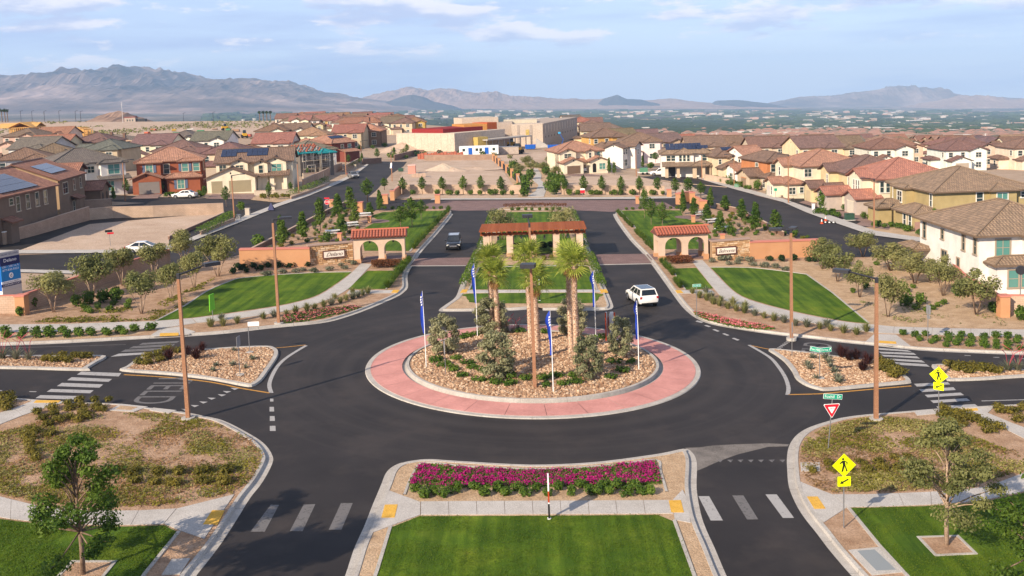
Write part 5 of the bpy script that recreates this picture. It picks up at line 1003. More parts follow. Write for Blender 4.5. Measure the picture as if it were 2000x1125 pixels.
e = at('street_name_sign', 417, 640, R_(83), 'bright green blade sign seen edge-on beside the left curved path', 'road sign', 'green street signs', .14); post(e, 2.4, tilt=0); plate([(-.5, -.9), (.5, -.9), (.42, .5), (-.42, .5)], -.03, .03, lime_s, e, 'sign_plate', (0, 0, 2.3))
e = at('road_sign', 488, 692, R_(6), 'plain white rectangular sign at the back of the left traffic island', 'road sign', None, .14); post(e, 2.35); plate(rrect(.86, .34), -.05, -.03, white_s, e, 'sign_plate', (.42, 0, 2.25)); f = MB(); f.tube([(0, 0, 0), (0, 0, .06)], [.3, .3], 8); f.obj('concrete_foot', kerbc, e)
e = at('road_sign', 469, 736, R_(82), 'grey sign seen edge-on in the middle of the left traffic island', 'road sign', None, .14); post(e, 2.8); plate(rrect(.6, .75), -.05, -.03, grey_s, e, 'sign_plate', (0, 0, 2.45)); f = MB(); f.tube([(0, 0, 0), (0, 0, .06)], [.3, .3], 8); f.obj('concrete_foot', kerbc, e)
e = at('road_sign', 1547, 699, R_(80), 'thin sign post seen edge-on beside the twin-headed lamp', 'road sign', None, .14); post(e, 2.6); plate(rrect(.6, .75), -.05, -.03, grey_s, e, 'sign_plate', (0, 0, 2.25))
e = at('road_sign', 1812, 667, R_(100), 'grey sign seen from its edge in the right roadside strip', 'road sign', None, .14); post(e, 2.75); plate(rrect(.6, .75), -.05, -.03, grey_s, e, 'sign_plate', (0, 0, 2.5)); plate(rrect(.45, .3), -.05, -.03, grey_s, e, 'small_plate', (0, 0, 1.9))
e = at('stop_sign', 640, 420, R_(-8), 'red octagonal STOP sign with red street name, left street corner', 'road sign', None, .1); post(e, 2.3); oc = lambda r: [(r * cos(R_(22.5 + 45 * k)), r * sin(R_(22.5 + 45 * k))) for k in range(8)]
p = plate(oc(.44), -.05, -.035, white_s, e, 'octagon_plate', (0, 0, 2.0)); plate(oc(.41), -.055, -.051, red_s, p, 'red_face'); lettering('STOP', .36, white_s, p, (0, -.058, 0)); plate(rrect(.9, .2), -.02, .02, red_s, e, 'name_plate', (0, 0, 2.65))
def totem(px, py, label, sc=1.0):
    e = at('totem_sign', px, py, R_(90), label, 'sign', 'red and white boards seen edge-on', .15); mb = MB(); mb.box(-.05, .05, -.045, .045, 0, .95); mb.obj('post', black_m, e); w = .40
    for z0, z1, m, nm in ((.90, .97, white_s, 'white_band'), (.97, 1.52, orange_s, 'red_panel'), (1.52, 2.08, white_s, 'white_panel')): b = MB(); b.box(-w, w, -.035, .035, z0, z1); b.obj(nm, m, e)
    c = MB(); c.box(-.09, .09, -.09, .09, 0, .03); c.obj('white_foot', white_s, e); return e
totem(1073, 1019, 'white and red board on black post, edge-on, at the front lawn'); totem(1054, 590, 'white and red board on black post, edge-on, on the far median')
e = at('marker_post', 871, 742, 0, 'slim white edge-on sign post at the front left of the island', 'sign', None, .25); post(e, 2.5, .025, steel); plate(rrect(.08, .9, .02), -.03, .03, grey_s, e, 'sign_plate', (-.02, 0, 2.1))
e = at('panel_sign', 1188, 672, R_(0), 'angled red and white board sign at the back right of the island', 'sign', None, .25)
for rz, lx in ((R_(80), -.1), (R_(112), .32)):
    pv = empty('board', (lx, 0, 0), rz, parent=e); b = MB(); b.prism([(-.45, .35), (.45, .35), (.45, 1.9), (.25, 2.35), (-.25, 2.45), (-.45, 2.2)], -.02, .02, axis='y'); b.obj('white_panel', white_s, pv)
    for s in (-.5, .5): q = MB(); q.box(s - .05, s + .05, -.05, .05, -.1, 2.45 if s < 0 else 1.9); q.obj('red_post', orange_s, pv)
# feather flags
flag_m = mat('flag_blue', (0.014, 0.05, 0.38), 0.6)
def flag(px, py, h, hf, label, seed):
    e = at('feather_flag', px, py + (8 if py < 700 else 5), R_(seed * 7 - 20), label, 'flag', 'blue feather flags on the island', .3); mb = MB(); mb.tube([(0, 0, -.2), (0, 0, h * .6), (-.05, 0, h)], [.035, .028, .012], 6); mb.obj('pole', white_s, e); rnd = random.Random(seed)
    n = 22; f = MB(); rows = []
    for i in range(n + 1):
        t = i / n; z = h - hf * t; wd = (.04 + .24 * sin(pi * min(1, t * 2.4 + .02)) ** .8 if t < .32 else .20 - .06 * (t - .3)) * (1 - .3 * sin(6 * t + seed)) ; x0 = -.05 * (1 - t * .9)
        rows.append([(x0 - wd * k / 4, .09 * sin(k * 1.3 + t * 7 + seed) * (k / 4), z - .05 * k / 4) for k in range(5)])
    for r in rows: f.v.extend(r)
    for i in range(n):
        for k in range(4): a = i * 5 + k; f.f.append([a, a + 1, a + 6, a + 5]); f.m.append(0)
    f.obj('banner', flag_m, e, (0, 0, 0), True); s = MB(); ws = [(-.12, h - hf * .14), (-.14, h - hf * .20), (-.13, h - hf * .26), (-.10, h - hf * .32)]
    for a, z in ws: s.prism([(a - .05, z - .07), (a + .03, z - .05), (a + .05, z + .06), (a - .02, z + .07)], -.13, -.125, axis='y')
    s.obj('white_print', white_s, e); return e
flag(833, 722, 5.7, 3.1, 'blue feather flag at the left edge of the island', 1); flag(933, 657, 6.1, 3.3, 'blue feather flag behind the left olive bush at the island back', 2); flag(1081, 771, 5.6, 3.0, 'blue feather flag at the very front of the island', 3); flag(1164, 662, 5.6, 2.9, 'blue feather flag at the back right near the red-white board', 4); flag(1248, 726, 5.1, 2.8, 'blue feather flag at the right edge of the island', 5)
# billboard at the left edge
E0 = at('billboard', 6, 588, R_(0), 'tall blue housing billboard cut by the left edge', 'billboard', None, 0.05)
bd = Vector((1.0, 2.9)).normalized(); ang = atan2(bd.y, bd.x); pv = empty('panel', (0, 0, 0), ang, parent=E0); bw, bh = 2.3, 5.0; E0.scale = (1, 1, .93)
def bpanel(z0, z1, m, nm, y=-.06): b = MB(); b.box(0, bw, y, .0, z0, z1); return b.obj(nm, m, pv)
bpanel(0, .95, mat('board_base', (0.55, 0.52, 0.50), .7), 'base_board'); bpanel(.97, 1.35, mat('board_grey', (0.50, 0.48, 0.48), .7), 'grey_band'); bpanel(1.36, 1.66, navy_s, 'navy_band'); bpanel(1.66, 1.93, white_s, 'white_band'); bpanel(1.93, 3.55, sky_s, 'blue_panel'); bpanel(3.55, 4.45, navy_s, 'navy_panel'); bpanel(4.45, 5.0, mat('board_top', (0.45, 0.44, 0.44), .7), 'top_band')
for body, z, s, m, wd in (('NOW SELLING', 4.72, .3, navy_s, 2.0), ('Delano', 4.08, .5, white_s, 1.5), ('3,061 - 5,861 sq. ft.', 3.42, .3, white_s, 2.05), ('877-830-9323', 3.06, .3, white_s, 1.9), ("Priced from $600's", 1.79, .2, navy_s, 1.8), ('LENNAR.COM', 1.51, .26, white_s, 2.0)): lettering(body, s, m, pv, (bw / 2, -.066, z), wid=wd)
lg = MB(); lg.prism([(bw / 2 + .26 * cos(2 * pi * k / 20), 2.45 + .30 * sin(2 * pi * k / 20)) for k in range(20)], -.068, -.063, axis='y'); lg.obj('round_logo', white_s, pv); lettering('d', .55, navy_s, pv, (bw / 2, -.072, 2.45))
b = MB(); b.prism([(bw * cos(ang) * 0, 0), (-3.2, 1.0), (-3.2, 1.1), (0.0, .12)], 0, .95); b.obj('base_board', white_s, E0); b = MB(); b.prism([(0, 0), (-3.2, 1.0), (-3.2, 1.1), (0, .12)], .95, 4.45); b.obj('blue_side', blue_s, E0); b = MB(); b.prism([(0, 0), (-3.2, 1.0), (-3.2, 1.1), (0, .12)], 4.45, 5.0); b.obj('top_band', white_s, E0)
# small signs on the lots
e = at('yard_sign', 1138, 385, 0, 'white and red lot sign on the verge before the right lot', 'sign'); post(e, .9, .04); plate(rrect(.85, .55), -.04, -.01, red_s, e, 'red_panel', (0, 0, 1.05)); plate(rrect(.85, .3), -.04, -.01, white_s, e, 'white_panel', (0, 0, 1.5))
e = at('yard_sign', 216, 480, R_(20), 'leaning red and black sign on the bare left lot', 'sign'); post(e, 1.9, .03, tilt=-.03); plate(rrect(.9, .3), -.04, -.01, black_m, e, 'black_panel', (-.1, 0, 1.95)); plate(rrect(.8, .22), -.04, -.01, red_s, e, 'red_panel', (.1, 0, 1.65))
e = at('A_frame_sign', 530, 411, 0, 'dark blue A-frame sign on the pavement corner by the left street', 'sign', None, .1); e.name = 'folding_sign'
for s in (1, -1): b = MB(); b.face([(-.55, s * .4, 0), (.55, s * .4, 0), (.08, 0, 1.15), (-.08, 0, 1.15)]); b.obj('board', navy_s, e)
e = at('folding_sign', 1548, 393, R_(75), 'green and navy A-frame sign by the right street pavement', 'sign', None, .1)
for s, m in ((1, grn_s), (-1, navy_s)): b = MB(); b.face([(-.5, s * .35, 0), (.5, s * .35, 0), (.3, 0, 1.3), (-.3, 0, 1.3)]); b.obj('board', m, e)
e = at('yard_sign', 1515, 388, 0, 'green sign on a post before the unfinished cream house', 'sign', None, .1); post(e, 1.7, .04); plate(rrect(.55, .5), -.04, -.01, grn_s, e, 'green_panel', (0, 0, 1.6))
e = at('street_flag', 766, 356, 0, 'white and blue flag hung on the bare lot lamp post', 'flag', None, 3.7); plate([(-.35, -.6), (.3, -.6), (.15, .6), (-.15, .6)], -.13, -.10, white_s, e, 'flag_cloth'); plate([(.05, -.6), (.3, -.6), (.18, .4)], -.135, -.131, navy_s, e, 'blue_print')
# ---------------------------------------------------------------- walls
cap_pink = mat('cap_pink', (0.55, 0.20, 0.15), .8); cap_tan = mat('cap_tan', (0.50, 0.36, 0.27), .8)
def block_wall(name, c1, c2):
    m = mat(name, rough=.92, spec=.1); t = m.node_tree; g = t.nodes.new('ShaderNodeTexCoord'); uv = g.outputs['UV']; b = t.nodes.new('ShaderNodeTexBrick'); t.links.new(uv, b.inputs['Vector']); b.inputs['Scale'].default_value = 1; b.inputs['Brick Width'].default_value = .4; b.inputs['Row Height'].default_value = .2; b.inputs['Mortar Size'].default_value = .012
    b.inputs['Color1'].default_value = (*c1, 1); b.inputs['Color2'].default_value = (*c2, 1); b.inputs['Mortar'].default_value = (*[x * .72 for x in c1], 1); n = nz(m, .6, 4); setc(m, mixc_(m, 1.0, b.outputs[0], ramp(m, n, [(.3, (.86, .86, .86)), (.7, (1.12, 1.12, 1.12))]), 'MULTIPLY')); bump(m, b.outputs['Fac'], -.3, .01); return m
wall_m = block_wall('block_wall', (0.40, 0.265, 0.19), (0.45, 0.305, 0.22)); wall_pale = block_wall('block_wall_pale', (0.50, 0.36, 0.26), (0.55, 0.40, 0.295)); wall_or = mat('wall_orange', rough=.9); setc(wall_or, ramp(wall_or, nz(wall_or, .6, 4), [(.3, (0.50, 0.25, 0.125)), (.7, (0.57, 0.30, 0.155))])); wall_dk = block_wall('block_wall_brown', (0.22, 0.135, 0.10), (0.26, 0.16, 0.12))
def wall(px, h, label, m=None, cap=None, th=.22, h1=None, name='garden_wall', caph=.08, group=None, capw=.03):
    ln = W(px); h1 = h if h1 is None else h1; x0, y0 = ln[0]; d = [0]
    for a, b in zip(ln, ln[1:]): d.append(d[-1] + hypot(b[0] - a[0], b[1] - a[1]))
    o = empty(name, (x0, y0, gz(x0)), 0, label, 'wall', group)
    for nm, w, za, mm in (('wall_body', th, None, m or wall_m), ('cap', th + 2 * capw, caph, cap or cap_tan)):
        L1 = offset(ln, w / 2); L2 = offset(ln, -w / 2); mb = MB(); mb.uv = []; n = len(ln)
        def hh(i): return h + (h1 - h) * d[i] / d[-1]
        def V(p, z, x=None): return (p[0] - x0, p[1] - y0, gz(p[0]) - gz(x0) + z)
        for i in range(n - 1):
            a0, a1 = (-.3, hh(i)) if za is None else (hh(i) - .001, hh(i) + za); b0, b1 = (-.3, hh(i + 1)) if za is None else (hh(i + 1) - .001, hh(i + 1) + za)
            for A, sgn in ((L2, 1), (L1, -1)):
                q = [V(A[i], a0), V(A[i + 1], b0), V(A[i + 1], b1), V(A[i], a1)]; u = [(d[i], a0), (d[i + 1], b0), (d[i + 1], b1), (d[i], a1)]
                if sgn < 0: q.reverse(); u.reverse()
                mb.face(q); mb.uv += u
            mb.face([V(L2[i], a1), V(L2[i + 1], b1), V(L1[i + 1], b1), V(L1[i], a1)]); mb.uv += [(d[i], 0), (d[i + 1], 0), (d[i + 1], .2), (d[i], .2)]
        for i in (0, n - 1):
            a0, a1 = (-.3, hh(i)) if za is None else (hh(i) - .001, hh(i) + za); q = [V(L1[i], a0), V(L2[i], a0), V(L2[i], a1), V(L1[i], a1)]; u = [(0, a0), (th, a0), (th, a1), (0, a1)]
            if i: q.reverse(); u.reverse()
            mb.face(q); mb.uv += u
        mb.obj(nm, mm, o)
    return o
def pilaster(px, py, w, h, label, m=None, capm=None, group='brick gate pillars'):
    e = at('pillar', px, py, 0, label, 'pillar', group, 0); b = MB(); b.box(-w / 2, w / 2, -w / 2, w / 2, -.2, h); b.obj('shaft', m or wall_or, e); c = MB(); c.box(-w / 2 - .07, w / 2 + .07, -w / 2 - .07, w / 2 + .07, h, h + .12); c.obj('cap', capm or cap_pink, e); return e
wall([(470, 524), (607, 521)], 2.15, 'orange wall with pink cap left of the Delano sign wall', wall_or, cap_pink, .9, caph=.14, capw=.06); wall([(1462, 507), (1600, 502)], 2.1, 'orange wall with pink cap right of the Belmonte sign wall', wall_or, cap_pink, .9, caph=.14, capw=.06)
wall([(52, 611), (105, 592), (165, 570), (230, 549), (290, 530), (332, 517)], 1.75, 'long garden wall behind the left desert trees', wall_m, cap_pink); wall([(-90, 617), (38, 614)], 1.75, 'pale wall below the blue billboard', wall_pale, cap_pink); pilaster(45, 617, .85, 1.85, 'orange corner pillar with slotted front at the left garden wall', group='orange corner pillars')
wall([(12, 474), (24, 471), (24.5, 471), (37, 468), (72, 459), (120, 445), (175, 430)], 1.5, 'brown block wall between dark house and bare lot', wall_m, wall_m and None, h1=2.1); wall([(175, 430), (221, 426), (300, 424), (362, 421), (437, 418)], 1.75, 'sunlit tan block wall along the far side of the bare lot', wall_pale); pilaster(8, 477, .7, 1.6, 'tan pillar at the near end of the brown lot wall', wall_pale, white_m, 'lot wall pillars')
wall([(152, 408), (188, 406), (219, 404)], 1.4, 'short brown wall between the dark house and the left street', wall_m); wall([(330, 468), (385, 444), (438, 420)], .45, 'low retaining wall along the bare lot edge', wall_dk); wall([(392, 460), (425, 446), (457, 434)], .55, 'low retaining wall beside the left pavement and lamp', wall_m)
wall([(568, 390), (600, 379), (642, 362)], .5, 'low retaining wall below the cream house hedge', wall_m); wall([(592, 368), (625, 352), (655, 337), (668, 332)], 1.8, 'tall side wall beside the house under construction', wall_m); wall([(672, 336), (700, 321)], 1.5, 'side wall beyond the parked grey car', wall_m)
wall([(482, 503), (560, 462), (640, 419), (690, 396)], .8, 'brown low wall between left street and planted slope', wall_dk); wall([(1400, 407), (1440, 416), (1480, 436), (1530, 464)], .8, 'brown low wall between right street and planted slope', wall_dk)
wall([(782, 378.5), (900, 378.5), (1018, 379.5)], 1.75, 'pale wall in front of the bare left lot', wall_pale); wall([(1097, 380), (1200, 380), (1298, 381.5)], 1.75, 'pale wall in front of the bare right lot', wall_pale); wall([(829, 314), (963, 312)], 1.5, 'tan wall at the back of the bare left lot', wall_m); wall([(1012, 358), (1018, 378)], 1.7, 'short brown wall beside the garden path', wall_dk); wall([(1086, 343), (1098, 378)], 1.6, 'dark wall right of the garden path', wall_dk)
wall([(708, 321), (745, 318)], 1.4, 'dark wall beyond the left street end', wall_dk); wall([(770, 314), (812, 303), (829, 303)], 1.6, 'dark brown wall below the dirt heap', wall_dk)
wall([(1290, 352), (1330, 358), (1420, 366)], .01, 'flat kerb line at the right lot', conc); wall([(1376, 352), (1400, 356), (1425, 361)], 1.3, 'stepped pale wall with pillars behind the right street shrubs', wall_pale)
wall([(1968, 617), (2090, 622)], 1.9, 'tan garden wall below the white house at the right edge', wall_pale, cap_pink); pilaster(1959, 621, .85, 2.0, 'orange corner pillar with slotted front by the white house', group='orange corner pillars'); wall([(1959, 617), (1915, 590), (1880, 565), (1836, 520)], 1.7, 'side garden wall behind the right desert trees', wall_m, cap_pink)
for px, py, w, h, lab in ((767, 391, .8, 1.7, 'tall orange pillar left of the plaza gate'), (703, 415, 1.1, 1.7, 'wide orange pillar at the left park corner'), (753, 398, 1.0, 1.6, 'orange pillar beside the dark oval tree'), (855, 397, .9, 1.5, 'orange pillar at the corner of the plaza strip'), (648, 404, .7, 1.2, 'small orange pillar by the stop sign')): pilaster(px, py, w, h, lab)
for px, py, w, h, lab in ((1307, 385, .8, 1.4, 'orange pillar at the end of the right lot wall'), (1325, 399, .9, 1.9, 'tall orange pillar at the right plaza gate'), (1373, 408, 1.2, 1.4, 'wide orange pillar by the right park corner'), (1245, 398, .6, 1.3, 'slim orange pillar on the right plaza strip'), (1352, 397, .9, 1.9, 'orange pillar between the right gate walls')): pilaster(px, py, w, h, lab)
wall([(771, 389), (783, 379)], 1.7, 'orange gate wall left of the plaza', wall_or, cap_pink); wall([(1326, 396), (1352, 393)], 1.8, 'orange gate wall with tiled cap right of the plaza', wall_or, cap_pink, .5); wall([(1353, 394), (1372, 405)], 1.3, 'low orange gate wall by the right park', wall_or, cap_pink)
# fence with pillars along the bare lot
e = at('pillar_fence', 964, 315, 0, 'dark fence with brick pillars along the right side of the bare lot', 'fence'); fx, fy = G(964, 315); pts = [(964, 315), (969, 319), (975, 324.5), (982, 331), (990, 338), (1000, 347), (1012, 358)]
for i, p in enumerate(pts):
    x, y = G(*p); b = MB(); b.box(-.35, .35, -.35, .35, -.2, 2.0); b.box(-.42, .42, -.42, .42, 2.0, 2.12); b.obj('pillar', wall_or, e, (x - fx, y - fy, gz(x) - gz(fx)))
    if i:
        x1, y1 = G(*pts[i - 1]); b = MB(); d = Vector((x - x1, y - y1)); L_ = d.length; n = int(L_ / .35)
        for k in range(n): q = Vector((x1, y1)) + d * (k + .5) / n; b.box(q.x - fx - .02, q.x - fx + .02, q.y - fy - .02, q.y - fy + .02, gz(q.x) - gz(fx), gz(q.x) - gz(fx) + 1.65)
        for z in (.15, 1.6): b.tube([(x1 - fx, y1 - fy, gz(x1) - gz(fx) + z), (x - fx, y - fy, gz(x) - gz(fx) + z)], .03, 4)
        o = b.obj('railing', dark_metal, e)
# ---------------------------------------------------------------- gateway arches
stuc = (0.60, 0.44, 0.33)
clay = ground_mat('clay_tile', [(0.3, (0.30, 0.085, 0.055)), (0.5, (0.42, 0.13, 0.08)), (0.7, (0.55, 0.22, 0.14))], 2.2, 12, .01, .7)
def arch_wall(W_, H1, th, y, x0=0.0):
    # two round-headed openings; returns mesh builder
    pl = []; p = [0, .72, 2.84, 3.52, 5.58, W_] if W_ > 5.9 else [0, .72, 2.8, 3.45, 5.5, W_]
    out = [(0, 0), (p[1], 0)]
    def arc(a, b):
        r = (b - a) / 2; s = 1.72; return [(a, 0), (a, s)] + [((a + b) / 2 - r * cos(pi * k / 14), s + r * .98 * sin(pi * k / 14)) for k in range(1, 14)] + [(b, s), (b, 0)]
    poly = [(0, 0)] + arc(p[1], p[2]) + arc(p[3], p[4]) + [(W_, 0), (W_, H1), (0, H1)]
    mb = MB(); mb.prism(poly, y, y + th, axis='y'); return mb, p
def gateway(pxl, pxr, label, tile_seed, mirror=False):
    xl, yl = G(*pxl); xr, yr = G(*pxr); W_ = hypot(xr - xl, yr - yl); e = empty('gateway', (xl, yl, gz(xl) - .03), atan2(yr - yl, xr - xl) * .6, label, 'gateway', 'arched gateways'); H1, D = 3.08, 2.75
    f, p = arch_wall(W_, H1, .5, 0); f.obj('front_wall', stucco, e, color=stuc); b, _ = arch_wall(W_, H1, .5, D - .5); b.obj('back_wall', stucco, e, color=stuc)
    for nm, x in (('side_beam', 0.0), ('side_beam', W_ - .5)): s = MB(); s.box(x + .003, x + .497, .5, D - .5, 2.3, H1 - .003); s.obj(nm, stucco, e, color=stuc)
    for i in (0, 2, 4):
        for y in (-.06, D - .56): q = MB(); q.box(p[i] - .07, p[i + 1] + .07, y, y + .62, -.15, .62); q.obj('plinth', stucco, e, color=(0.52, 0.28, 0.15))
    c = MB(); c.box(.06, W_ - .06, .45, D - .45, H1 - .02, H1 + .04); c.obj('ceiling', stucco, e, color=stuc)
    for i in (1, 3): l = MB(); x = (p[i] + p[i + 1]) / 2; l.tube([(x, D / 2, H1), (x, D / 2, H1 - .42)], [.015, .015], 4); l.box(x - .1, x + .1, D / 2 - .1, D / 2 + .1, H1 - .78, H1 - .42); l.obj('lantern', dark_metal, e)
    # tiled ridge roof: two slopes of barrel tiles
    ov = .32; half = D / 2 + ov; rise = .72; r = MB(); zb = H1 + .02
    r.prism([(-ov, zb), (half - ov, zb + rise), (D + ov, zb)], -.3, W_ + .3, axis='x'); r.obj('roof_deck', mat('roof_deck', (0.16, 0.06, 0.045), .9) if 'roof_deck' not in bpy.data.materials else bpy.data.materials['roof_deck'], e)
    sl = hypot(half, rise); ca = atan2(rise, half); n = int((W_ + .6) / .36); rows = 4; tl = sl / rows + .07; t = MB(); m = 6
    for k in range(m + 1): a = pi * k / m; t.v += [(.155 * cos(a), 0, .13 * sin(a)), (.175 * cos(a), -tl, .15 * sin(a))]
    for k in range(m): t.f.append([2 * k, 2 * k + 1, 2 * k + 3, 2 * k + 2]); t.m.append(0)
    t.f.append([1 + 2 * k for k in range(m + 1)]); t.m.append(0); tm = t.mesh('roof_tile', clay, True)
    rnd = random.Random(tile_seed)
    for i in range(n):
        x = -.3 + (W_ + .6) * (i + .5) / n
        for j in range(rows):
            d = sl * j / rows
            o = mesh_obj('roof_tile', tm, e, (x, half - ov - d * cos(ca), zb + rise - d * sin(ca) + .03 + .012 * j), None, (ca + .03, 0, rnd.uniform(-.03, .03)))
            if j < 4: mesh_obj('roof_tile', tm, e, (x, half - ov + d * cos(ca), zb + rise - d * sin(ca) + .03 + .012 * j), None, (ca + .03, 0, pi + rnd.uniform(-.03, .03)))
    for i in range(n): mesh_obj('ridge_tile', tm, e, (-.3 + (W_ + .6) * (i) / n, half - ov, zb + rise + .06), None, (0, 0, R_(90)), (1.1, 1.1, 1.0))
    return e
gateway((692.5, 517), (792, 514.5), 'twin-arched gateway with tiled roof beside the Delano sign wall', 3); gateway((1288, 510), (1381, 507), 'twin-arched gateway with tiled roof beside the Belmonte sign wall', 4)
# ---------------------------------------------------------------- stone sign walls
stone_ms = [ground_mat('stone_' + n, [(0.3, c), (0.7, tuple(min(1, v * 1.22) for v in c))], 2.5, 9, .03, .9) for n, c in (('tan', (0.50, 0.31, 0.165)), ('buff', (0.58, 0.40, 0.24)), ('brown', (0.42, 0.24, 0.12)), ('pale', (0.64, 0.47, 0.31)))]
def sign_wall(pl, pr, h, body, label, seed, plate_c):
    xl, yl = G(*pl); xr, yr = G(*pr); W_ = hypot(xr - xl, yr - yl); e = empty('sign_wall', (xl, yl, gz(xl)), atan2(yr - yl, xr - xl), label, 'sign wall', 'stone sign walls'); th = .75
    c = MB(); c.box(0, W_, .06, th, -.3, h); c.obj('core', mat('mortar_' + body, (0.30, 0.20, 0.12), .95), e); rnd = random.Random(seed); z = 0; blocks = []
    proto = MB(); proto.taper(-.5, .5, -.5, .5, 0, 1, .06, .06); pm = [proto.mesh('stone', m) for m in stone_ms]
    while z < h - .05:
        rh = min(rnd.uniform(.16, .26), h - z); x = 0
        while x < W_ - .05:
            w = min(rnd.uniform(.28, .62), W_ - x); 
            if W_ - x - w < .15: w = W_ - x
            o = mesh_obj('stone', rnd.choice(pm), e, (x + w / 2, .06, z + rh / 2), None, (R_(90), 0, 0)); o.scale = (w - .03, rh - .03, rnd.uniform(.04, .10)); x += w
        z += rh
    k = MB(); k.box(-.08, W_ + .05, -.10, th + .06, h, h + .14); k.obj('cap', mat('cap_stone_' + body, (0.36, 0.25, 0.20), .85), e)
    pc = plate_c * W_; f = MB(); pw, ph = 2.6, .92; f.box(pc - pw / 2, pc + pw / 2, -.16, .0, h * .52 - ph / 2, h * .52 + ph / 2); fo = f.obj('frame', mat('sign_frame_' + body, (0.12, 0.045, 0.035), .6), e); g = MB(); g.box(pc - pw / 2 + .12, pc + pw / 2 - .12, -.175, -.161, h * .52 - ph / 2 + .12, h * .52 + ph / 2 - .12); g.obj('name_panel', mat('name_panel_' + body, (0.80, 0.72, 0.62), .6), fo)
    lettering(body, .62, mat('script_' + body, (0.09, 0.04, 0.035), .6), fo, (pc, -.181, h * .52 - .02), shear=.45, wid=1.95 if len(body) < 7 else 2.1, space=.9); return e
sign_wall((604, 521), (691, 515), 2.35, 'Delano', 'buff stone wall with white Delano script panel', 5, .56); sign_wall((1392, 511), (1466, 508), 2.35, 'Belmonte', 'buff stone wall with white Belmonte script panel', 6, .35)
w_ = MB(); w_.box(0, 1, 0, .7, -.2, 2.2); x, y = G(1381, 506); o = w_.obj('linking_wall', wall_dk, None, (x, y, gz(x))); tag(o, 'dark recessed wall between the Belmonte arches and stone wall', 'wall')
# ---------------------------------------------------------------- pergola
wood_m = ground_mat('pergola_wood', [(0.3, (0.20, 0.055, 0.022)), (0.55, (0.28, 0.085, 0.033)), (0.75, (0.34, 0.115, 0.05))], 1.4, 16, .01, .75)
xl, yl = G(945, 503); xr, yr = G(1138, 501); PW = hypot(xr - xl, yr - yl); pg = empty('pergola', (xl, yl, gz((xl + xr) / 2) + .12), 0, 'long brown timber pergola on cream columns across the far median', 'pergola'); cxs = [.39 + (PW - .78) * i / 4 for i in range(5)]
PD, PHt = 5.6, 2.72
for y in (0.0, PD - .8):
    for x in cxs:
        c = MB(); c.box(x - .39, x + .39, y, y + .78, -.5, PHt - .1); co = c.obj('column', stucco, pg, color=stuc); q = MB(); q.box(x - .45, x + .45, y - .06, y + .84, -.5, .5); q.obj('plinth', stucco, co, color=(0.55, 0.33, 0.20)); q = MB(); q.box(x - .44, x + .44, y - .05, y + .83, PHt - .1, PHt); q.obj('capital', stucco, co, color=(0.50, 0.33, 0.25))
for y in (.12, .50, PD - .66, PD - .28): b = MB(); b.box(-.35, PW + .35, y - .07, y + .07, PHt + .002, PHt + .30); b.obj('beam', wood_m, pg)
nr = 21; rm = MB(); rm.prism([(-.75, .16), (-.55, .0), (PD + .45, 0), (PD + .65, .16), (PD + .65, .28), (-.75, .28)], -.07, .07, axis='x'); rme = rm.mesh('rafter', wood_m)
for i in range(nr): mesh_obj('rafter', rme, pg, (-.2 + (PW + .4) * i / (nr - 1), 0, PHt + .302))
sm = MB(); sm.box(-.45, PW + .45, -.055, .055, 0, .07); sme = sm.mesh('slat', wood_m)
for i in range(40): mesh_obj('slat', sme, pg, (0, -.62 + (PD + 1.12) * i / 39, PHt + .584))
for i in range(4): l = MB(); x = (cxs[i] + cxs[i + 1]) / 2; l.tube([(x, .5, PHt), (x, .5, PHt - .2)], .02, 4); l.box(x - .11, x + .11, .39, .61, PHt - .6, PHt - .2); l.obj('lantern', dark_metal, pg)
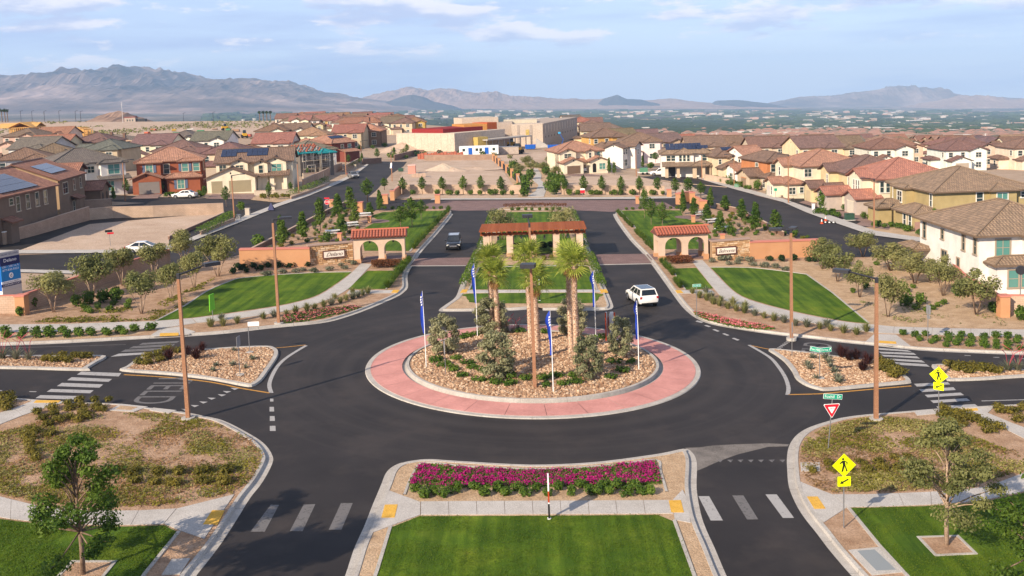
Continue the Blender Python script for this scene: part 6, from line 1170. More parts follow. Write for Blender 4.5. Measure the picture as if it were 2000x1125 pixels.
# ---------------------------------------------------------------- cars
def car(kind, px, py, rz, paint, label, roofc=None, rails=False):
    e = at('parked_car' if kind != 'suv' else 'suv', px, py, rz, label, 'car', 'cars', .015)
    if kind == 'suv': Lb, Wb = [(-2.33, .80, .45, .95), (-2.28, .91, .36, 1.02), (-1.9, .94, .30, 1.06), (.0, .95, .28, 1.06), (1.0, .94, .28, 1.06), (1.85, .92, .30, .99), (2.22, .86, .34, .90), (2.34, .74, .42, .74)], .94; Cb = [(-2.26, .88, 1.03), (1.12, .88, 1.05)]; Ct = [(-1.95, .70, 1.70), (.22, .68, 1.68)]; wy = (-1.40, 1.43); wr = .37
    elif kind == 'hatch': Lb, Wb = [(-2.2, .74, .45, .95), (-2.1, .86, .32, 1.0), (-1.6, .88, .26, .96), (0, .88, .24, .93), (1.0, .88, .24, .93), (1.75, .86, .26, .84), (2.15, .76, .30, .72), (2.25, .6, .4, .6)], .88; Cb = [(-2.08, .80, .96), (1.35, .80, .90)]; Ct = [(-.95, .60, 1.46), (.15, .60, 1.47)]; wy = (-1.32, 1.38); wr = .32
    else: Lb, Wb = [(-2.3, .76, .45, .90), (-2.2, .86, .32, .98), (-1.4, .90, .26, .99), (0, .90, .24, .95), (1.0, .90, .24, .95), (1.8, .88, .26, .86), (2.2, .80, .30, .74), (2.32, .64, .4, .62)], .90; Cb = [(-1.75, .80, .97), (1.15, .80, .93)]; Ct = [(-1.0, .60, 1.42), (.2, .60, 1.43)]; wy = (-1.38, 1.42); wr = .33
    mb = MB(); n = len(Lb)
    for y, w, z0, z1 in Lb: mb.v += [(-w * .93, y, z0), (w * .93, y, z0), (w, y, z0 + (z1 - z0) * .45), (w * .97, y, z0 + (z1 - z0) * .82), (w * .84, y, z1), (-w * .84, y, z1), (-w * .97, y, z0 + (z1 - z0) * .82), (-w, y, z0 + (z1 - z0) * .45)]
    for i in range(n - 1):
        for k in range(8): a = i * 8 + k; b = i * 8 + (k + 1) % 8; mb.f.append([a, b, b + 8, a + 8]); mb.m.append(0)
    mb.f.append(list(range(7, -1, -1))); mb.f.append([(n - 1) * 8 + k for k in range(8)]); mb.m += [0, 0]
    body = mb.obj('body', paint, e, (0, 0, 0), True); md = body.modifiers.new('bevel', 'BEVEL'); md.width = .035; md.segments = 2; md.limit_method = 'ANGLE'
    (yb0, wb0, zb0), (yb1, wb1, zb1) = Cb; (yt0, wt0, zt0), (yt1, wt1, zt1) = Ct; ym = (yt0 + yt1) / 2
    B = [Vector((-wb0, yb0, zb0)), Vector((wb0, yb0, zb0)), Vector((wb1, yb1, zb1)), Vector((-wb1, yb1, zb1))]; T = [Vector((-wt0, yt0, zt0)), Vector((wt0, yt0, zt0)), Vector((wt1, yt1, zt1)), Vector((-wt1, yt1, zt1))]
    c = MB(); c.face(T)
    for i in range(4): j = (i + 1) % 4; c.face([B[i], B[j], T[j], T[i]])
    co = c.obj('cabin', paint, e); md = co.modifiers.new('bevel', 'BEVEL'); md.width = .06; md.segments = 3
    def gl(a, b, c_, d, nm, i0=.06, j0=.10, j1=.90, u0=0.0, u1=1.0):
        nn = (b - a).cross(d - a).normalized() * .012
        L_ = lambda u, v: (a.lerp(b, u)).lerp(d.lerp(c_, u), v) + nn
        q = MB(); q.face([L_(u0 + i0, j0), L_(u1 - i0, j0), L_(u1 - i0, j1), L_(u0 + i0, j1)]); q.obj(nm, glass_car, e)
    gl(B[0], B[1], T[1], T[0], 'rear_window', .07, .16, .88); gl(B[2], B[3], T[3], T[2], 'windscreen', .05, .06, .92)
    for a, b, c_, d in ((B[1], B[2], T[2], T[1]), (B[3], B[0], T[0], T[3])):
        for u0, u1 in ((.06, .36), (.36, .66), (.66, .96)) if kind == 'suv' else ((.10, .48), (.48, .92)): gl(a, b, c_, d, 'side_window', .015, .10, .88, u0, u1)
    if roofc: r = MB(); r.face([t.lerp(sum(T, Vector()) / 4, .12) + Vector((0, 0, .012)) for t in T]); r.obj('roof_panel', roofc, e)
    if rails:
        for s in (-1, 1): r = MB(); r.tube([(s * (wt0 - .05), yt0 + .2, zt0 + .05), (s * (wt0 - .05), yt1 - .2, zt0 + .05)], .022, 5); r.obj('roof_rail', chrome, e)
    for y in wy:
        for s in (-1, 1):
            wv = empty('wheel', (s * (Wb - .10), y, wr), 0, parent=e); t = MB(); t.tube([(-.11, 0, 0), (.11, 0, 0)], [wr, wr], 18); t.obj('tyre', rubber, wv); q = MB(); q.tube([(s * .111, 0, 0), (s * .125, 0, 0)], [wr * .64, wr * .58], 12); q.obj('rim', chrome, wv)
            ar = MB(); ar.tube([(-.112, 0, 0), (s * .105, 0, 0)], [wr * 1.16, wr * 1.16], 18); ar.obj('wheel_arch', black_m, wv)
    tl = mat('tail_red', (0.35, 0.005, 0.01), .3) if 'tail_red' not in bpy.data.materials else bpy.data.materials['tail_red']
    yr_, yf = Lb[0][0], Lb[-1][0]
    for s in (-1, 1):
        q = MB(); q.box(s * .80 - .10, s * .80 + .10, yr_ + .0, yr_ + .10, .82, 1.02); q.obj('tail_light', tl, e); q = MB(); q.box(s * .66 - .15, s * .66 + .15, yf - .22, yf - .02, .64, .80); q.obj('headlight', white_m, e); q = MB(); q.box(s * (Wb + .07) - .09, s * (Wb + .07) + .09, yb1 - .45, yb1 - .33, zb1 + .02, zb1 + .17); q.obj('mirror', paint, e)
    q = MB(); q.box(-.26, .26, yr_ - .012, yr_ + .01, .66, .80); q.obj('licence_plate', white_s, e); q = MB(); q.box(-.45, .45, yf - .04, yf + .012, .5, .68); q.obj('grille', chrome if kind == 'suv' else black_m, e); q = MB(); q.box(-.80, .80, yr_ - .03, yr_ + .06, .33, .46); q.obj('bumper', black_m if kind == 'suv' else paint, e); q = MB(); q.box(-.70, .70, yf - .10, yf + .02, .30, .44); q.obj('bumper', black_m, e)
    return e
def carpaint(n, c, r=.22): m = mat('car_paint_' + n, c, r, .5); m.node_tree.nodes['Principled BSDF'].inputs['Coat Weight'].default_value = .6; return m
cp_w = carpaint('white', (0.78, 0.76, 0.73)); cp_k = carpaint('black', (0.010, 0.011, 0.014)); cp_g = carpaint('grey', (0.20, 0.20, 0.21))
car('suv', 887, 484.5, R_(182), cp_k, 'black SUV driving towards the roundabout on the left entry road', mat('roof_silver', (.30, .33, .38), .25), True); car('suv', 1253, 591, R_(13), cp_w, 'white SUV with dark glass roof leaving on the right entry road', glass_car)
car('hatch', 283, 494, R_(-84), cp_w, 'white hatchback half hidden by trees on the left street'); car('sedan', 361, 386.5, R_(86), cp_w, 'white sedan parked before the red-brown house'); car('sedan', 690, 347.5, R_(205), cp_g, 'grey car parked at the far end of the left street'); car('suv', 1288, 342.5, R_(90), cp_w, 'white SUV parked across the far right street'); car('sedan', 1335, 343.5, R_(85), cp_k, 'black car parked in front of the solar-roofed white house'); car('suv', 1137.5, 336.5, R_(5), cp_w, 'white car on the driveway of the cream house in the centre')
# ---------------------------------------------------------------- street furniture
gr_box = mat('box_green', (0.03, 0.075, 0.05), .5)
def cabinet(px, py, w, d, h, m, label, cat='utility box', rz=0): 
    e = at('utility_box', px, py, rz, label, cat, 'utility boxes', .06); b = MB(); b.box(-w / 2, w / 2, -d / 2, d / 2, 0, h); b.obj('cabinet', m, e); c = MB(); c.box(-w / 2 - .05, w / 2 + .05, -d / 2 - .05, d / 2 + .05, h, h + .06); c.obj('lid', m, e); f = MB(); f.box(-w / 2 - .15, w / 2 + .15, -d / 2 - .15, d / 2 + .15, -.06, .05); f.obj('concrete_pad', conc, e); return e
cabinet(1659, 430, 1.3, 1.0, .95, gr_box, 'dark green transformer box beside the right street driveway'); cabinet(1503, 380, 1.2, .9, .8, gr_box, 'dark green transformer box by the unfinished cream house'); cabinet(1440, 366, 1.1, .9, .6, mat('box_pale_green', (.18, .34, .24), .5), 'pale green box near the right street shrubs'); cabinet(1588.5, 410, .45, .3, .95, white_m, 'slim white meter box on the right street verge'); cabinet(484, 421, .7, .5, 1.1, mat('box_tan', (.52, .44, .36), .5), 'tan upright cabinet at the left street corner'); cabinet(466, 428, .6, .5, .6, mat('box_grey', (.22, .22, .22), .5), 'grey box beside the corner lamp on the left street'); cabinet(694, 329, .5, .4, .9, mat('box_cream', (.6, .5, .36), .5), 'cream meter box on the pavement past the grey car')
e = at('portable_toilet', 1575, 383, 0, 'grey portable toilet with white roof beside the unfinished house', 'toilet', None, .05); b = MB(); b.box(-.6, .6, -.6, .6, 0, 2.1); b.obj('cabin', mat('toilet_grey', (.22, .24, .27), .5), e); b = MB(); b.taper(-.64, .64, -.64, .64, 2.1, 2.3, .15, .15); b.obj('roof', white_m, e); b = MB(); b.box(-.38, .38, -.63, -.601, .1, 1.9); b.obj('door', mat('toilet_door', (.28, .30, .33), .5), e)
e = at('material_stack', 1550, 379, 0, 'pink and white wrapped roof materials stacked at the unfinished house', 'stack', None, .05)
for i in range(4):
    for j in range(2): b = MB(); b.box(-1.8 + i * .9, -1.0 + i * .9, -.4, .4, j * .55, j * .55 + .5); b.obj('wrapped_bundle', mat('wrap_pink', (.62, .36, .33), .7) if (i + j) % 2 else white_m, e)
def cone(px, py, label):
    e = at('traffic_cone', px, py, 0, label, 'traffic cone', 'traffic cones on the right street', .02); b = MB(); b.tube([(0, 0, .03), (0, 0, .75)], [.17, .03], 10); b.obj('cone', mat('cone_orange', (.75, .10, .03), .5) if 'cone_orange' not in bpy.data.materials else bpy.data.materials['cone_orange'], e); b = MB(); b.tube([(0, 0, .33), (0, 0, .66)], [.118, .055], 10, cap=False); b.obj('white_band', white_m, e); b = MB(); b.box(-.22, .22, -.22, .22, 0, .035); b.obj('base', bpy.data.materials['cone_orange'], e)
cone(1605, 437, 'left traffic cone beside the debris on the right street'); cone(1612.5, 431.5, 'right traffic cone beside the debris on the right street')
e = at('barricade', 1620, 436, R_(-20), 'fallen black and white barricade beside the traffic cones', 'barricade', None, .02); b = MB(); b.box(-.9, .9, -.12, .12, .05, .25); b.obj('rail', black_m, e)
for s in (-.6, 0, .6): b = MB(); b.box(s - .12, s + .12, -.13, -.121, .06, .24); b.obj('white_stripe', white_m, e)
for s in (-.7, .7): b = MB(); b.box(s - .05, s + .05, -.4, .4, 0, .08); b.obj('foot', dark_metal, e)
e = at('trailer', 1259, 341, 0, 'green flatbed trailer parked on the far right street', 'trailer', None, .02); b = MB(); b.box(-1.6, 1.6, -.9, .9, .5, .62); b.obj('bed', white_m, e); b = MB(); b.box(-1.1, .7, -.7, .7, .62, 1.6); b.obj('cargo', mat('cargo_green', (.08, .22, .13), .6), e)
for s in (-.5, .5): b = MB(); b.tube([(s, -.95, .3), (s, -.75, .3)], .3, 10); b.obj('wheel', rubber, e)
# picnic tables and paved circles in the parks
for px, py, lab in ((650, 462, 'white picnic shelter table nearest the Delano gate'), (686, 446, 'white picnic table in the middle of the left park'), (712, 427, 'white picnic table at the far end of the left park'), (1413, 455, 'white picnic table nearest the Belmonte gate'), (1391, 439, 'white picnic table in the middle of the right park'), (1366, 424, 'white picnic table at the far end of the right park')):
    e = at('picnic_table', px, py, .3, lab, 'picnic table', 'picnic tables in the parks', .14); b = MB(); b.box(-1.0, 1.0, -.45, .45, .72, .78); b.obj('tabletop', white_m, e)
    for s in (-.75, .75): b = MB(); b.box(-1.0, 1.0, s - .15, s + .15, .42, .47); b.obj('bench', white_m, e)
    for s in (-.7, .7): b = MB(); b.box(s - .05, s + .05, -.75, .75, .36, .42); b.box(s - .05, s + .05, -.25, .25, 0, .72); b.obj('leg', steel, e)
for px, py, lab in ((664, 472, 'brick post beside the nearest left picnic table'), (722, 437, 'brick post in the middle of the left park'), (1411, 474, 'brick post nearest the Belmonte gate'), (1354, 436, 'brick post in the middle of the right park')): pilaster(px, py, .55, 1.1, lab, wall_or, cap_pink, 'brick posts in the parks')
for px in ((678, 470), (733, 434)): sheet('paved_circle', [(G(*px)[0] + 2.2 * cos(k * pi / 10), G(*px)[1] + 2.2 * sin(k * pi / 10)) for k in range(20)], .16, paver_m, blkD)
for px in ((1392, 473), (1345, 426)): sheet('paved_circle', [(G(*px)[0] + 2.2 * cos(k * pi / 10), G(*px)[1] + 2.2 * sin(k * pi / 10)) for k in range(20)], .16, paver_m, blkE)
# ================================================================== houses
def roof_mesh(kind, x0, x1, y0, y1, z, pitch, ov):
    # returns (roof MB with uv, ridge lines, ridge height)
    X0, X1, Y0, Y1 = x0 - ov, x1 + ov, y0 - ov, y1 + ov; w, d = X1 - X0, Y1 - Y0; mb = MB(); mb.uv = []; lines = []
    def slope(pts, e0, e1):
        # pts: polygon; e0->e1 is the eave; uv in metres along and up the slope
        e0, e1 = Vector(e0), Vector(e1); u = (e1 - e0).normalized(); n = (Vector(pts[1]) - Vector(pts[0])).cross(Vector(pts[2]) - Vector(pts[0])).normalized(); v = n.cross(u)
        mb.face(pts); mb.uv += [((Vector(p) - e0).dot(u), abs((Vector(p) - e0).dot(v))) for p in pts]
    a, b, c, e = (X0, Y0, z), (X1, Y0, z), (X1, Y1, z), (X0, Y1, z)
    if kind == 'hip':
        r = min(w, d) / 2; zr = z + r * pitch
        if w >= d: p, q = (X0 + r, (Y0 + Y1) / 2, zr), (X1 - r, (Y0 + Y1) / 2, zr); slope([a, b, q, p], a, b); slope([c, e, p, q], c, e); slope([b, c, q], b, c); slope([e, a, p], e, a); lines = [(a, p), (e, p), (b, q), (c, q), (p, q)]
        else: p, q = ((X0 + X1) / 2, Y0 + r, zr), ((X0 + X1) / 2, Y1 - r, zr); slope([b, c, q, p], b, c); slope([e, a, p, q], e, a); slope([a, b, p], a, b); slope([c, e, q], c, e); lines = [(a, p), (b, p), (c, q), (e, q), (p, q)]
    elif kind == 'gable_x': zr = z + d / 2 * pitch; p, q = (X0, (Y0 + Y1) / 2, zr), (X1, (Y0 + Y1) / 2, zr); slope([a, b, q, p], a, b); slope([c, e, p, q], c, e); lines = [(p, q)]
    elif kind == 'gable_y': zr = z + w / 2 * pitch; p, q = ((X0 + X1) / 2, Y0, zr), ((X0 + X1) / 2, Y1, zr); slope([b, c, q, p], b, c); slope([e, a, p, q], e, a); lines = [(p, q)]
    elif kind == 'shed': zr = z + d * pitch; slope([a, b, (X1, Y1, zr), (X0, Y1, zr)], a, b)
    n = len(mb.f)
    for i in range(n):                                # underside and eave edge
        pts = [mb.v[k] for k in mb.f[i]]; lo = [(x, y, zz - .2) for x, y, zz in pts]; mb.face(lo[::-1]); mb.uv += [(0, .02)] * len(lo)
        for k in range(len(pts)):
            j = (k + 1) % len(pts); mb.face([lo[k], lo[j], pts[j], pts[k]]); mb.uv += [(0, .02)] * 4
    return mb, lines, zr
WM = {}
def win_mesh(w, h, trim, sl):
    k = (round(w, 2), round(h, 2), trim, sl)
    if k in WM: return WM[k]
    f = MB(); t = .14 if trim else .07; y0 = -.07
    f.box(-w / 2 - t, -w / 2, y0, .03, -h / 2, h / 2); f.box(w / 2, w / 2 + t, y0, .03, -h / 2, h / 2); f.box(-w / 2 - t, w / 2 + t, y0, .03, h / 2, h / 2 + t); f.box(-w / 2 - t - .06, w / 2 + t + .06, y0 - .06, .03, -h / 2 - t, -h / 2)
    if w > 1.1: f.box(-.035, .035, -.03, .02, -h / 2, h / 2)
    if sl: f.box(-w / 2, w / 2, -.031, .02, -.03, .03)
    g = MB(); g.box(-w / 2 + .003, w / 2 - .003, -.012, -.006, -h / 2 + .003, h / 2 - .003)
    WM[k] = (f.mesh('window', paintc), g.mesh('pane', glass), g.mesh('pane', glass_teal)); return WM[k]
def add_window(e, pos, rz, w, h, col, trim=True, teal=False, sl=True):
    f, g, gt = win_mesh(w, h, trim, sl); o = mesh_obj('window', f, e, pos, col, (0, 0, rz)); mesh_obj('pane', gt if teal else g, o); return o
PAL = dict(white=(.74, .70, .65), cream=(.72, .63, .48), tan=(.52, .40, .28), buff=(.62, .50, .35), olive=(.40, .31, .15), brown=(.24, .155, .105), dbrown=(.17, .12, .09), red=(.30, .095, .05), orange=(.50, .20, .085), grey=(.50, .47, .45), yellow=(.66, .52, .30), ochre=(.52, .32, .10), peach=(.70, .54, .36), dred=(.20, .06, .045))
RPAL = dict(rust=(.36, .18, .125), terra=(.46, .25, .17), brown=(.25, .165, .12), grey=(.19, .165, .145), mauve=(.24, .15, .125), tan=(.33, .235, .16), dark=(.15, .125, .11), redtile=(.48, .22, .16), olive=(.22, .19, .14))
def house(pxA, pxB, label, blocks, wallc, roofc, wins=(), garages=(), depth=None, trimc=(.72, .66, .56), solar=(), extra=None, name='house', group='houses', rz=None, dz=0, world=None):
    if world: (x, y), rz = world
    else:
        xa, ya = G(*pxA); xb, yb = G(*pxB); rz = atan2(yb - ya, xb - xa) if rz is None else rz; x, y = xa, ya
    e = empty(name, (x, y, gz(x) + dz), rz, label, 'house', group); wc = PAL.get(wallc, wallc); rc = RPAL.get(roofc, roofc); parts = {}
    for bi, b in enumerate(blocks):
        x0, x1, y0, y1, z0, z1, kind = b[:7]; o = b[7] if len(b) > 7 else {}; col = PAL.get(o.get('wall', wc), o.get('wall', wc)); rcol = RPAL.get(o.get('roof', rc), o.get('roof', rc)); pitch = o.get('pitch', .40); ov = o.get('ov', .5)
        mb = MB(); mb.box(x0, x1, y0, y1, z0 - (.8 if z0 < .1 else 0), z1)
        if kind == 'flat': pass
        else:
            r, lines, zr = roof_mesh(kind, x0, x1, y0, y1, z1 - .02 + o.get('lift', 0), pitch, ov)
            zz = z1 - .02 - ov * pitch
            if kind == 'gable_x':
                for xx in (x0, x1): mb.face([(xx, y0, z1), (xx, y1, z1), (xx, (y0 + y1) / 2, z1 + (y1 - y0) / 2 * pitch + ov * pitch - .02)])
            if kind == 'gable_y':
                for yy in (y0, y1): mb.face([(x0, yy, z1), (x1, yy, z1), ((x0 + x1) / 2, yy, z1 + (x1 - x0) / 2 * pitch + ov * pitch - .02)])
            ro = r.obj('roof', roofm, e, color=rcol)
            cp = MB()
            for p, q in lines: cp.tube([Vector(p) + Vector((0, 0, .03)), Vector(q) + Vector((0, 0, .03))], .11, 5)
            if lines: cp.obj('ridge_cap', paintc, ro, color=tuple(v * .62 for v in rcol))
            if o.get('caps', 1) and kind in ('gable_y', 'gable_x') and o.get('vent', 1):
                v = MB()
                if kind == 'gable_y': cxx, zc = (x0 + x1) / 2, z1 + (x1 - x0) / 2 * pitch * .45; v.box(cxx - .12, cxx + .12, y0 - .03, y0, zc - .18, zc + .18)
                else: cy, zc = (y0 + y1) / 2, z1 + (y1 - y0) / 2 * pitch * .45; v.box(x0 - .03, x0, cy - .12, cy + .12, zc - .18, zc + .18)
                v.obj('gable_vent', black_m, e)
        mb.obj('wall', stucco, e, color=col)
    for wn in wins:
        bi, face, u, z, w, h = wn[:6]; teal = 't' in (wn[6] if len(wn) > 6 else ''); fl = wn[6] if len(wn) > 6 else ''; x0, x1, y0, y1 = blocks[bi][:4]
        pos, r = {'f': ((x0 + u, y0 - .002, z), 0), 'b': ((x0 + u, y1 + .002, z), pi), 'l': ((x0 - .002, y0 + u, z), -pi / 2), 'r': ((x1 + .002, y0 + u, z), pi / 2)}[face]
        wo = add_window(e, pos, r, w, h, trimc, True, teal)
        if 's' in fl:
            for s in (-1, 1): q = MB(); q.box(s * (w / 2 + .42) - .24, s * (w / 2 + .42) + .24, -.09, -.03, -h / 2, h / 2); q.obj('shutter', mat('shutter_blue', (.10, .14, .22), .6) if 'shutter_blue' not in bpy.data.materials else bpy.data.materials['shutter_blue'], wo)
    for g in garages:
        bi, face, u, w, h, col = g[:6]; x0, x1, y0, y1 = blocks[bi][:4]; kind = g[6] if len(g) > 6 else 'garage_door'
        pos, r = {'f': ((x0 + u, y0, 0), 0), 'l': ((x0, y0 + u, 0), -pi / 2), 'r': ((x1, y0 + u, 0), pi / 2)}[face]
        if kind == 'arch': q = MB(); q.prism([(-w / 2, 0), (w / 2, 0), (w / 2, h - w / 2)] + [(w / 2 * cos(k * pi / 8), h - w / 2 + w / 2 * sin(k * pi / 8)) for k in range(1, 8)] + [(-w / 2, h - w / 2)], -.03, .02, axis='y'); mesh_obj('doorway', q.mesh('doorway', black_m), e, pos, None, (0, 0, r)); continue
        q = MB()
        for k in range(4): q.box(-w / 2, w / 2, -.025, .02, h * k / 4 + .015, h * (k + 1) / 4 - .015)
        q.box(-w / 2, w / 2, -.012, .01, 0, h); mesh_obj(kind, q.mesh(kind, paintc), e, pos, col, (0, 0, r)); t = MB(); t.box(-w / 2 - .12, w / 2 + .12, -.06, .02, h, h + .14); mesh_obj('lintel', t.mesh('lintel', stucco), e, pos, wc, (0, 0, r))
    for s in solar:                                    # (block, 'f'/'l', u0, rows, cols, v0): panels on a roof slope
        bi, face, u0, rows, cols, v0 = s[:6]; x0, x1, y0, y1, z0, z1, kind = blocks[bi][:7]; o = blocks[bi][7] if len(blocks[bi]) > 7 else {}; pitch = o.get('pitch', .40); ov = o.get('ov', .5); a = atan(pitch)
        if 'solar_panel' not in WM: q = MB(); q.box(-.49, .49, 0, 1.62, .06, .10); WM['solar_panel'] = q.mesh('solar_panel', solar_m)
        for rr in range(rows):
            for cc in range(cols):
                if (rr, cc) in (s[6] if len(s) > 6 else ()): continue
                u = u0 + cc * 1.03; v = v0 + rr * 1.68
                if face == 'f': pos, rot = (x0 + u, y0 - ov + v * cos(a), z1 + .02 + v * sin(a)), (a, 0, 0)
                else: pos, rot = (x0 - ov + v * cos(a), y0 + u, z1 + .02 + v * sin(a)), (a, 0, -pi / 2)
                mesh_obj('solar_panel', WM['solar_panel'], e, pos, None, rot)
    return e
TW = (.74, .70, .63)
# ---------------------------------------------------------------- left side
house((8, 477), (118, 441), 'dark brown house with solar roof at the left edge by the bare lot', [(-.5, 17, 0, 13, 0, 6.3, 'gable_x'), (-6, -.5, 2, 11, 0, 6.3, 'gable_x'), (.2, 2.4, -1.0, 0, 0, 2.9, 'shed')], 'dbrown', 'rust', [(0, 'f', 3.4, 5.3, 1.0, .8), (0, 'f', 5.3, 4.8, 1.0, 1.9), (0, 'f', 8.2, 4.8, 1.0, 1.9), (0, 'f', 11.1, 4.8, 1.0, 1.9), (0, 'f', 13.8, 4.8, 1.0, 1.9), (0, 'f', 3.2, 1.2, 3.0, 2.1)], solar=[(0, 'f', 1.5, 3, 11, .8, ((2, 0), (2, 1), (2, 2)))], trimc=(.45, .38, .30))
house((119, 428), (196, 394), 'brown house with tan gable end and solar panels, beside the dark one', [(0, 14.5, 0, 13, 0, 6.2, 'gable_x', {'wall': (.40, .27, .16)}), (14.5, 19.5, 1.0, 8, 0, 6.6, 'gable_y', {'wall': 'brown'}), (17.5, 23.5, -1.8, 2.5, 0, 2.9, 'gable_y', {'wall': 'brown'}), (6.5, 9.5, -.9, 0, 2.4, 2.6, 'shed', {'wall': 'dbrown'}), (-.01, 14.5, -.012, -.002, 0, 6.0, 'flat', {'wall': 'brown'})], 'brown', 'rust', [(0, 'f', 3.6, 4.6, 2.6, 1.7), (0, 'f', 8.6, 4.7, .9, 1.7), (0, 'f', 12.4, 4.7, .9, 1.7), (0, 'f', 7.6, 1.1, 1.1, 1.9)], [(2, 'f', 1.6, 1.0, 2.3, (.3, .25, .2), 'arch'), (2, 'f', 4.3, 1.0, 2.3, (.3, .25, .2), 'arch')], solar=[(0, 'f', 2.8, 2, 8, 2.2)], trimc=(.50, .42, .32))
house((103, 387), (242, 378), 'pale house with grey hip roof behind the brown houses', [(0, 13.6, 0, 12, 0, 6.2, 'hip'), (8.6, 13.2, -1.6, 0, 0, 6.0, 'hip'), (8.4, 13.4, -2.4, -1.6, 2.8, 2.95, 'shed'), (2, 6, -1, 0, 0, 6.0, 'hip')], 'white', 'grey', [(1, 'f', 2.4, 4.7, 2.1, 1.8, 't'), (0, 'f', 1.0, 4.8, 1.3, 1.2), (0, 'f', 7.2, 4.8, 1.2, 1.2), (1, 'f', 1.6, 1.5, 1.2, 1.8, 't'), (0, 'r', 3, 4.6, 1.2, 1.6), (0, 'r', 8, 4.6, 1.2, 1.6)])
house((270, 376), (393, 373), 'red-brown house with blue shutters behind the white sedan', [(0, 12.4, 0, 11, 0, 6.0, 'hip'), (.2, 4.6, -1.2, 0, 0, 5.9, 'hip'), (8.2, 12.2, -1.2, 0, 0, 5.9, 'hip'), (-.4, 4.8, -4.5, -1, 0, 3.0, 'gable_y'), (5.8, 12.0, -3.5, -1, 0, 2.9, 'hip')], 'red', 'terra', [(1, 'f', 2.3, 4.6, 1.2, 1.5, 'ts'), (2, 'f', 1.0, 4.6, 1.1, 1.5, 'ts'), (2, 'f', 3.1, 4.6, 1.1, 1.5, 't'), (4, 'f', 2.6, 1.5, 1.2, 1.7, 'ts'), (0, 'f', 5.6, 4.4, 1.0, 1.8), (0, 'r', 3, 4.4, 1.0, 1.5), (0, 'r', 5, 4.4, 1.0, 1.5)], [(3, 'f', 3.0, 3.8, 2.3, (.22, .19, .175))], trimc=(.60, .50, .38))
house((425, 373), (573, 371), 'cream house with solar roof and three gables at the left street corner', [(0, 14.9, 0, 10.5, 0, 5.6, 'gable_x', {'pitch': .42}), (3.0, 6.3, -1, 3, 0, 5.5, 'gable_y'), (7.6, 10.2, -1.6, 3, 0, 5.3, 'gable_y'), (9.6, 13.8, -.9, 3, 0, 5.5, 'gable_y'), (-1.2, 8.0, -4.6, -.9, 0, 2.95, 'gable_y'), (8.0, 14.0, -2.2, -.9, 2.7, 2.9, 'shed'), (8.2, 8.8, -2.1, -1.7, 0, 2.7, 'flat'), (10.6, 11.4, -2.1, -1.7, 0, 2.7, 'flat'), (13.2, 13.9, -2.1, -1.7, 0, 2.7, 'flat')], 'cream', 'brown', [(0, 'f', 1.3, 4.4, 1.3, 1.4), (1, 'f', 1.7, 4.6, 1.4, .8), (2, 'f', 1.3, 4.1, .8, 1.5), (3, 'f', 2.3, 4.2, 1.9, 1.5, 't'), (0, 'r', 4, 4.3, 1.0, 1.5), (0, 'r', 7, 4.3, 1.0, 1.5)], [(4, 'f', 1.9, 2.1, 2.3, (.30, .25, .16)), (4, 'f', 6.3, 4.2, 2.3, (.30, .25, .16)), (0, 'f', 9.6, 1.2, 2.4, 0, 'arch'), (0, 'f', 12.3, 1.2, 2.4, 0, 'arch')], solar=[(0, 'f', 1.2, 2, 9, 2.6, ((0, 3), (0, 4)))], trimc=(.66, .56, .42))
wall([(497, 382), (538, 380.5), (572, 378.5)], .9, 'low cream yard wall in front of the cream house', mat('yard_wall', (.66, .55, .42), .9), cap_tan)
hc = house((588, 345), (643, 341), 'unfinished house with turquoise eaves, stacked roof tiles and scaffolding', [(0, 6.9, 0, 9, 0, 5.4, 'hip', {'roof': (.02, .30, .33), 'ov': .8, 'pitch': .36}), (5.0, 8.2, -1.5, 4, 0, 5.2, 'hip', {'roof': (.02, .30, .33), 'ov': .7})], (.16, .14, .125), 'grey', [(0, 'f', 1.2, 4.2, 1.0, 1.4), (0, 'f', 4.0, 4.2, 1.0, 1.4), (1, 'f', 1.6, 4.0, 1.2, 1.4), (0, 'f', 3.0, 1.4, 2.0, 1.9)], name='house')
r9 = random.Random(9); tb = MB(); tb.box(-.2, .2, -.22, .22, 0, .35); tms = [tb.mesh('tile_bundle', m) for m in (clay, mat('tile_grey', (.30, .25, .24), .8))]
for i in range(8):
    for j in range(5): mesh_obj('tile_bundle', tms[(i + j) % 2 if j < 3 else 0], hc, (.2 + i * .85 + r9.uniform(-.15, .15), .1 + j * .85, 5.35 + .36 * (.9 + j * .85)), None, (R_(18), 0, r9.uniform(-.2, .2)))
sc = empty('scaffolding', hc.location, hc.rotation_euler.z, 'grey scaffolding in front of the unfinished house', 'scaffolding')
for x in (-.2, 2.0, 4.2, 6.4): q = MB(); q.tube([(x, -1.6, 0), (x, -1.6, 5.4)], .05, 4); q.tube([(x, -2.6, 0), (x, -2.6, 5.4)], .05, 4); q.obj('upright', steel, sc)
for z in (1.8, 3.6): q = MB(); q.box(-.4, 6.6, -2.6, -1.6, z, z + .08); q.obj('deck', mat('deck', (.35, .28, .20), .9) if 'deck' not in bpy.data.materials else bpy.data.materials['deck'], sc)
for z in (2.3, 2.8, 4.1, 4.6): q = MB(); q.tube([(-.4, -2.6, z), (6.6, -2.6, z)], .04, 4); q.obj('rail', steel, sc)
wall([(592, 352), (632, 349)], 1.5, 'cream yard wall below the unfinished house', mat('yard_wall_b', (.66, .55, .42), .9), cap_tan)
house((585, 334), (662, 330), 'white house with grey hip roof behind the unfinished one', [(0, 9.8, 0, 11, 0, 5.1, 'hip', {'pitch': .38}), (6.6, 9.6, -1.2, 0, 0, 5.0, 'hip')], 'white', 'olive', [(1, 'f', 1.5, 4.0, 1.3, 1.4), (0, 'r', 3, 4.0, 1.0, 1.5), (1, 'f', 1.5, 1.3, 1.5, 1.6)])
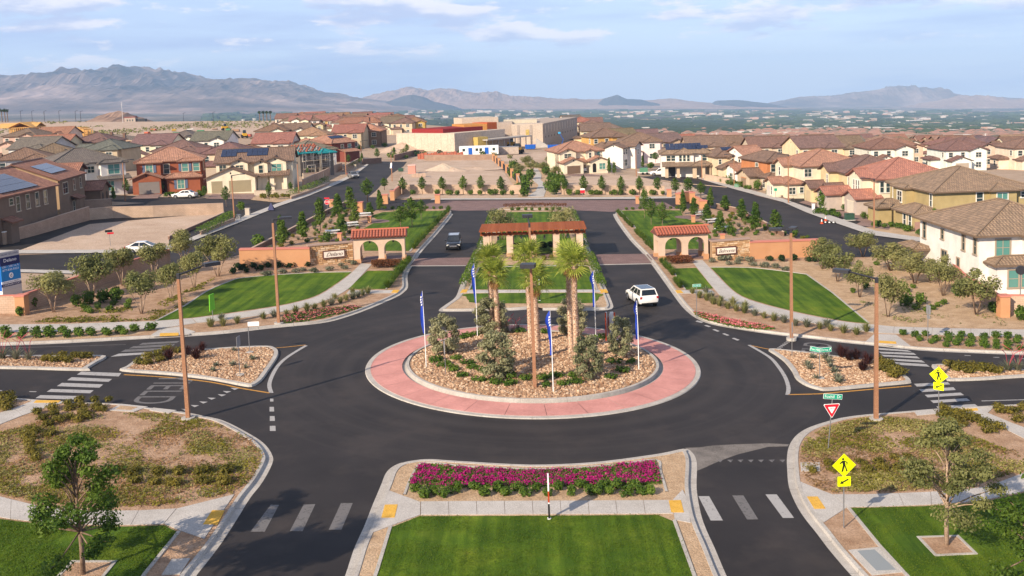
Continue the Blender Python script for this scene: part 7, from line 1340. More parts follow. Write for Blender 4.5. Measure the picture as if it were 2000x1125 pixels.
house((650, 317), (706, 313), 'dark red house with terracotta roof and solar at the street end', [(0, 8.2, 0, 13, 0, 5.3, 'hip'), (2.6, 7.6, -2.6, 0, 0, 2.8, 'shed', {'pitch': .25}), (-6, 0, 3, 11, 0, 5.3, 'hip')], 'dred', 'terra', [(0, 'f', 6.2, 4.0, 1.1, 1.4, 't'), (0, 'f', 3.6, 4.0, .9, 1.4), (0, 'r', 6, 3.8, 1.0, 1.4)], solar=[(0, 'f', 2.0, 1, 5, 3.0)])
# ---------------------------------------------------------------- right side
house((1092, 338), (1183, 336), 'cream house with terracotta roof and white car in the centre', [(0, 11.2, 0, 10, 0, 5.1, 'hip'), (0, 4.1, -1, 3, 0, 5.0, 'gable_y'), (6.6, 8.8, -1.0, 3, 0, 5.0, 'gable_y'), (.1, 4.9, -4, 0, 0, 2.7, 'gable_y'), (4.9, 6.8, -1.5, 0, 0, 2.6, 'shed'), (6.8, 11.3, -3.4, 0, 0, 2.8, 'gable_y')], 'cream', 'terra', [(1, 'f', 2.0, 4.1, 1.7, 1.0), (2, 'f', 1.1, 4.0, .6, 1.2), (0, 'f', 10.2, 4.1, .8, 1.2, 't'), (5, 'f', 3.1, 1.4, 1.5, 1.4, 't')], [(3, 'f', 2.4, 3.3, 1.9, (.17, .11, .075)), (5, 'f', 1.1, .9, 2.2, 0, 'arch'), (4, 'f', .9, 1.2, 1.8, (.2, .14, .1))])
house((1241, 327), (1271, 321), 'white house with grey gable wall at the far street bend', [(0, 4.5, 0, 8, 0, 5.6, 'gable_y', {'wall': 'grey'}), (-3.6, 0, 2, 7, 0, 5.3, 'gable_x', {'wall': 'white'}), (-.012, -.002, 0, 8, 0, 5.4, 'flat', {'wall': 'white'}), (0, 6, 7, 14, 0, 4.6, 'hip', {'wall': 'white'})], 'white', 'brown', [(0, 'f', 2.2, 4.0, .7, 1.4), (1, 'f', 1.0, 4.2, .9, 1.2), (1, 'f', 2.6, 4.2, .9, 1.2), (1, 'f', 1.8, 1.4, 2.2, 1.6)], trimc=TW)
house((1292, 345), (1386, 346), 'white house with blue solar arrays on a brown hip roof', [(0, 11.3, 0, 10, 0, 5.3, 'hip'), (3.2, 7.4, -.6, 4, 0, 5.3, 'hip', {'pitch': .42}), (.6, 7.0, -3, 0, 2.5, 2.7, 'shed', {'pitch': .22}), (7.0, 11.6, -3.4, 0, 2.5, 2.7, 'hip'), (.8, 1.5, -2.8, -2.2, 0, 2.5, 'flat', {'wall': 'tan'}), (3.4, 4.1, -2.8, -2.2, 0, 2.5, 'flat', {'wall': 'tan'}), (7.0, 7.9, -3.2, -2.5, 0, 2.5, 'flat', {'wall': 'tan'}), (9.0, 9.8, -3.2, -2.5, 0, 2.5, 'flat', {'wall': 'tan'}), (10.8, 11.6, -3.2, -2.5, 0, 2.5, 'flat', {'wall': 'tan'})], 'white', 'tan', [(0, 'f', 1.7, 4.2, .9, 1.2), (0, 'f', 2.8, 4.2, .9, 1.2), (1, 'f', 1.2, 4.2, .6, 1.4), (1, 'f', 2.1, 4.2, .6, 1.4), (1, 'f', 3.0, 4.2, .6, 1.4), (0, 'f', 9.9, 4.2, 1.0, 1.3)], [(0, 'f', 2.4, 3.0, 2.4, (.05, .05, .05)), (0, 'f', 5.6, 2.4, 2.4, (.05, .05, .05))], solar=[(0, 'f', 1.6, 2, 8, 2.0), (0, 'f', 8.3, 1, 3, 2.4)])
house((1400, 351), (1484, 350), 'peach house with solar roof behind the round dark tree', [(0, 9.5, 0, 11, 0, 5.2, 'hip'), (6.2, 10.4, -1.5, 5, 0, 5.1, 'gable_y'), (2.6, 4.4, -.8, 3, 0, 5.0, 'gable_y'), (0, 6, -4, -.8, 0, 2.9, 'gable_y')], 'peach', 'brown', [(1, 'f', 1.4, 4.0, .7, 1.2), (1, 'f', 2.7, 4.0, .7, 1.2), (2, 'f', .9, 3.9, .6, 1.4), (0, 'f', .8, 4.0, .6, 1.0)], [(3, 'f', 3.0, 1.5, 2.5, 0, 'arch')], solar=[(0, 'f', 2.6, 1, 6, 3.0)])
house((1468, 357), (1500, 356), 'white gabled house behind the orange one on the right street', [(0, 5, 2, 12, 0, 5.5, 'gable_x'), (-3.5, .5, 0, 6, 0, 2.8, 'gable_x')], 'white', 'terra', [(0, 'l', 3, 4.2, .8, 1.3), (1, 'l', 2.5, 1.4, 1.2, 1.4)])
house((1499, 370), (1550, 369), 'orange house with brown roof on the right street', [(0, 7, 0, 13, 0, 5.7, 'hip'), (-3.4, .2, 1, 7, 0, 2.8, 'gable_x', {'wall': 'tan'}), (-1.5, 1.5, -3.5, 0, 0, 2.8, 'hip', {'wall': 'tan'})], 'orange', 'brown', [(0, 'f', 1.3, 4.3, 1.0, 1.5), (0, 'l', 5, 4.3, 1.2, 1.5), (2, 'l', 1.8, 1.4, 1.0, 1.5)], [(1, 'l', 3, 2.4, 2.2, (.26, .18, .12))])
house((1566, 387), (1690, 386), 'big cream house with orange tiled roof and a plain side wall', [(0, 12.5, 0, 14, 0, 6.0, 'hip', {'pitch': .38}), (-1.6, 0, 5, 10, 0, 5.9, 'gable_x'), (-3.1, .4, -.5, 6, 0, 2.9, 'hip'), (-4.9, -3.1, 1.5, 5.5, 0, 2.9, 'gable_x')], 'cream', 'terra', [(0, 'f', 1.2, 4.7, 1.3, 1.4), (0, 'f', 5.3, 4.7, .8, 1.4), (0, 'f', 6.4, 4.7, .8, 1.4), (2, 'f', 1.1, 1.5, 1.2, 1.2), (1, 'l', 2.5, 4.6, .9, 1.5), (3, 'l', 1.0, 1.4, .7, 1.5), (2, 'f', 2.9, 1.6, .7, 1.0)], [(3, 'l', 2.8, 1.8, 2.2, (.55, .50, .45))], trimc=TW)
house((1655, 404), (1775, 404), 'yellow house with mauve-brown roof between the cream ones', [(0, 12, 0, 14, 0, 5.9, 'hip', {'pitch': .38}), (-1.5, 0, 5, 10, 0, 5.9, 'gable_x'), (-4.4, .3, 6.0, 10.5, 0, 2.9, 'gable_x'), (-3.0, .3, -.3, 4.5, 0, 2.9, 'gable_x')], 'yellow', 'mauve', [(0, 'f', 1.5, 4.5, 1.0, 1.5, 't'), (0, 'f', .4, 4.5, .5, 1.4), (1, 'l', 1.2, 4.4, .8, 1.5), (3, 'l', 2.2, 1.4, .9, 1.8)], [(2, 'l', 2.2, 2.6, 2.2, (.56, .44, .28))], trimc=TW)
house((1713, 420), (1845, 419), 'cream house with red tiled roof and stone garage fronts', [(0, 13, 0, 13, 0, 5.9, 'hip', {'pitch': .40, 'ov': .6}), (-1.6, 0, 2, 7.5, 0, 6.0, 'gable_x'), (-5.6, .2, 7, 11.5, 0, 2.9, 'gable_x', {'wall': (.46, .38, .33)}), (-3.6, .2, -.5, 4.5, 0, 2.9, 'gable_x', {'wall': (.46, .38, .33)}), (-3.0, .2, 4.5, 7, 0, 2.8, 'shed')], 'cream', 'redtile', [(0, 'f', .8, 4.5, .6, 1.7), (0, 'f', 1.8, 4.5, .6, 1.7), (1, 'l', 1.4, 4.5, .55, 1.8), (1, 'l', 2.4, 4.5, .55, 1.8), (1, 'l', 3.4, 4.5, .55, 1.8), (2, 'l', 2.2, 1.5, .8, 1.9)], [(3, 'l', 2.5, 2.6, 2.2, (.60, .53, .43))], trimc=TW)
house((1826, 451), (2010, 450), 'olive house with brown hip roof above the white house', [(0, 14.5, 0, 15.5, 0, 5.7, 'hip', {'pitch': .36, 'ov': .6}), (7.8, 11.5, -.8, 3, 0, 5.7, 'hip', {'pitch': .36}), (-1.2, 0, 7, 11.5, 0, 5.6, 'hip', {'ov': .4}), (-3.2, .8, -.6, 6, 0, 2.7, 'hip'), (-5.0, 0, 8, 12, 0, 2.7, 'hip'), (-3.26, .2, -.66, -.605, 0, 1.5, 'flat', {'wall': (.33, .20, .16)})], 'olive', 'tan', [(0, 'f', 6.5, 4.5, .9, 1.6), (1, 'f', 1.6, 4.3, 1.5, 1.8, 't'), (0, 'f', 13, 4.8, .8, .8), (0, 'l', 1.3, 4.3, .7, 1.8), (2, 'l', 2.2, 4.1, 1.6, 1.6), (0, 'l', 14, 4.3, .7, 1.8), (3, 'l', 1.6, 1.4, .9, 1.8), (3, 'l', 3.4, 1.4, .9, 1.8)], trimc=TW)
house((1911, 569), (2070, 569), 'white two-storey house at the right edge with brown tiled roof', [(0, 12, 0, 14.5, 0, 5.8, 'hip', {'pitch': .38, 'ov': .65}), (.9, 5.2, -2.0, 0, 0, 3.1, 'hip', {'pitch': .42}), (-1.6, 0, 12, 15.5, 2.2, 2.5, 'hip', {'ov': .4}), (-1.5, -1.1, 12.2, 12.7, 0, 2.2, 'flat', {'wall': 'tan'}), (4.3, 7.0, -.7, 3, 0, 5.75, 'gable_y')], 'white', 'tan', [(0, 'f', 2.4, 4.4, 1.35, 1.6, 't'), (1, 'f', 1.6, 1.6, .95, 1.7, 't'), (1, 'f', 2.9, 1.6, .95, 1.7, 't'), (0, 'l', .8, 4.5, .55, 1.6), (0, 'l', 3.4, 4.5, .55, 1.6), (0, 'l', 8.5, 4.6, .6, 1.0), (0, 'l', 13.2, 4.4, .7, 1.8), (0, 'l', 4.6, 1.7, .6, 1.8), (0, 'l', 8.0, 1.9, 1.3, 1.9)], trimc=(.36, .29, .22))
e = at('patio_heater', 1992, 617, 0, 'dark round-topped patio fan behind the right garden wall', 'patio fan', None, .1); q = MB(); q.tube([(0, 0, 0), (0, 0, 4.1)], .05, 6); q.obj('pole', steel, e); q = MB(); q.tube([(0, -.1, 4.1), (0, .1, 4.1)], [.42, .42], 16); q.obj('fan_drum', dark_metal, e)
# driveways and front yards
for k, q in enumerate(([(275, 380), (318, 376), (308, 388), (255, 389)], [(415, 380), (500, 380), (492, 390), (402, 389)], [(1500, 384), (1560, 384), (1530, 396), (1470, 381)], [(1575, 392), (1650, 396), (1590, 405), (1560, 396)], [(1640, 412), (1720, 424), (1690, 436), (1615, 418)], [(1690, 430), (1745, 438), (1735, 450), (1670, 440)], [(1100, 339), (1135, 339), (1190, 345), (1120, 345)], [(1440, 362), (1500, 366), (1470, 376), (1430, 368)])): sheet('driveway', W(q), .075 + .003 * k, drive_m, kind='structure')
sheet('front_yard', W([(1690, 445), (1760, 440), (1830, 455), (1840, 478), (1800, 470), (1710, 455)]), .07, gravel_tan, kind='structure'); sheet('front_yard', W([(495, 385), (575, 382), (585, 390), (540, 396), (490, 391)]), .07, gravel_tan, kind='structure')
# ---------------------------------------------------------------- the further rows: a few house types, copied
def proto(i):
    r = random.Random(40 + i); w, d = r.uniform(10, 13), r.uniform(11, 14); k = ['hip', 'gable_x', 'hip', 'hip', 'gable_x', 'hip'][i]; h = [5.6, 5.5, 5.7, 3.4, 5.6, 5.6][i]
    bl = [(0, w, 0, d, 0, h, k), (w * .55, w * .95, -1.5, 3, 0, h - .1, ['gable_y', 'gable_y', 'hip', 'gable_y', 'hip', 'hip'][i]), (.3, w * .5, -3.6, .5, 0, 2.8, ['gable_y', 'hip', 'gable_y', 'hip', 'gable_y', 'hip'][i]), (-2.6, 0, d * .3, d * .75, 0, h * .98 if i % 2 else 2.8, 'gable_x' if i % 2 else 'hip')]
    wz = h - 1.4; wn = [(0, 'f', 1.4, wz, 1.1, 1.3), (0, 'f', w * .42, wz, 1.0, 1.3), (1, 'f', w * .2, wz, 1.5, 1.3), (1, 'f', w * .2, 1.4, 1.4, 1.4), (0, 'l', 2, wz, 1.0, 1.3), (3, 'l', d * .2, min(wz, 1.5 if not i % 2 else wz), 1.1, 1.3)]
    return house(None, None, None, bl, 'white', 'brown', wn, [(2, 'f', w * .25, 3.6, 2.1, (.40, .33, .26))], world=((0, -400 - 30 * i), 0), trimc=TW)
PROT = [proto(i) for i in range(6)]
def recolor(o, wc, rc):
    for c in o.children:
        n = c.name.split('.')[0]
        if n in ('wall', 'lintel'): c.color = (*wc, 1)
        elif n == 'roof':
            c.color = (*rc, 1)
            for s in c.children: s.color = (*[v * .62 for v in rc], 1)
CN = {'white': 'white', 'cream': 'cream', 'tan': 'tan', 'buff': 'buff', 'brown': 'brown', 'ochre': 'ochre', 'peach': 'peach', 'grey': 'grey'}; RN = {'rust': 'rust-red', 'terra': 'terracotta', 'brown': 'brown', 'grey': 'grey', 'mauve': 'mauve', 'tan': 'tan', 'dark': 'dark'}
FARH = []
def far_house(px, py, rz, wc, rc, seed, sc=1.0, where='', pos=None):
    r = random.Random(seed); o = copy_tree(PROT[seed % 6]); x, y = pos or G(px, py); v = RM.transposed() @ Vector((x, y, gz(x))); z = gz(x) + terr(v.x, v.y)
    o.location = (x, y, z); o.rotation_euler = (0, 0, rz); o.scale = (sc, sc, sc); recolor(o, tuple(c * r.uniform(.92, 1.08) for c in PAL[wc]), tuple(c * r.uniform(.88, 1.12) for c in RPAL[rc])); FARH.append((o, wc, rc, where)); return o
# left rows behind the near houses
for i, (px, py, rz, wc, rc) in enumerate([(20, 332, -.1, 'grey', 'grey'), (-5, 362, .35, 'grey', 'brown'), (55, 350, .4, 'tan', 'brown'), (55, 322, .05, 'buff', 'rust'), (140, 316, .0, 'tan', 'mauve'), (200, 318, .0, 'cream', 'rust'), (258, 322, .0, 'cream', 'mauve'), (160, 335, .0, 'tan', 'grey'), (318, 308, .0, 'white', 'grey'), (375, 310, .0, 'white', 'grey'), (300, 340, .0, 'tan', 'mauve'), (440, 326, .05, 'buff', 'rust'), (495, 318, .05, 'cream', 'rust'), (395, 345, .0, 'buff', 'mauve'), (500, 286, .0, 'white', 'brown'), (545, 284, .0, 'white', 'mauve'), (570, 298, .0, 'cream', 'terra'), (612, 296, .0, 'tan', 'terra'), (650, 290, .0, 'tan', 'rust'), (690, 286, .0, 'brown', 'terra'), (8, 300, .0, 'tan', 'brown'), (70, 296, .0, 'buff', 'rust')]): far_house(px, py, rz, wc, rc, 100 + i * 7, .95, 'left of the street')
# the compact row on the left horizon
rr = random.Random(77)
for row, (y0, xa, xb, n) in enumerate(((257, 540, 790, 15), (251, 530, 760, 15), (246.5, 560, 740, 12), (263, 640, 800, 7))):
    for i in range(n): far_house(xa + (xb - xa) * (i + .5) / n + rr.uniform(-2, 2), y0 + rr.uniform(-.6, .6), rr.uniform(-.2, .2), rr.choice(['white', 'cream', 'ochre', 'tan', 'buff']), rr.choice(['mauve', 'brown', 'rust']), 300 + row * 40 + i, .9, ['in the left horizon second line', 'in the left horizon third line', 'in the left horizon last line', 'in the left horizon front line'][row])
# right-hand estate, row by row
# (rows by distance, because the ground falls away there)
rows = []
Y = 262.0
while Y < 640: rows.append(Y); Y += 25 + (Y - 262) * .03
for k, Y in enumerate(rows):
    x = 18 + 7 * (k % 2) if Y > 275 else 70; st = 17.5
    while 1044 + 1930 * x / Y < 2070:
        if Y < 285 and 92 < x < 100: x += 6
        r = random.Random(int(Y * 7 + x)); far_house(None, None, r.choice([0, 0, 0, .12, -.12, .25]), r.choice(['white', 'cream', 'tan', 'buff', 'ochre', 'white', 'peach', 'brown', 'tan']), r.choice(['mauve', 'brown', 'brown', 'tan', 'grey', 'brown', 'mauve', 'rust', 'dark']), 600 + k * 37 + int(x), r.uniform(.92, 1.05), 'row %d' % k, (x + r.uniform(-1.5, 1.5), Y + r.uniform(-3, 3))); x += st + r.uniform(0, 3)
RW = ['nearest', 'second', 'third', 'fourth', 'fifth', 'sixth', 'seventh', 'eighth', 'ninth', 'tenth', 'eleventh', 'twelfth', 'thirteenth', 'fourteenth', 'fifteenth', 'sixteenth', 'seventeenth']
bw_ = {}
for o, wc, rc, wh in FARH: bw_.setdefault(wh, []).append((o, wc, rc))
for wh, lst in bw_.items():
    lst.sort(key=lambda t: scr(*t[0].location)[0])
    for i, (o, wc, rc) in enumerate(lst):
        w2 = wh if not wh.startswith('row') else 'in the %s right row' % RW[int(wh[4:])]
        tag(o, '%s house with %s roof, %s from the left %s' % (CN[wc], RN[rc], ORD[i], w2), 'house', 'houses of the estate')
for p in PROT:
    for c in [c for q in p.children for c in q.children] + list(p.children) + [p]: bpy.data.objects.remove(c)
# garden trees between the houses
gt = random.Random(12); gts = []
for (px, py, k, h, w) in [(232, 378, 'lime', 34, 18), (222, 392, 'cone', 26, 14), (248, 384, 'oval', 34, 16), (317, 378, 'oval', 22, 12), (400, 386, 'lime', 22, 16), (442, 404, 'lawn', 40, 22), (472, 412, 'bush', 20, 22), (526, 392, 'oval', 36, 14), (568, 378, 'oval', 22, 12), (601, 350, 'cone', 22, 12), (681, 322, 'oval', 20, 10), (707, 318, 'lime', 18, 9), (737, 314, 'lawn', 24, 14), (770, 306, 'lime', 18, 9), (795, 300, 'lawn', 18, 12), (10, 452, 'lime', 60, 22), (148, 410, 'cone', 20, 9), (1190, 340, 'cone', 32, 12), (1200, 343, 'lime', 26, 12), (1223, 326, 'cone', 24, 9), (1255, 330, 'cone', 26, 9), (1270, 330, 'bush', 14, 22), (1280, 318, 'lawn', 20, 20), (1300, 340, 'olive', 0, 0), (1323, 342, 'lawn', 24, 16), (1408, 345, 'dense', 0, 0), (1428, 352, 'lime', 18, 10), (1454, 360, 'cone', 26, 10), (1500, 365, 'lawn', 22, 16), (1478, 372, 'bush', 24, 18), (1613, 408, 'bush', 40, 42), (1745, 432, 'lime', 32, 22), (1650, 412, 'bush', 14, 16), (1686, 428, 'bush', 16, 16), (1700, 430, 'bush', 16, 18), (1826, 452, 'lime', 44, 22), (1835, 462, 'bush', 24, 18), (1566, 385, 'oval', 22, 10), (1180, 335, 'lime', 22, 8)]:
    if k in ('olive', 'dense'): o = put('bush' if k == 'olive' else 'silver', px, py, 14 if k == 'olive' else 30); 
    else:
        o = put(k, px, py, h); f = w / (h * {'oval': 1.5 / 3.6, 'cone': .5, 'lime': 2 / 3.8, 'lawn': 2.6 / 4.2, 'bush': 1.7 / 1.5}[k]); o.scale = (o.scale[0] * f, o.scale[1] * f, o.scale[2])
    if k == 'dense': o.scale = [s * 1.3 for s in o.scale]
    gts.append(o)
order_label(gts[:17], 'garden tree or bush, {} from the left among the left houses', 'garden trees of the left houses', 'tree'); order_label(gts[17:], 'garden tree or bush, {} from the left among the right houses', 'garden trees of the right houses', 'tree')
many('limeb', along((1395, 353), (1470, 372), 9, 2), 'bright shrub, {} from the left along the far right pavement', 'shrubs along the right pavement', sc=(1.4, 2.2)); many('bush', along((1387, 346), (1430, 356), 7, 1), 'green bush, {} from the left above the stepped pale wall', 'bushes above the stepped wall', sc=(.9, 1.2))
many('green', along((1590, 416), (1640, 424), 7, 3) + along((1700, 440), (1730, 446), 4, 3) + along((1740, 444), (1820, 466), 9, 4), 'yard shrub, {} from the left in the front gardens of the right street', 'yard shrubs of the right street', sc=(1.0, 1.9))
many('yellow', along((505, 388), (565, 386), 10, 3), 'yard shrub, {} from the left in front of the cream house', 'yard shrubs of the cream house', sc=(.9, 1.5)); many('green', along((322, 385), (400, 384), 11, 2), 'yard shrub, {} from the left in front of the red-brown house', 'yard shrubs of the red-brown house', sc=(1.3, 2.0))
hedge([(566, 388), (600, 376), (640, 358)], 1.6, 1.5, LF['green'], 'dark hedge on the terrace below the cream house side wall', 1900); hedge([(392, 462), (425, 446), (452, 428)], 1.8, 1.3, LF['green'], 'green hedge on the terrace beside the bare lot', 1900); hedge([(676, 333), (706, 319)], 1.6, 1.4, LF['green'], 'green hedge beyond the grey car', 900)
many('desert' if 0 else 'bush', [(1000, 345), (1012, 352), (1020, 360), (1028, 370), (1015, 378), (1024, 384), (1034, 350), (1005, 335), (1075, 350), (1082, 360), (1072, 372), (1080, 380), (1088, 372), (1092, 362), (1066, 342)], 'dense green bush, {} from the left beside the winding garden path', 'bushes along the garden path', sc=(1.2, 2.2)); trees('desertg', [(1012, 344, 318, 26), (1040, 336, 312, 26), (1062, 340, 316, 24), (1086, 348, 324, 22), (1080, 322, 300, 26), (1030, 326, 304, 24)], 'loose green tree, {} from the left along the garden path', 'trees along the garden path', dz=.05)
# ================================================================== far background
def boxpx(A, B, d, h, name, m, parent, org, z0=-.5, rzf=None):
    xa, ya = G(*A); xb, yb = G(*B); rz = atan2(yb - ya, xb - xa); w = hypot(xb - xa, yb - ya); mb = MB(); mb.box(0, w, 0, d, z0, h)
    return mesh_obj(name, mb.mesh(name, m), parent, (xa - org[0], ya - org[1], gz(xa) - gz(org[0])), None, (0, 0, rz)), w
sch = at('school_building', 889, 298, 0, 'large tan and orange school building under construction in the centre distance', 'school'); so = G(889, 298)
def pm_(n, c): return ground_mat(n, [(.3, tuple(v * .92 for v in c)), (.7, tuple(v * 1.08 for v in c))], .3, 3, .01, .9)
s_tan, s_red, s_or, s_ye, s_gr = pm_('panel_tan', (.55, .45, .36)), pm_('panel_red', (.25, .03, .03)), pm_('panel_orange', (.50, .24, .07)), pm_('panel_yellow', (.50, .37, .12)), pm_('panel_grey_tan', (.40, .33, .28))
w1, ww = boxpx((775, 292), (889, 298), 26, 5.4, 'low_wing', s_tan, sch, so)
for k in range(9):
    q = MB(); q.box(ww * k / 9 + .06, ww * (k + 1) / 9 - .06, -.06, .0, -.3, 5.3); q.obj('wall_panel', s_tan, w1)
boxpx((806, 292), (867, 296), 20, 6.9, 'red_roof_band', s_red, sch, so, 5.42); boxpx((895, 293), (928, 292), 8, 5.6, 'side_wing', s_gr, sch, so); boxpx((908, 292), (953, 291), 14, 8.2, 'orange_block', s_or, sch, so); boxpx((934, 296), (954, 295), 5, 4.6, 'yellow_entry', s_ye, sch, so); boxpx((904, 284), (975, 283), 16, 9.6, 'rear_block', s_tan, sch, so); boxpx((953, 288), (972, 287), 8, 8.6, 'orange_red_block', pm_('panel_orange_red', (.50, .12, .04)), sch, so)
boxpx((972, 284), (1002, 284), 10, 8.2, 'link_wall', s_gr, sch, so); boxpx((1000, 285), (1061, 285), 9, 7.6, 'hall_front', s_tan, sch, so); hall, hw = boxpx((1063, 284), (1128, 268), 15, 7.9, 'main_hall', s_gr, sch, so)
q = MB(); q.box(-.3, .0, -.02, 15, -.3, 7.85); q.obj('hall_end_wall', s_tan, hall)
for k in range(12): q = MB(); q.box(2 + k * hw / 12.5, 3 + k * hw / 12.5, -.08, 0, 4.5, 7.2); q.obj('wall_panel', s_tan, hall); q = MB(); q.box(2.3 + k * hw / 12.5, 2.9 + k * hw / 12.5, -.06, 0, 2.6, 3.3); q.obj('vent_opening', black_m, hall)
boxpx((985, 281), (1050, 281), 14, 8.6, 'hall_roof', pm_('hall_roof', (.52, .46, .36)), sch, so)
q = MB(); xh, yh = G(1031, 285); q.box(-.6, .6, -.15, -.02, 3.4, 5.8); q.obj('door_opening', s_ye, sch, (xh - so[0], yh - so[1], gz(xh) - gz(so[0])))
for px_ in (1013, 1038): xh, yh = G(px_, 285); q = MB(); q.box(-.4, .4, -.14, -.02, 0, 7.5); q.obj('pilaster', s_gr, sch, (xh - so[0], yh - so[1], gz(xh) - gz(so[0])))
can, cw = boxpx((953, 296), (1040, 289), 5, 3.9, 'canopy', pm_('canopy', (.42, .38, .34)), sch, so, 3.5)
for k in range(9): q = MB(); q.box(cw * k / 8 - .12, cw * k / 8 + .12, .3, .5, -.3, 3.5); q.obj('canopy_post', steel, can)
e = at('stair', 1047, 289, 0, 'grey stair ramp beside the school hall', 'stair'); q = MB()
for k in range(10): q.box(k * .5, k * .5 + .5, 0, 1.5, 0, 3.2 - k * .32)
q.obj('steps', conc, e)
blue_m = mat('dumpster_blue', (.01, .10, .45), .5)
def dumpster(px, py, label):
    e = at('dumpster', px, py, 0, label, 'dumpster', 'blue dumpsters at the school', .05); b = MB(); b.taper(-1.6, 1.6, -1.0, 1.0, .2, 1.6, -.25, 0); b.obj('bin', blue_m, e)
    for x in (-1.2, -.4, .4, 1.2): r = MB(); r.box(x - .06, x + .06, -1.07, -1.001, .25, 1.55); r.obj('rib', blue_m, e)
    r = MB(); r.box(-1.5, 1.5, -.8, .8, 1.3, 1.55); r.obj('waste', white_m, e)
dumpster(1036, 292, 'left blue dumpster in front of the school hall'); dumpster(1080, 292.5, 'right blue dumpster in front of the school hall')
e = at('boom_lift', 1097, 287, 0, 'blue boom lift against the school side wall', 'lift', None, .1); e.scale = (.7, .7, .7); q = MB(); q.box(-1.4, 1.4, -.8, .8, .4, 1.1); q.obj('chassis', blue_m, e); q = MB(); q.tube([(0, 0, 1.1), (1.0, 0, 3.6), (-.9, 0, 6.6)], .15, 5); q.obj('boom', blue_m, e); q = MB(); q.box(-1.6, -.4, -.5, .5, 6.5, 7.4); q.obj('basket', mat('lift_blue', (.05, .35, .65), .5), e)
for x in (-1, 1):
    for y in (-.85, .85): q = MB(); q.tube([(x, y - .12, .4), (x, y + .12, .4)], .4, 10); q.obj('wheel', rubber, e)
cat_y = mat('machine_yellow', (.60, .34, .02), .5)
def loader(px, py, label, rz=0):
    e = at('loader', px, py, rz, label, 'loader', 'yellow earth-moving machines', .1); b = MB(); b.box(-1.6, 1.2, -.8, .8, .9, 2.0); b.obj('body', cat_y, e); c = MB(); c.taper(-.6, .6, -.65, .65, 2.0, 3.3, .1, .1); c.obj('cab', glass_car, e); k = MB(); k.prism([(2.0, .2), (3.2, .2), (3.0, .35), (2.2, .5), (2.2, 1.3), (2.0, 1.3)], -1.2, 1.2, axis='y'); k.obj('bucket', dark_metal, e); a = MB(); a.tube([(.8, .6, 1.7), (2.2, .6, .9)], .12, 4); a.tube([(.8, -.6, 1.7), (2.2, -.6, .9)], .12, 4); a.obj('lift_arm', cat_y, e)
    for x in (-1.1, .9):
        for y in (-.95, .95): q = MB(); q.tube([(x, y - .2, .65), (x, y + .2, .65)], .65, 12); q.obj('wheel', rubber, e)
loader(1000, 289, 'yellow loader on the school yard'); loader(1012, 301, 'yellow and green loader behind the garden trees', 1.2); loader(440, 255, 'yellow excavator among the far left site stores', .5); loader(478, 270, 'yellow loader on the far left bare ground', 2.0)
e = at('site_trailer', 936, 303, 0, 'long white site trailer with blue doors before the school', 'trailer', None, .3); b = MB(); b.box(-6, 6, -1.4, 1.4, 0, 2.6); b.obj('body', white_m, e)
for x in (-2.6, 2.4): q = MB(); q.box(x - .6, x + .6, -1.46, -1.405, .1, 2.1); q.obj('door', blue_m, e)
for x in (-4.6, -.6, .6, 4.6): q = MB(); q.box(x - .4, x + .4, -1.45, -1.405, 1.1, 1.9); q.obj('window', glass, e)
e = at('site_container', 982, 301.5, 0, 'long grey container beside the white site trailer', 'container', None, .1); b = MB(); b.box(-5, 5, -1.3, 1.3, 0, 2.2); b.obj('body', s_gr, e); b = MB(); b.box(-5.05, 5.05, -1.35, 1.35, 2.2, 2.3); b.obj('lid', steel, e)
e = at('tile_pallets', 860, 311, 0, 'row of orange roof tile pallets behind the bare lot wall', 'pallets', None, .2); e.name = 'tile_stack'
for k in range(14): b = MB(); b.box(-6.5 + k * .95, -5.65 + k * .95, -.5, .5, 0, 1.5 + .2 * (k % 3)); b.obj('tile_pallet', clay, e)
e = at('water_tank', 805, 339, 0, 'pink water barrel tank on the bare lot', 'tank', None, .05); b = MB(); b.taper(-.9, .9, -.7, .7, 0, 1.9, .05, .05); b.obj('tank', mat('tank_pink', (.62, .26, .20), .6), e); b = MB(); b.box(-.95, .95, -.75, .75, 1.9, 2.1); b.obj('lid', mat('lid_pink', (.70, .45, .38), .6), e)
e = at('material_stack', 818, 346, .2, 'low stack of tan blocks on the bare lot', 'stack', None, .05)
for k in range(4): b = MB(); b.box(-1.6 + k * .8, -.85 + k * .8, -.5, .5, 0, .8 + .1 * (k % 2)); b.obj('block_bundle', cap_tan, e)
e = at('utility_box', 783, 335, 0, 'small green box at the kerb of the bare lot', 'utility box', 'utility boxes', .05); b = MB(); b.box(-.6, .6, -.4, .4, 0, .8); b.obj('cabinet', gr_box, e)
def heap(px, py, r, h, label, m=lot):
    x, y = G(px, py); mb = MB(); n = 22; rg = 6; rnd = random.Random(int(px))
    for j in range(rg):
        t = j / (rg - 1); mb.v += [((1 - t) * r * cos(2 * pi * k / n) * (1 + .25 * mnoise.noise((cos(k), sin(k), px))), (1 - t) * r * .7 * sin(2 * pi * k / n), h * t ** 1.2 + rnd.uniform(-.06, .06) - .05) for k in range(n)]
    for j in range(rg - 1):
        for k in range(n): a = j * n + k; b = j * n + (k + 1) % n; mb.f.append([a, b, b + n, a + n]); mb.m.append(0)
    return tag(mb.obj('dirt_heap', m, None, (x, y, gz(x))), label, 'dirt heap', 'dirt heaps')
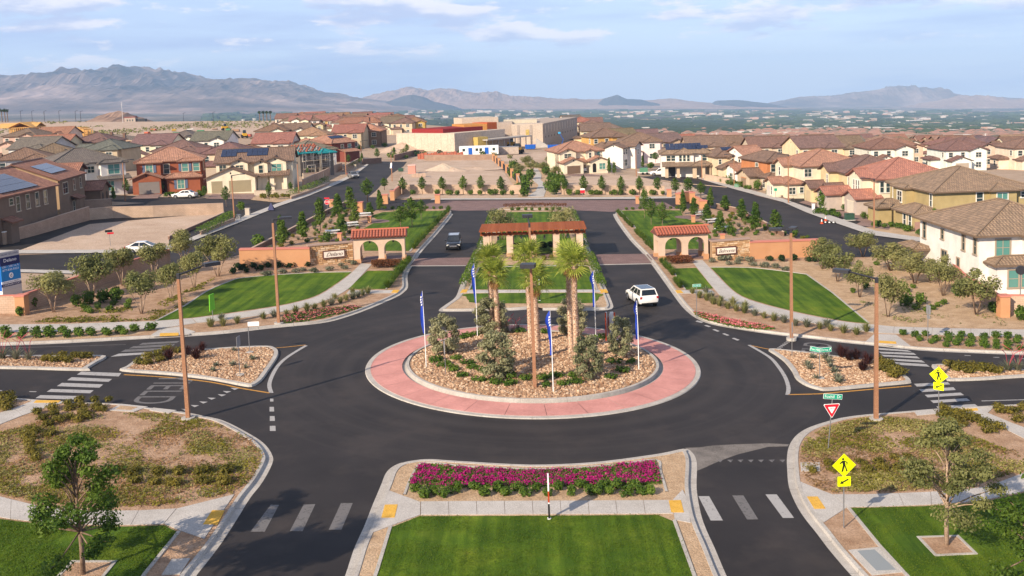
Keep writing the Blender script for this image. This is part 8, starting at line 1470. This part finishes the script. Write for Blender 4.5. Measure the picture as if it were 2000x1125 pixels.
heap(866, 333, 5.5, 1.9, 'pointed sand heap in the middle of the bare lot', ground_mat('heap_sand', [(.3, (.46, .37, .28)), (.7, (.54, .44, .34))], .8, 8, .05)); heap(885, 334, 4.0, 1.0, 'low sand heap beside the pointed one'); heap(785, 293, 9, 2.6, 'pale dirt heap left of the school wing'); heap(764, 298, 7, 1.8, 'low dirt heap behind the left street end'); heap(925, 330, 9, .5, 'flat ridge of soil on the bare lot')
# timber-framed houses under construction, far left
wood = ground_mat('raw_timber', [(.3, (.52, .27, .08)), (.7, (.66, .40, .15))], 1, 10, .01, .8)
def frame_house(px, py, w, d, h, label, roofed=False, seed=0):
    e = at('timber_frame', px, py, 0, label, 'timber frame', 'timber frames on the far left', .1); s = MB(); s.box(-.1, .1, -.1, .1, 0, h); sme_ = s.mesh('stud', wood); rnd = random.Random(seed); n = int(w / .8)
    for i in range(n + 1):
        for y in (0, d): mesh_obj('stud', sme_, e, (w * i / n, y, 0))
    for i in range(int(d / .9)):
        for x in (0, w): mesh_obj('stud', sme_, e, (x, .9 * i, 0))
    for z in (h * .5, h):
        for y in (0, d): q = MB(); q.box(-.1, w + .1, y - .1, y + .1, z, z + .2); q.obj('plate_beam', wood, e)
        for x in (0, w): q = MB(); q.box(x - .1, x + .1, .1, d - .1, z, z + .2); q.obj('plate_beam', wood, e)
    q = MB(); q.box(.3, w - .3, d * .45, d * .5, 0, h * .95); q.obj('sheathing', wood, e)
    if roofed: r, l_, z_ = roof_mesh('gable_y', 0, w, 0, d, h + .2, .4, .6); r.obj('roof_sheathing', wood, e); r, l_, z_ = roof_mesh('gable_x', -6, w, d * .3, d, h + .25, .4, .6); r.obj('roof_sheathing', wood, e)
frame_house(20, 274, 9, 10, 4.6, 'roofed timber-framed house at the far left edge', True, 1); frame_house(84, 275, 9, 8, 4.4, 'open timber frame right of the roofed one', False, 2); frame_house(114, 274, 9, 8, 4.4, 'open timber frame in the middle of the far left site', False, 3); frame_house(140, 275, 5, 8, 4.0, 'short timber frame at the end of the far left site', False, 4)
e = at('pillar_fence', 170, 272, 0, 'long dark fence with brick pillars on the far left hillside', 'fence'); fx, fy = G(170, 272); fp = [(170, 272), (189, 273), (219, 274.5), (244, 277), (274, 281), (302, 285), (335, 289)]
for i, p in enumerate(fp):
    x, y = G(*p); b = MB(); b.box(x - fx - .5, x - fx + .5, y - fy - .5, y - fy + .5, gz(x) - gz(fx) - .3, gz(x) - gz(fx) + 3.4); b.obj('pillar', wall_dk, e)
    if i:
        x1, y1 = G(*fp[i - 1]); b = MB(); b.face([(x1 - fx, y1 - fy, gz(x1) - gz(fx)), (x - fx, y - fy, gz(x) - gz(fx)), (x - fx, y - fy, gz(x) - gz(fx) + .9), (x1 - fx, y1 - fy, gz(x1) - gz(fx) + .9)]); b.obj('base_wall', wall_pale, e); b = MB(); n = int(hypot(x - x1, y - y1) / .5)
        for k in range(n): u = (k + .5) / n; qx, qy = x1 + (x - x1) * u, y1 + (y - y1) * u; b.box(qx - fx - .04, qx - fx + .04, qy - fy - .04, qy - fy + .04, gz(qx) - gz(fx) + .9, gz(qx) - gz(fx) + 2.7)
        b.obj('railing', dark_metal, e)
def tloc(px, py_hint=None, Y=None):
    # a point on the terrain at plane distance Y in the direction of photo column px
    d = _f * F_ + _r * (px - CX) - _u * ((py_hint or HY + 40) - CY); t = Y / d.y; X = d.x * t; z = terr(X, Y); w = plane_pt(X, Y, z); return w
e = empty('roadside_building', tloc(253, Y=600), 0, 'small pink building on the far left horizon', 'building'); e.scale = (.55, .55, .62); q = MB(); q.box(-6, 6, 0, 8, -1, 4.5); q.obj('wall', s_gr, e); q = MB(); q.box(-6.4, 6.4, -.4, 8.4, 4.5, 5.0); q.obj('roof', s_red, e); q = MB(); q.box(6.1, 16, 2, 8, -1, 2.8); q.obj('dark_wing', dark_metal, e)
for x in (-3, 0, 3): q = MB(); q.box(x - .6, x + .6, -.06, 0, .8, 2.6); q.obj('window', glass, e)
cols = [(.42, .10, .05), (.46, .28, .05), (.55, .52, .48), (.06, .20, .10), (.30, .18, .11)]
sx = random.Random(31)
for i, (px, py) in enumerate(((288, 262), (298, 268), (318, 264), (345, 262), (366, 266), (400, 272), (418, 268), (430, 262), (447, 256), (460, 258), (486, 268), (340, 257), (372, 255), (392, 258), (420, 254), (300, 256))):
    e = at('site_store', px, py, sx.uniform(-.3, .3), None, None, None, .15); c = cols[i % 5]; m = mat('store_%d' % (i % 5), c, .7) if 'store_%d' % (i % 5) not in bpy.data.materials else bpy.data.materials['store_%d' % (i % 5)]; w = sx.uniform(1, 2); b = MB(); b.taper(-w, w, -1, 1, 0, sx.uniform(.7, 1.3), .2, .1); b.obj('crate_stack', m, e); b = MB(); b.box(-w * .9, w * .9, -1.05, 1.05, 0, .25); b.obj('pallet', dark_metal, e)
    tag(e, '%s heap of building stores, %s on the far left site' % (['orange-red', 'yellow', 'white', 'green', 'brown'][i % 5], ORD[i]), 'stores', 'building stores on the far left site')
# palms on the horizon, poles, pylons
def small_palm(px, Y, h, label, seed, grp):
    w = tloc(px, Y=Y); e = empty('fan_palm', w, 0, label, 'palm tree', grp); q = MB(); q.tube([(0, 0, -.5), (0, 0, h)], [.35, .28], 6); q.obj('trunk', bark, e); c = crown([(0, 0, h, 1.3, 1.3, 1.2, 110)], .5, seed, .2, .3); c.obj('crown', LF['pine'], e)
for i, px in enumerate((507, 514, 521, 528)): small_palm(px, 640, 6.5, 'dark palm, %s from the left in the short row on the horizon' % ORD[i], i, 'palms on the horizon')
for i, px in enumerate((3, 9, 14)): small_palm(px, 590, 7, 'dark palm, %s from the left at the far left edge' % ORD[i], 8 + i, 'palms at the far left')
def pylon(px, top, base, Y, label, r=.5):
    w = tloc(px, Y=Y); s = (base - top) * Y / F_; e = empty('transmission_pole', w, 0, label, 'power pole', 'white transmission poles'); q = MB(); q.tube([(0, 0, -4), (0, 0, s)], [r, r * .6], 6); q.obj('mast', white_m, e)
    for z in (.97, .90, .83): q = MB(); q.tube([(-r * 5, 0, s * z), (r * 5, 0, s * z)], r * .25, 4); q.obj('cross_arm', white_m, e)
for i, (px, top, base) in enumerate(((474, 228, 247), (496, 226, 247), (543, 228, 245), (615, 230, 242), (657, 228, 241), (711, 227, 245), (782, 232, 249), (811, 235, 253), (845, 231, 251), (898, 239, 254), (920, 231, 247), (1003, 231, 243), (1096, 231, 243), (1201, 233, 258), (1307, 242, 257), (1402, 233, 262), (1534, 235, 262), (1667, 238, 263), (1794, 240, 265), (1928, 242, 270))): pylon(px, top, base - 1, 700, 'white transmission pole, %s from the left along the valley edge' % ORD[i], .28)
for i, (px, top, base, Y) in enumerate(((239, 199, 240, 580),)): pylon(px, top, base, Y, 'tall thin mast before the lone hill on the left horizon', .12)
for i, (px, Y) in enumerate(((40, 600), (62, 600), (86, 600), (115, 620), (147, 600), (157, 590), (358, 650), (416, 640))):
    w = tloc(px, Y=Y); e = empty('street_lamp', w, 0, 'distant lamp post, %s from the left on the far left road' % ORD[i], 'street lamp', 'lamp posts on the far left road'); q = MB(); q.tube([(0, 0, 0), (0, 0, 6.5)], .12, 4); q.obj('pole', dark_metal, e); q = MB(); q.tube([(0, 0, 6.5), (1.6, 0, 6.8)], .1, 4); q.obj('arm', dark_metal, e)
# trees and roofs of the far estate
rt = random.Random(55)
fc = [ball(s, LF[k], 60, .7, 4.4, 3.6, 'far_tree', .4) for s, k in ((1, 'green'), (2, 'pine'), (3, 'olive'), (4, 'lime'))]
fts = []
for i in range(230):
    Y = rt.choice([rt.uniform(270, 520), rt.uniform(520, 900), rt.uniform(600, 950)]); X = rt.uniform(15, Y * .53); w = plane_pt(X, Y, terr(X, Y)); fts.append(rt.choice(fc).place(w.x, w.y, w.z, rt.uniform(.6, 1.2)))
for i in range(40):
    px = rt.uniform(560, 1000); py = rt.uniform(262, 300) if px < 760 else rt.uniform(298, 312); x, y = G(px, py); fts.append(rt.choice(fc).place(x, y, gz(x), rt.uniform(.35, .7)))
for o in fts: tag(o, {'leaf_green': 'rounded green tree', 'leaf_pine': 'rounded dark green tree', 'leaf_olive': 'rounded olive-green tree', 'leaf_lime': 'rounded light green tree'}[o.data.materials[0].name] + ' among the far roofs of the estate', 'tree', 'trees among the far roofs')
def stuff_boxes(name, n, seed, mats, ys, size, hgt, pxr, cols_w, dens=None):
    rnd = random.Random(seed); mb = MB()
    for _ in range(n):
        Y = exp(rnd.uniform(log(ys[0]), log(ys[1]))); px = rnd.uniform(*pxr)
        if dens and mnoise.noise((px * .012, log(Y) * 6, seed)) < dens: continue
        w = tloc(px, Y=Y); a = rnd.uniform(*size) * (Y / 1000) ** .6; b = a * rnd.uniform(.5, 1.4); h = rnd.uniform(*hgt) * (Y / 1000) ** .5; mi = rnd.choices(range(len(mats)), cols_w)[0]; k = len(mb.m); mb.box(w.x - a / 2, w.x + a / 2, w.y - b / 2, w.y + b / 2, w.z - 2, w.z + h, mi)
    o = mb.obj(name, mats); o['kind'] = 'stuff'; return o
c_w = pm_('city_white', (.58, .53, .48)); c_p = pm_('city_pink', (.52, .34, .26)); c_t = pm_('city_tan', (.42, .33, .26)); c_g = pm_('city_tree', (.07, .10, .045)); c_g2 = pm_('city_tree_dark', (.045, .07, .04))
def distant_houses(n, seed):
    rnd = random.Random(seed); mb = MB()
    for _ in range(n):
        Y = exp(rnd.uniform(log(630), log(1900))); X = rnd.uniform(10, Y * .56)
        if mnoise.noise((X * .012, Y * .012, seed)) < -.22: continue
        w = plane_pt(X, Y, terr(X, Y)); a, b, h = rnd.uniform(5, 7), rnd.uniform(5, 7), rnd.uniform(2.8, 5.4); mi = rnd.choice((0, 0, 1, 2)); mb.box(w.x - a, w.x + a, w.y - b, w.y + b, w.z - 2, w.z + h, mi); mb.taper(w.x - a - .5, w.x + a + .5, w.y - b - .5, w.y + b + .5, w.z + h, w.z + h + 2.3, a * .8, b * .8, rnd.choice((3, 3, 4)))
    o = mb.obj('distant_houses', [c_w, c_t, pm_('far_cream', (.62, .50, .38)), pm_('far_roof', (.34, .19, .14)), pm_('far_roof_brown', (.24, .165, .125))]); o['kind'] = 'stuff'
distant_houses(2100, 3); stuff_boxes('distant_trees', 3400, 4, [c_g, c_g2], (650, 4200), (5, 9), (2.5, 4.5), (1050, 2150), (1, 1), -.12)
stuff_boxes('city_buildings', 2400, 5, [c_w, c_p, c_t], (1300, 7500), (6, 15), (2, 4.5), (560, 2150), (2.6, 1, 1.4), -.02); stuff_boxes('city_trees', 3800, 6, [c_g, c_g2], (1500, 8000), (8, 24), (2, 5), (400, 2150), (1, 1), -.15); stuff_boxes('cloud_shadow_trees', 2600, 7, [c_g2], (1500, 3600), (14, 34), (3, 5), (520, 1440), (1,))  # last band: dark trees added in place of a valley cloud shadow
e = empty('office_building', tloc(1820, Y=1000), 0, 'long white office building on the right horizon', 'office building', None)
for x0, x1, h, m in ((0, 11, 6.0, c_w), (11.1, 15, 7.2, pm_('office_glass', (.25, .40, .36))), (15.1, 26, 6.4, c_w), (28, 41, 6.8, c_w), (41.1, 54, 5.6, c_w)): b = MB(); b.box(x0, x1, 0, 12, -4, h); b.obj('wing', m, e)
for k in range(12): b = MB(); b.box(1 + k * 2, 2.2 + k * 2, -.1, 0, 3.0, 4.2); b.obj('window', glass, e)
e = empty('office_building', tloc(1750, Y=1000), 0, 'low white building left of the long white office', 'office building', None)
for x0, x1, h in ((0, 14, 4.0), (15, 31, 4.6)): b = MB(); b.box(x0, x1, 0, 10, -4, h); b.obj('wing', c_w, e)
rs = random.Random(66); sb = MB(); sb.t = []
for _ in range(2600):
    Y = rs.uniform(430, 600); X = -rs.uniform(.14, .60) * Y; v = mnoise.noise((X * .03, Y * .008, 4))
    if v < -.05: continue
    w = plane_pt(X, Y, terr(X, Y))
    for k in range(4): leaf(sb, (w.x + rs.uniform(-.6, .6), w.y + rs.uniform(-.6, .6), w.z + rs.uniform(.1, .8)), rs.uniform(.3, .8), rs, rs.random(), .5)
tag(sb.obj('desert_scrub', LF['olive']), None, None, None, 'stuff')
# ---------------------------------------------------------------- mountains
def rock_mat(name, stops, sc): 
    m = mat(name, rough=.95, spec=.05); a = nz(m, sc, 8, .62); b = nz(m, sc * 7, 4, .65); setc(m, mixc_(m, 1.0, ramp(m, a, stops), ramp(m, b, [(.3, (.72, .72, .74)), (.7, (1.28, 1.25, 1.22))]), 'MULTIPLY')); return m
rk = rock_mat('mountain_rock', [(.3, (.06, .045, .04)), (.5, (.20, .145, .12)), (.7, (.48, .35, .29))], .0012); rk_cloud_shade = rock_mat('cloud_shaded_rock', [(.3, (.045, .045, .05)), (.7, (.10, .09, .085))], .0015); rk_pink = rock_mat('pink_rock', [(.3, (.28, .18, .13)), (.7, (.42, .29, .22))], .003)  # the darkest rock colour is cloud shadow painted onto three small hills
def interp(tab, x):
    if x <= tab[0][0]: return tab[0][1]
    for (a, ya), (b, yb) in zip(tab, tab[1:]):
        if x <= b: t = (x - a) / (b - a); t = t * t * (3 - 2 * t) * .6 + t * .4; return ya + (yb - ya) * t
    return tab[-1][1]
def mountain(name, tab, Yr, dn, df, m, seed, label, rug=.30, nx=420, ny=70, apron=.12):
    # tab: skyline (photo column, row) turned into a ridge Yr metres away, with real flanks dn in front and df behind
    vs, fs = [], []; x0, x1 = tab[0][0], tab[-1][0]
    for j in range(ny + 1):
        s = j / ny * 2 - 1                           # -1 front foot ... 0 ridge ... 1 back foot
        for i in range(nx + 1):
            px = x0 + (x1 - x0) * i / nx; X0 = tloc(px, Y=Yr); v = RM.transposed() @ X0; X = v.x; Y = Yr + (s * dn if s < 0 else s * df); base = terr(X, Y)
            top = (HY - interp(tab, px)) * Yr / F_ + H_; hgt = max(0, top - terr(X, Yr)); q = abs(s)
            prof = (1 - q) ** 1.15 * (1 - apron) + apron * (1 - q) ** .5
            if abs(s) > 1e-6:
                g = sum((1 - abs(mnoise.noise((X / (hgt_s[0] * .5 ** o_), Y / (hgt_s[1] * .5 ** o_), seed + o_ * 3.1))) * 2.2) * .62 ** o_ for o_ in range(5))
                prof = max(0, prof * (1 + .05 * g) + rug * min(1, q * 4) * (1 - q) ** 1.2 * (.42 * g - .12))
            else: prof += .03 * mnoise.noise((X / 130, seed, 0)) + .025 * mnoise.noise((X / 45, seed, 3))
            vs.append(tuple(plane_pt(X, Y, base - 12 * (q > .98) + hgt * prof)))
    for j in range(ny):
        for i in range(nx): a = j * (nx + 1) + i; fs.append((a, a + 1, a + nx + 2, a + nx + 1))
    me = bpy.data.meshes.new(name); me.from_pydata(vs, [], fs); me.materials.append(m); me.update(); o = mesh_obj(name, me); o['kind'] = 'structure'; return o
hgt_s = (520, 800)
mountain('mountains', [(-260, 232), (-150, 205), (-60, 190), (0, 173), (40, 168), (70, 157), (110, 152), (150, 158), (180, 143), (215, 145), (250, 141), (285, 137), (310, 143), (340, 149), (370, 148), (410, 158), (440, 158), (470, 160), (510, 159), (540, 164), (570, 163), (600, 173), (640, 183), (680, 190), (730, 196), (800, 205), (880, 216)], 9000, 2900, 1600, rk, 1, '', .58)
hgt_s = (420, 800)
mountain('mountains', [(690, 206), (720, 190), (745, 186), (770, 179), (805, 174), (830, 177), (860, 172), (885, 177), (910, 181), (935, 183), (965, 181), (1000, 189), (1050, 191), (1100, 193), (1150, 195), (1200, 193), (1250, 197), (1310, 193), (1350, 199), (1420, 203), (1500, 207)], 10800, 1500, 1200, rk_pink, 2, '', .6, 320, 34)
mountain('mountains', [(740, 214), (760, 197), (785, 189), (805, 185), (825, 188), (850, 199), (880, 205), (900, 213)], 8600, 500, 500, rk_cloud_shade, 3, '', .3, 70, 16); mountain('mountains', [(1165, 204), (1180, 192), (1205, 185), (1225, 193), (1250, 194), (1275, 200), (1300, 206)], 10000, 400, 400, rk_cloud_shade, 4, '', .3, 60, 14); mountain('mountains', [(1385, 208), (1400, 196), (1440, 195), (1480, 199), (1530, 207)], 10200, 400, 400, rk_cloud_shade, 5, '', .25, 60, 12)
mountain('mountains', [(1480, 205), (1560, 191), (1620, 188), (1660, 183), (1700, 178), (1725, 175), (1760, 171), (1800, 172), (1830, 174), (1860, 184), (1900, 190), (1990, 192), (2100, 199)], 12400, 800, 800, rk, 6, '', .6, 200, 24); mountain('mountains', [(1760, 215), (1820, 200), (1850, 192), (1890, 187), (1930, 190), (1960, 197), (2000, 193), (2060, 190), (2120, 197), (2200, 206)], 10500, 700, 700, rk_pink, 7, '', .6, 160, 24)
hgt_s = (30, 60)
mountain('hill', [(185, 236), (205, 229), (222, 223), (240, 221), (256, 224), (266, 230), (280, 231), (294, 235), (300, 239)], 760, 60, 60, rk_pink, 8, '', .35, 60, 16)
# ---------------------------------------------------------------- air
hz = MB(); hz.box(-9200, 9200, -130, 13700, -760, 350); ho = hz.obj('haze', []); ho['kind'] = 'stuff'
hm = bpy.data.materials.new('haze_air'); hm.use_nodes = True; ht = hm.node_tree; ht.nodes.clear(); hv = ht.nodes.new('ShaderNodeVolumePrincipled'); hv.inputs['Color'].default_value = (.46, .68, 1.0, 1); hv.inputs['Density'].default_value = 8.5e-5; hv.inputs['Anisotropy'].default_value = -.12
ht.links.new(hv.outputs[0], ht.nodes.new('ShaderNodeOutputMaterial').inputs['Volume']); ho.data.materials.clear(); ho.data.materials.append(hm)
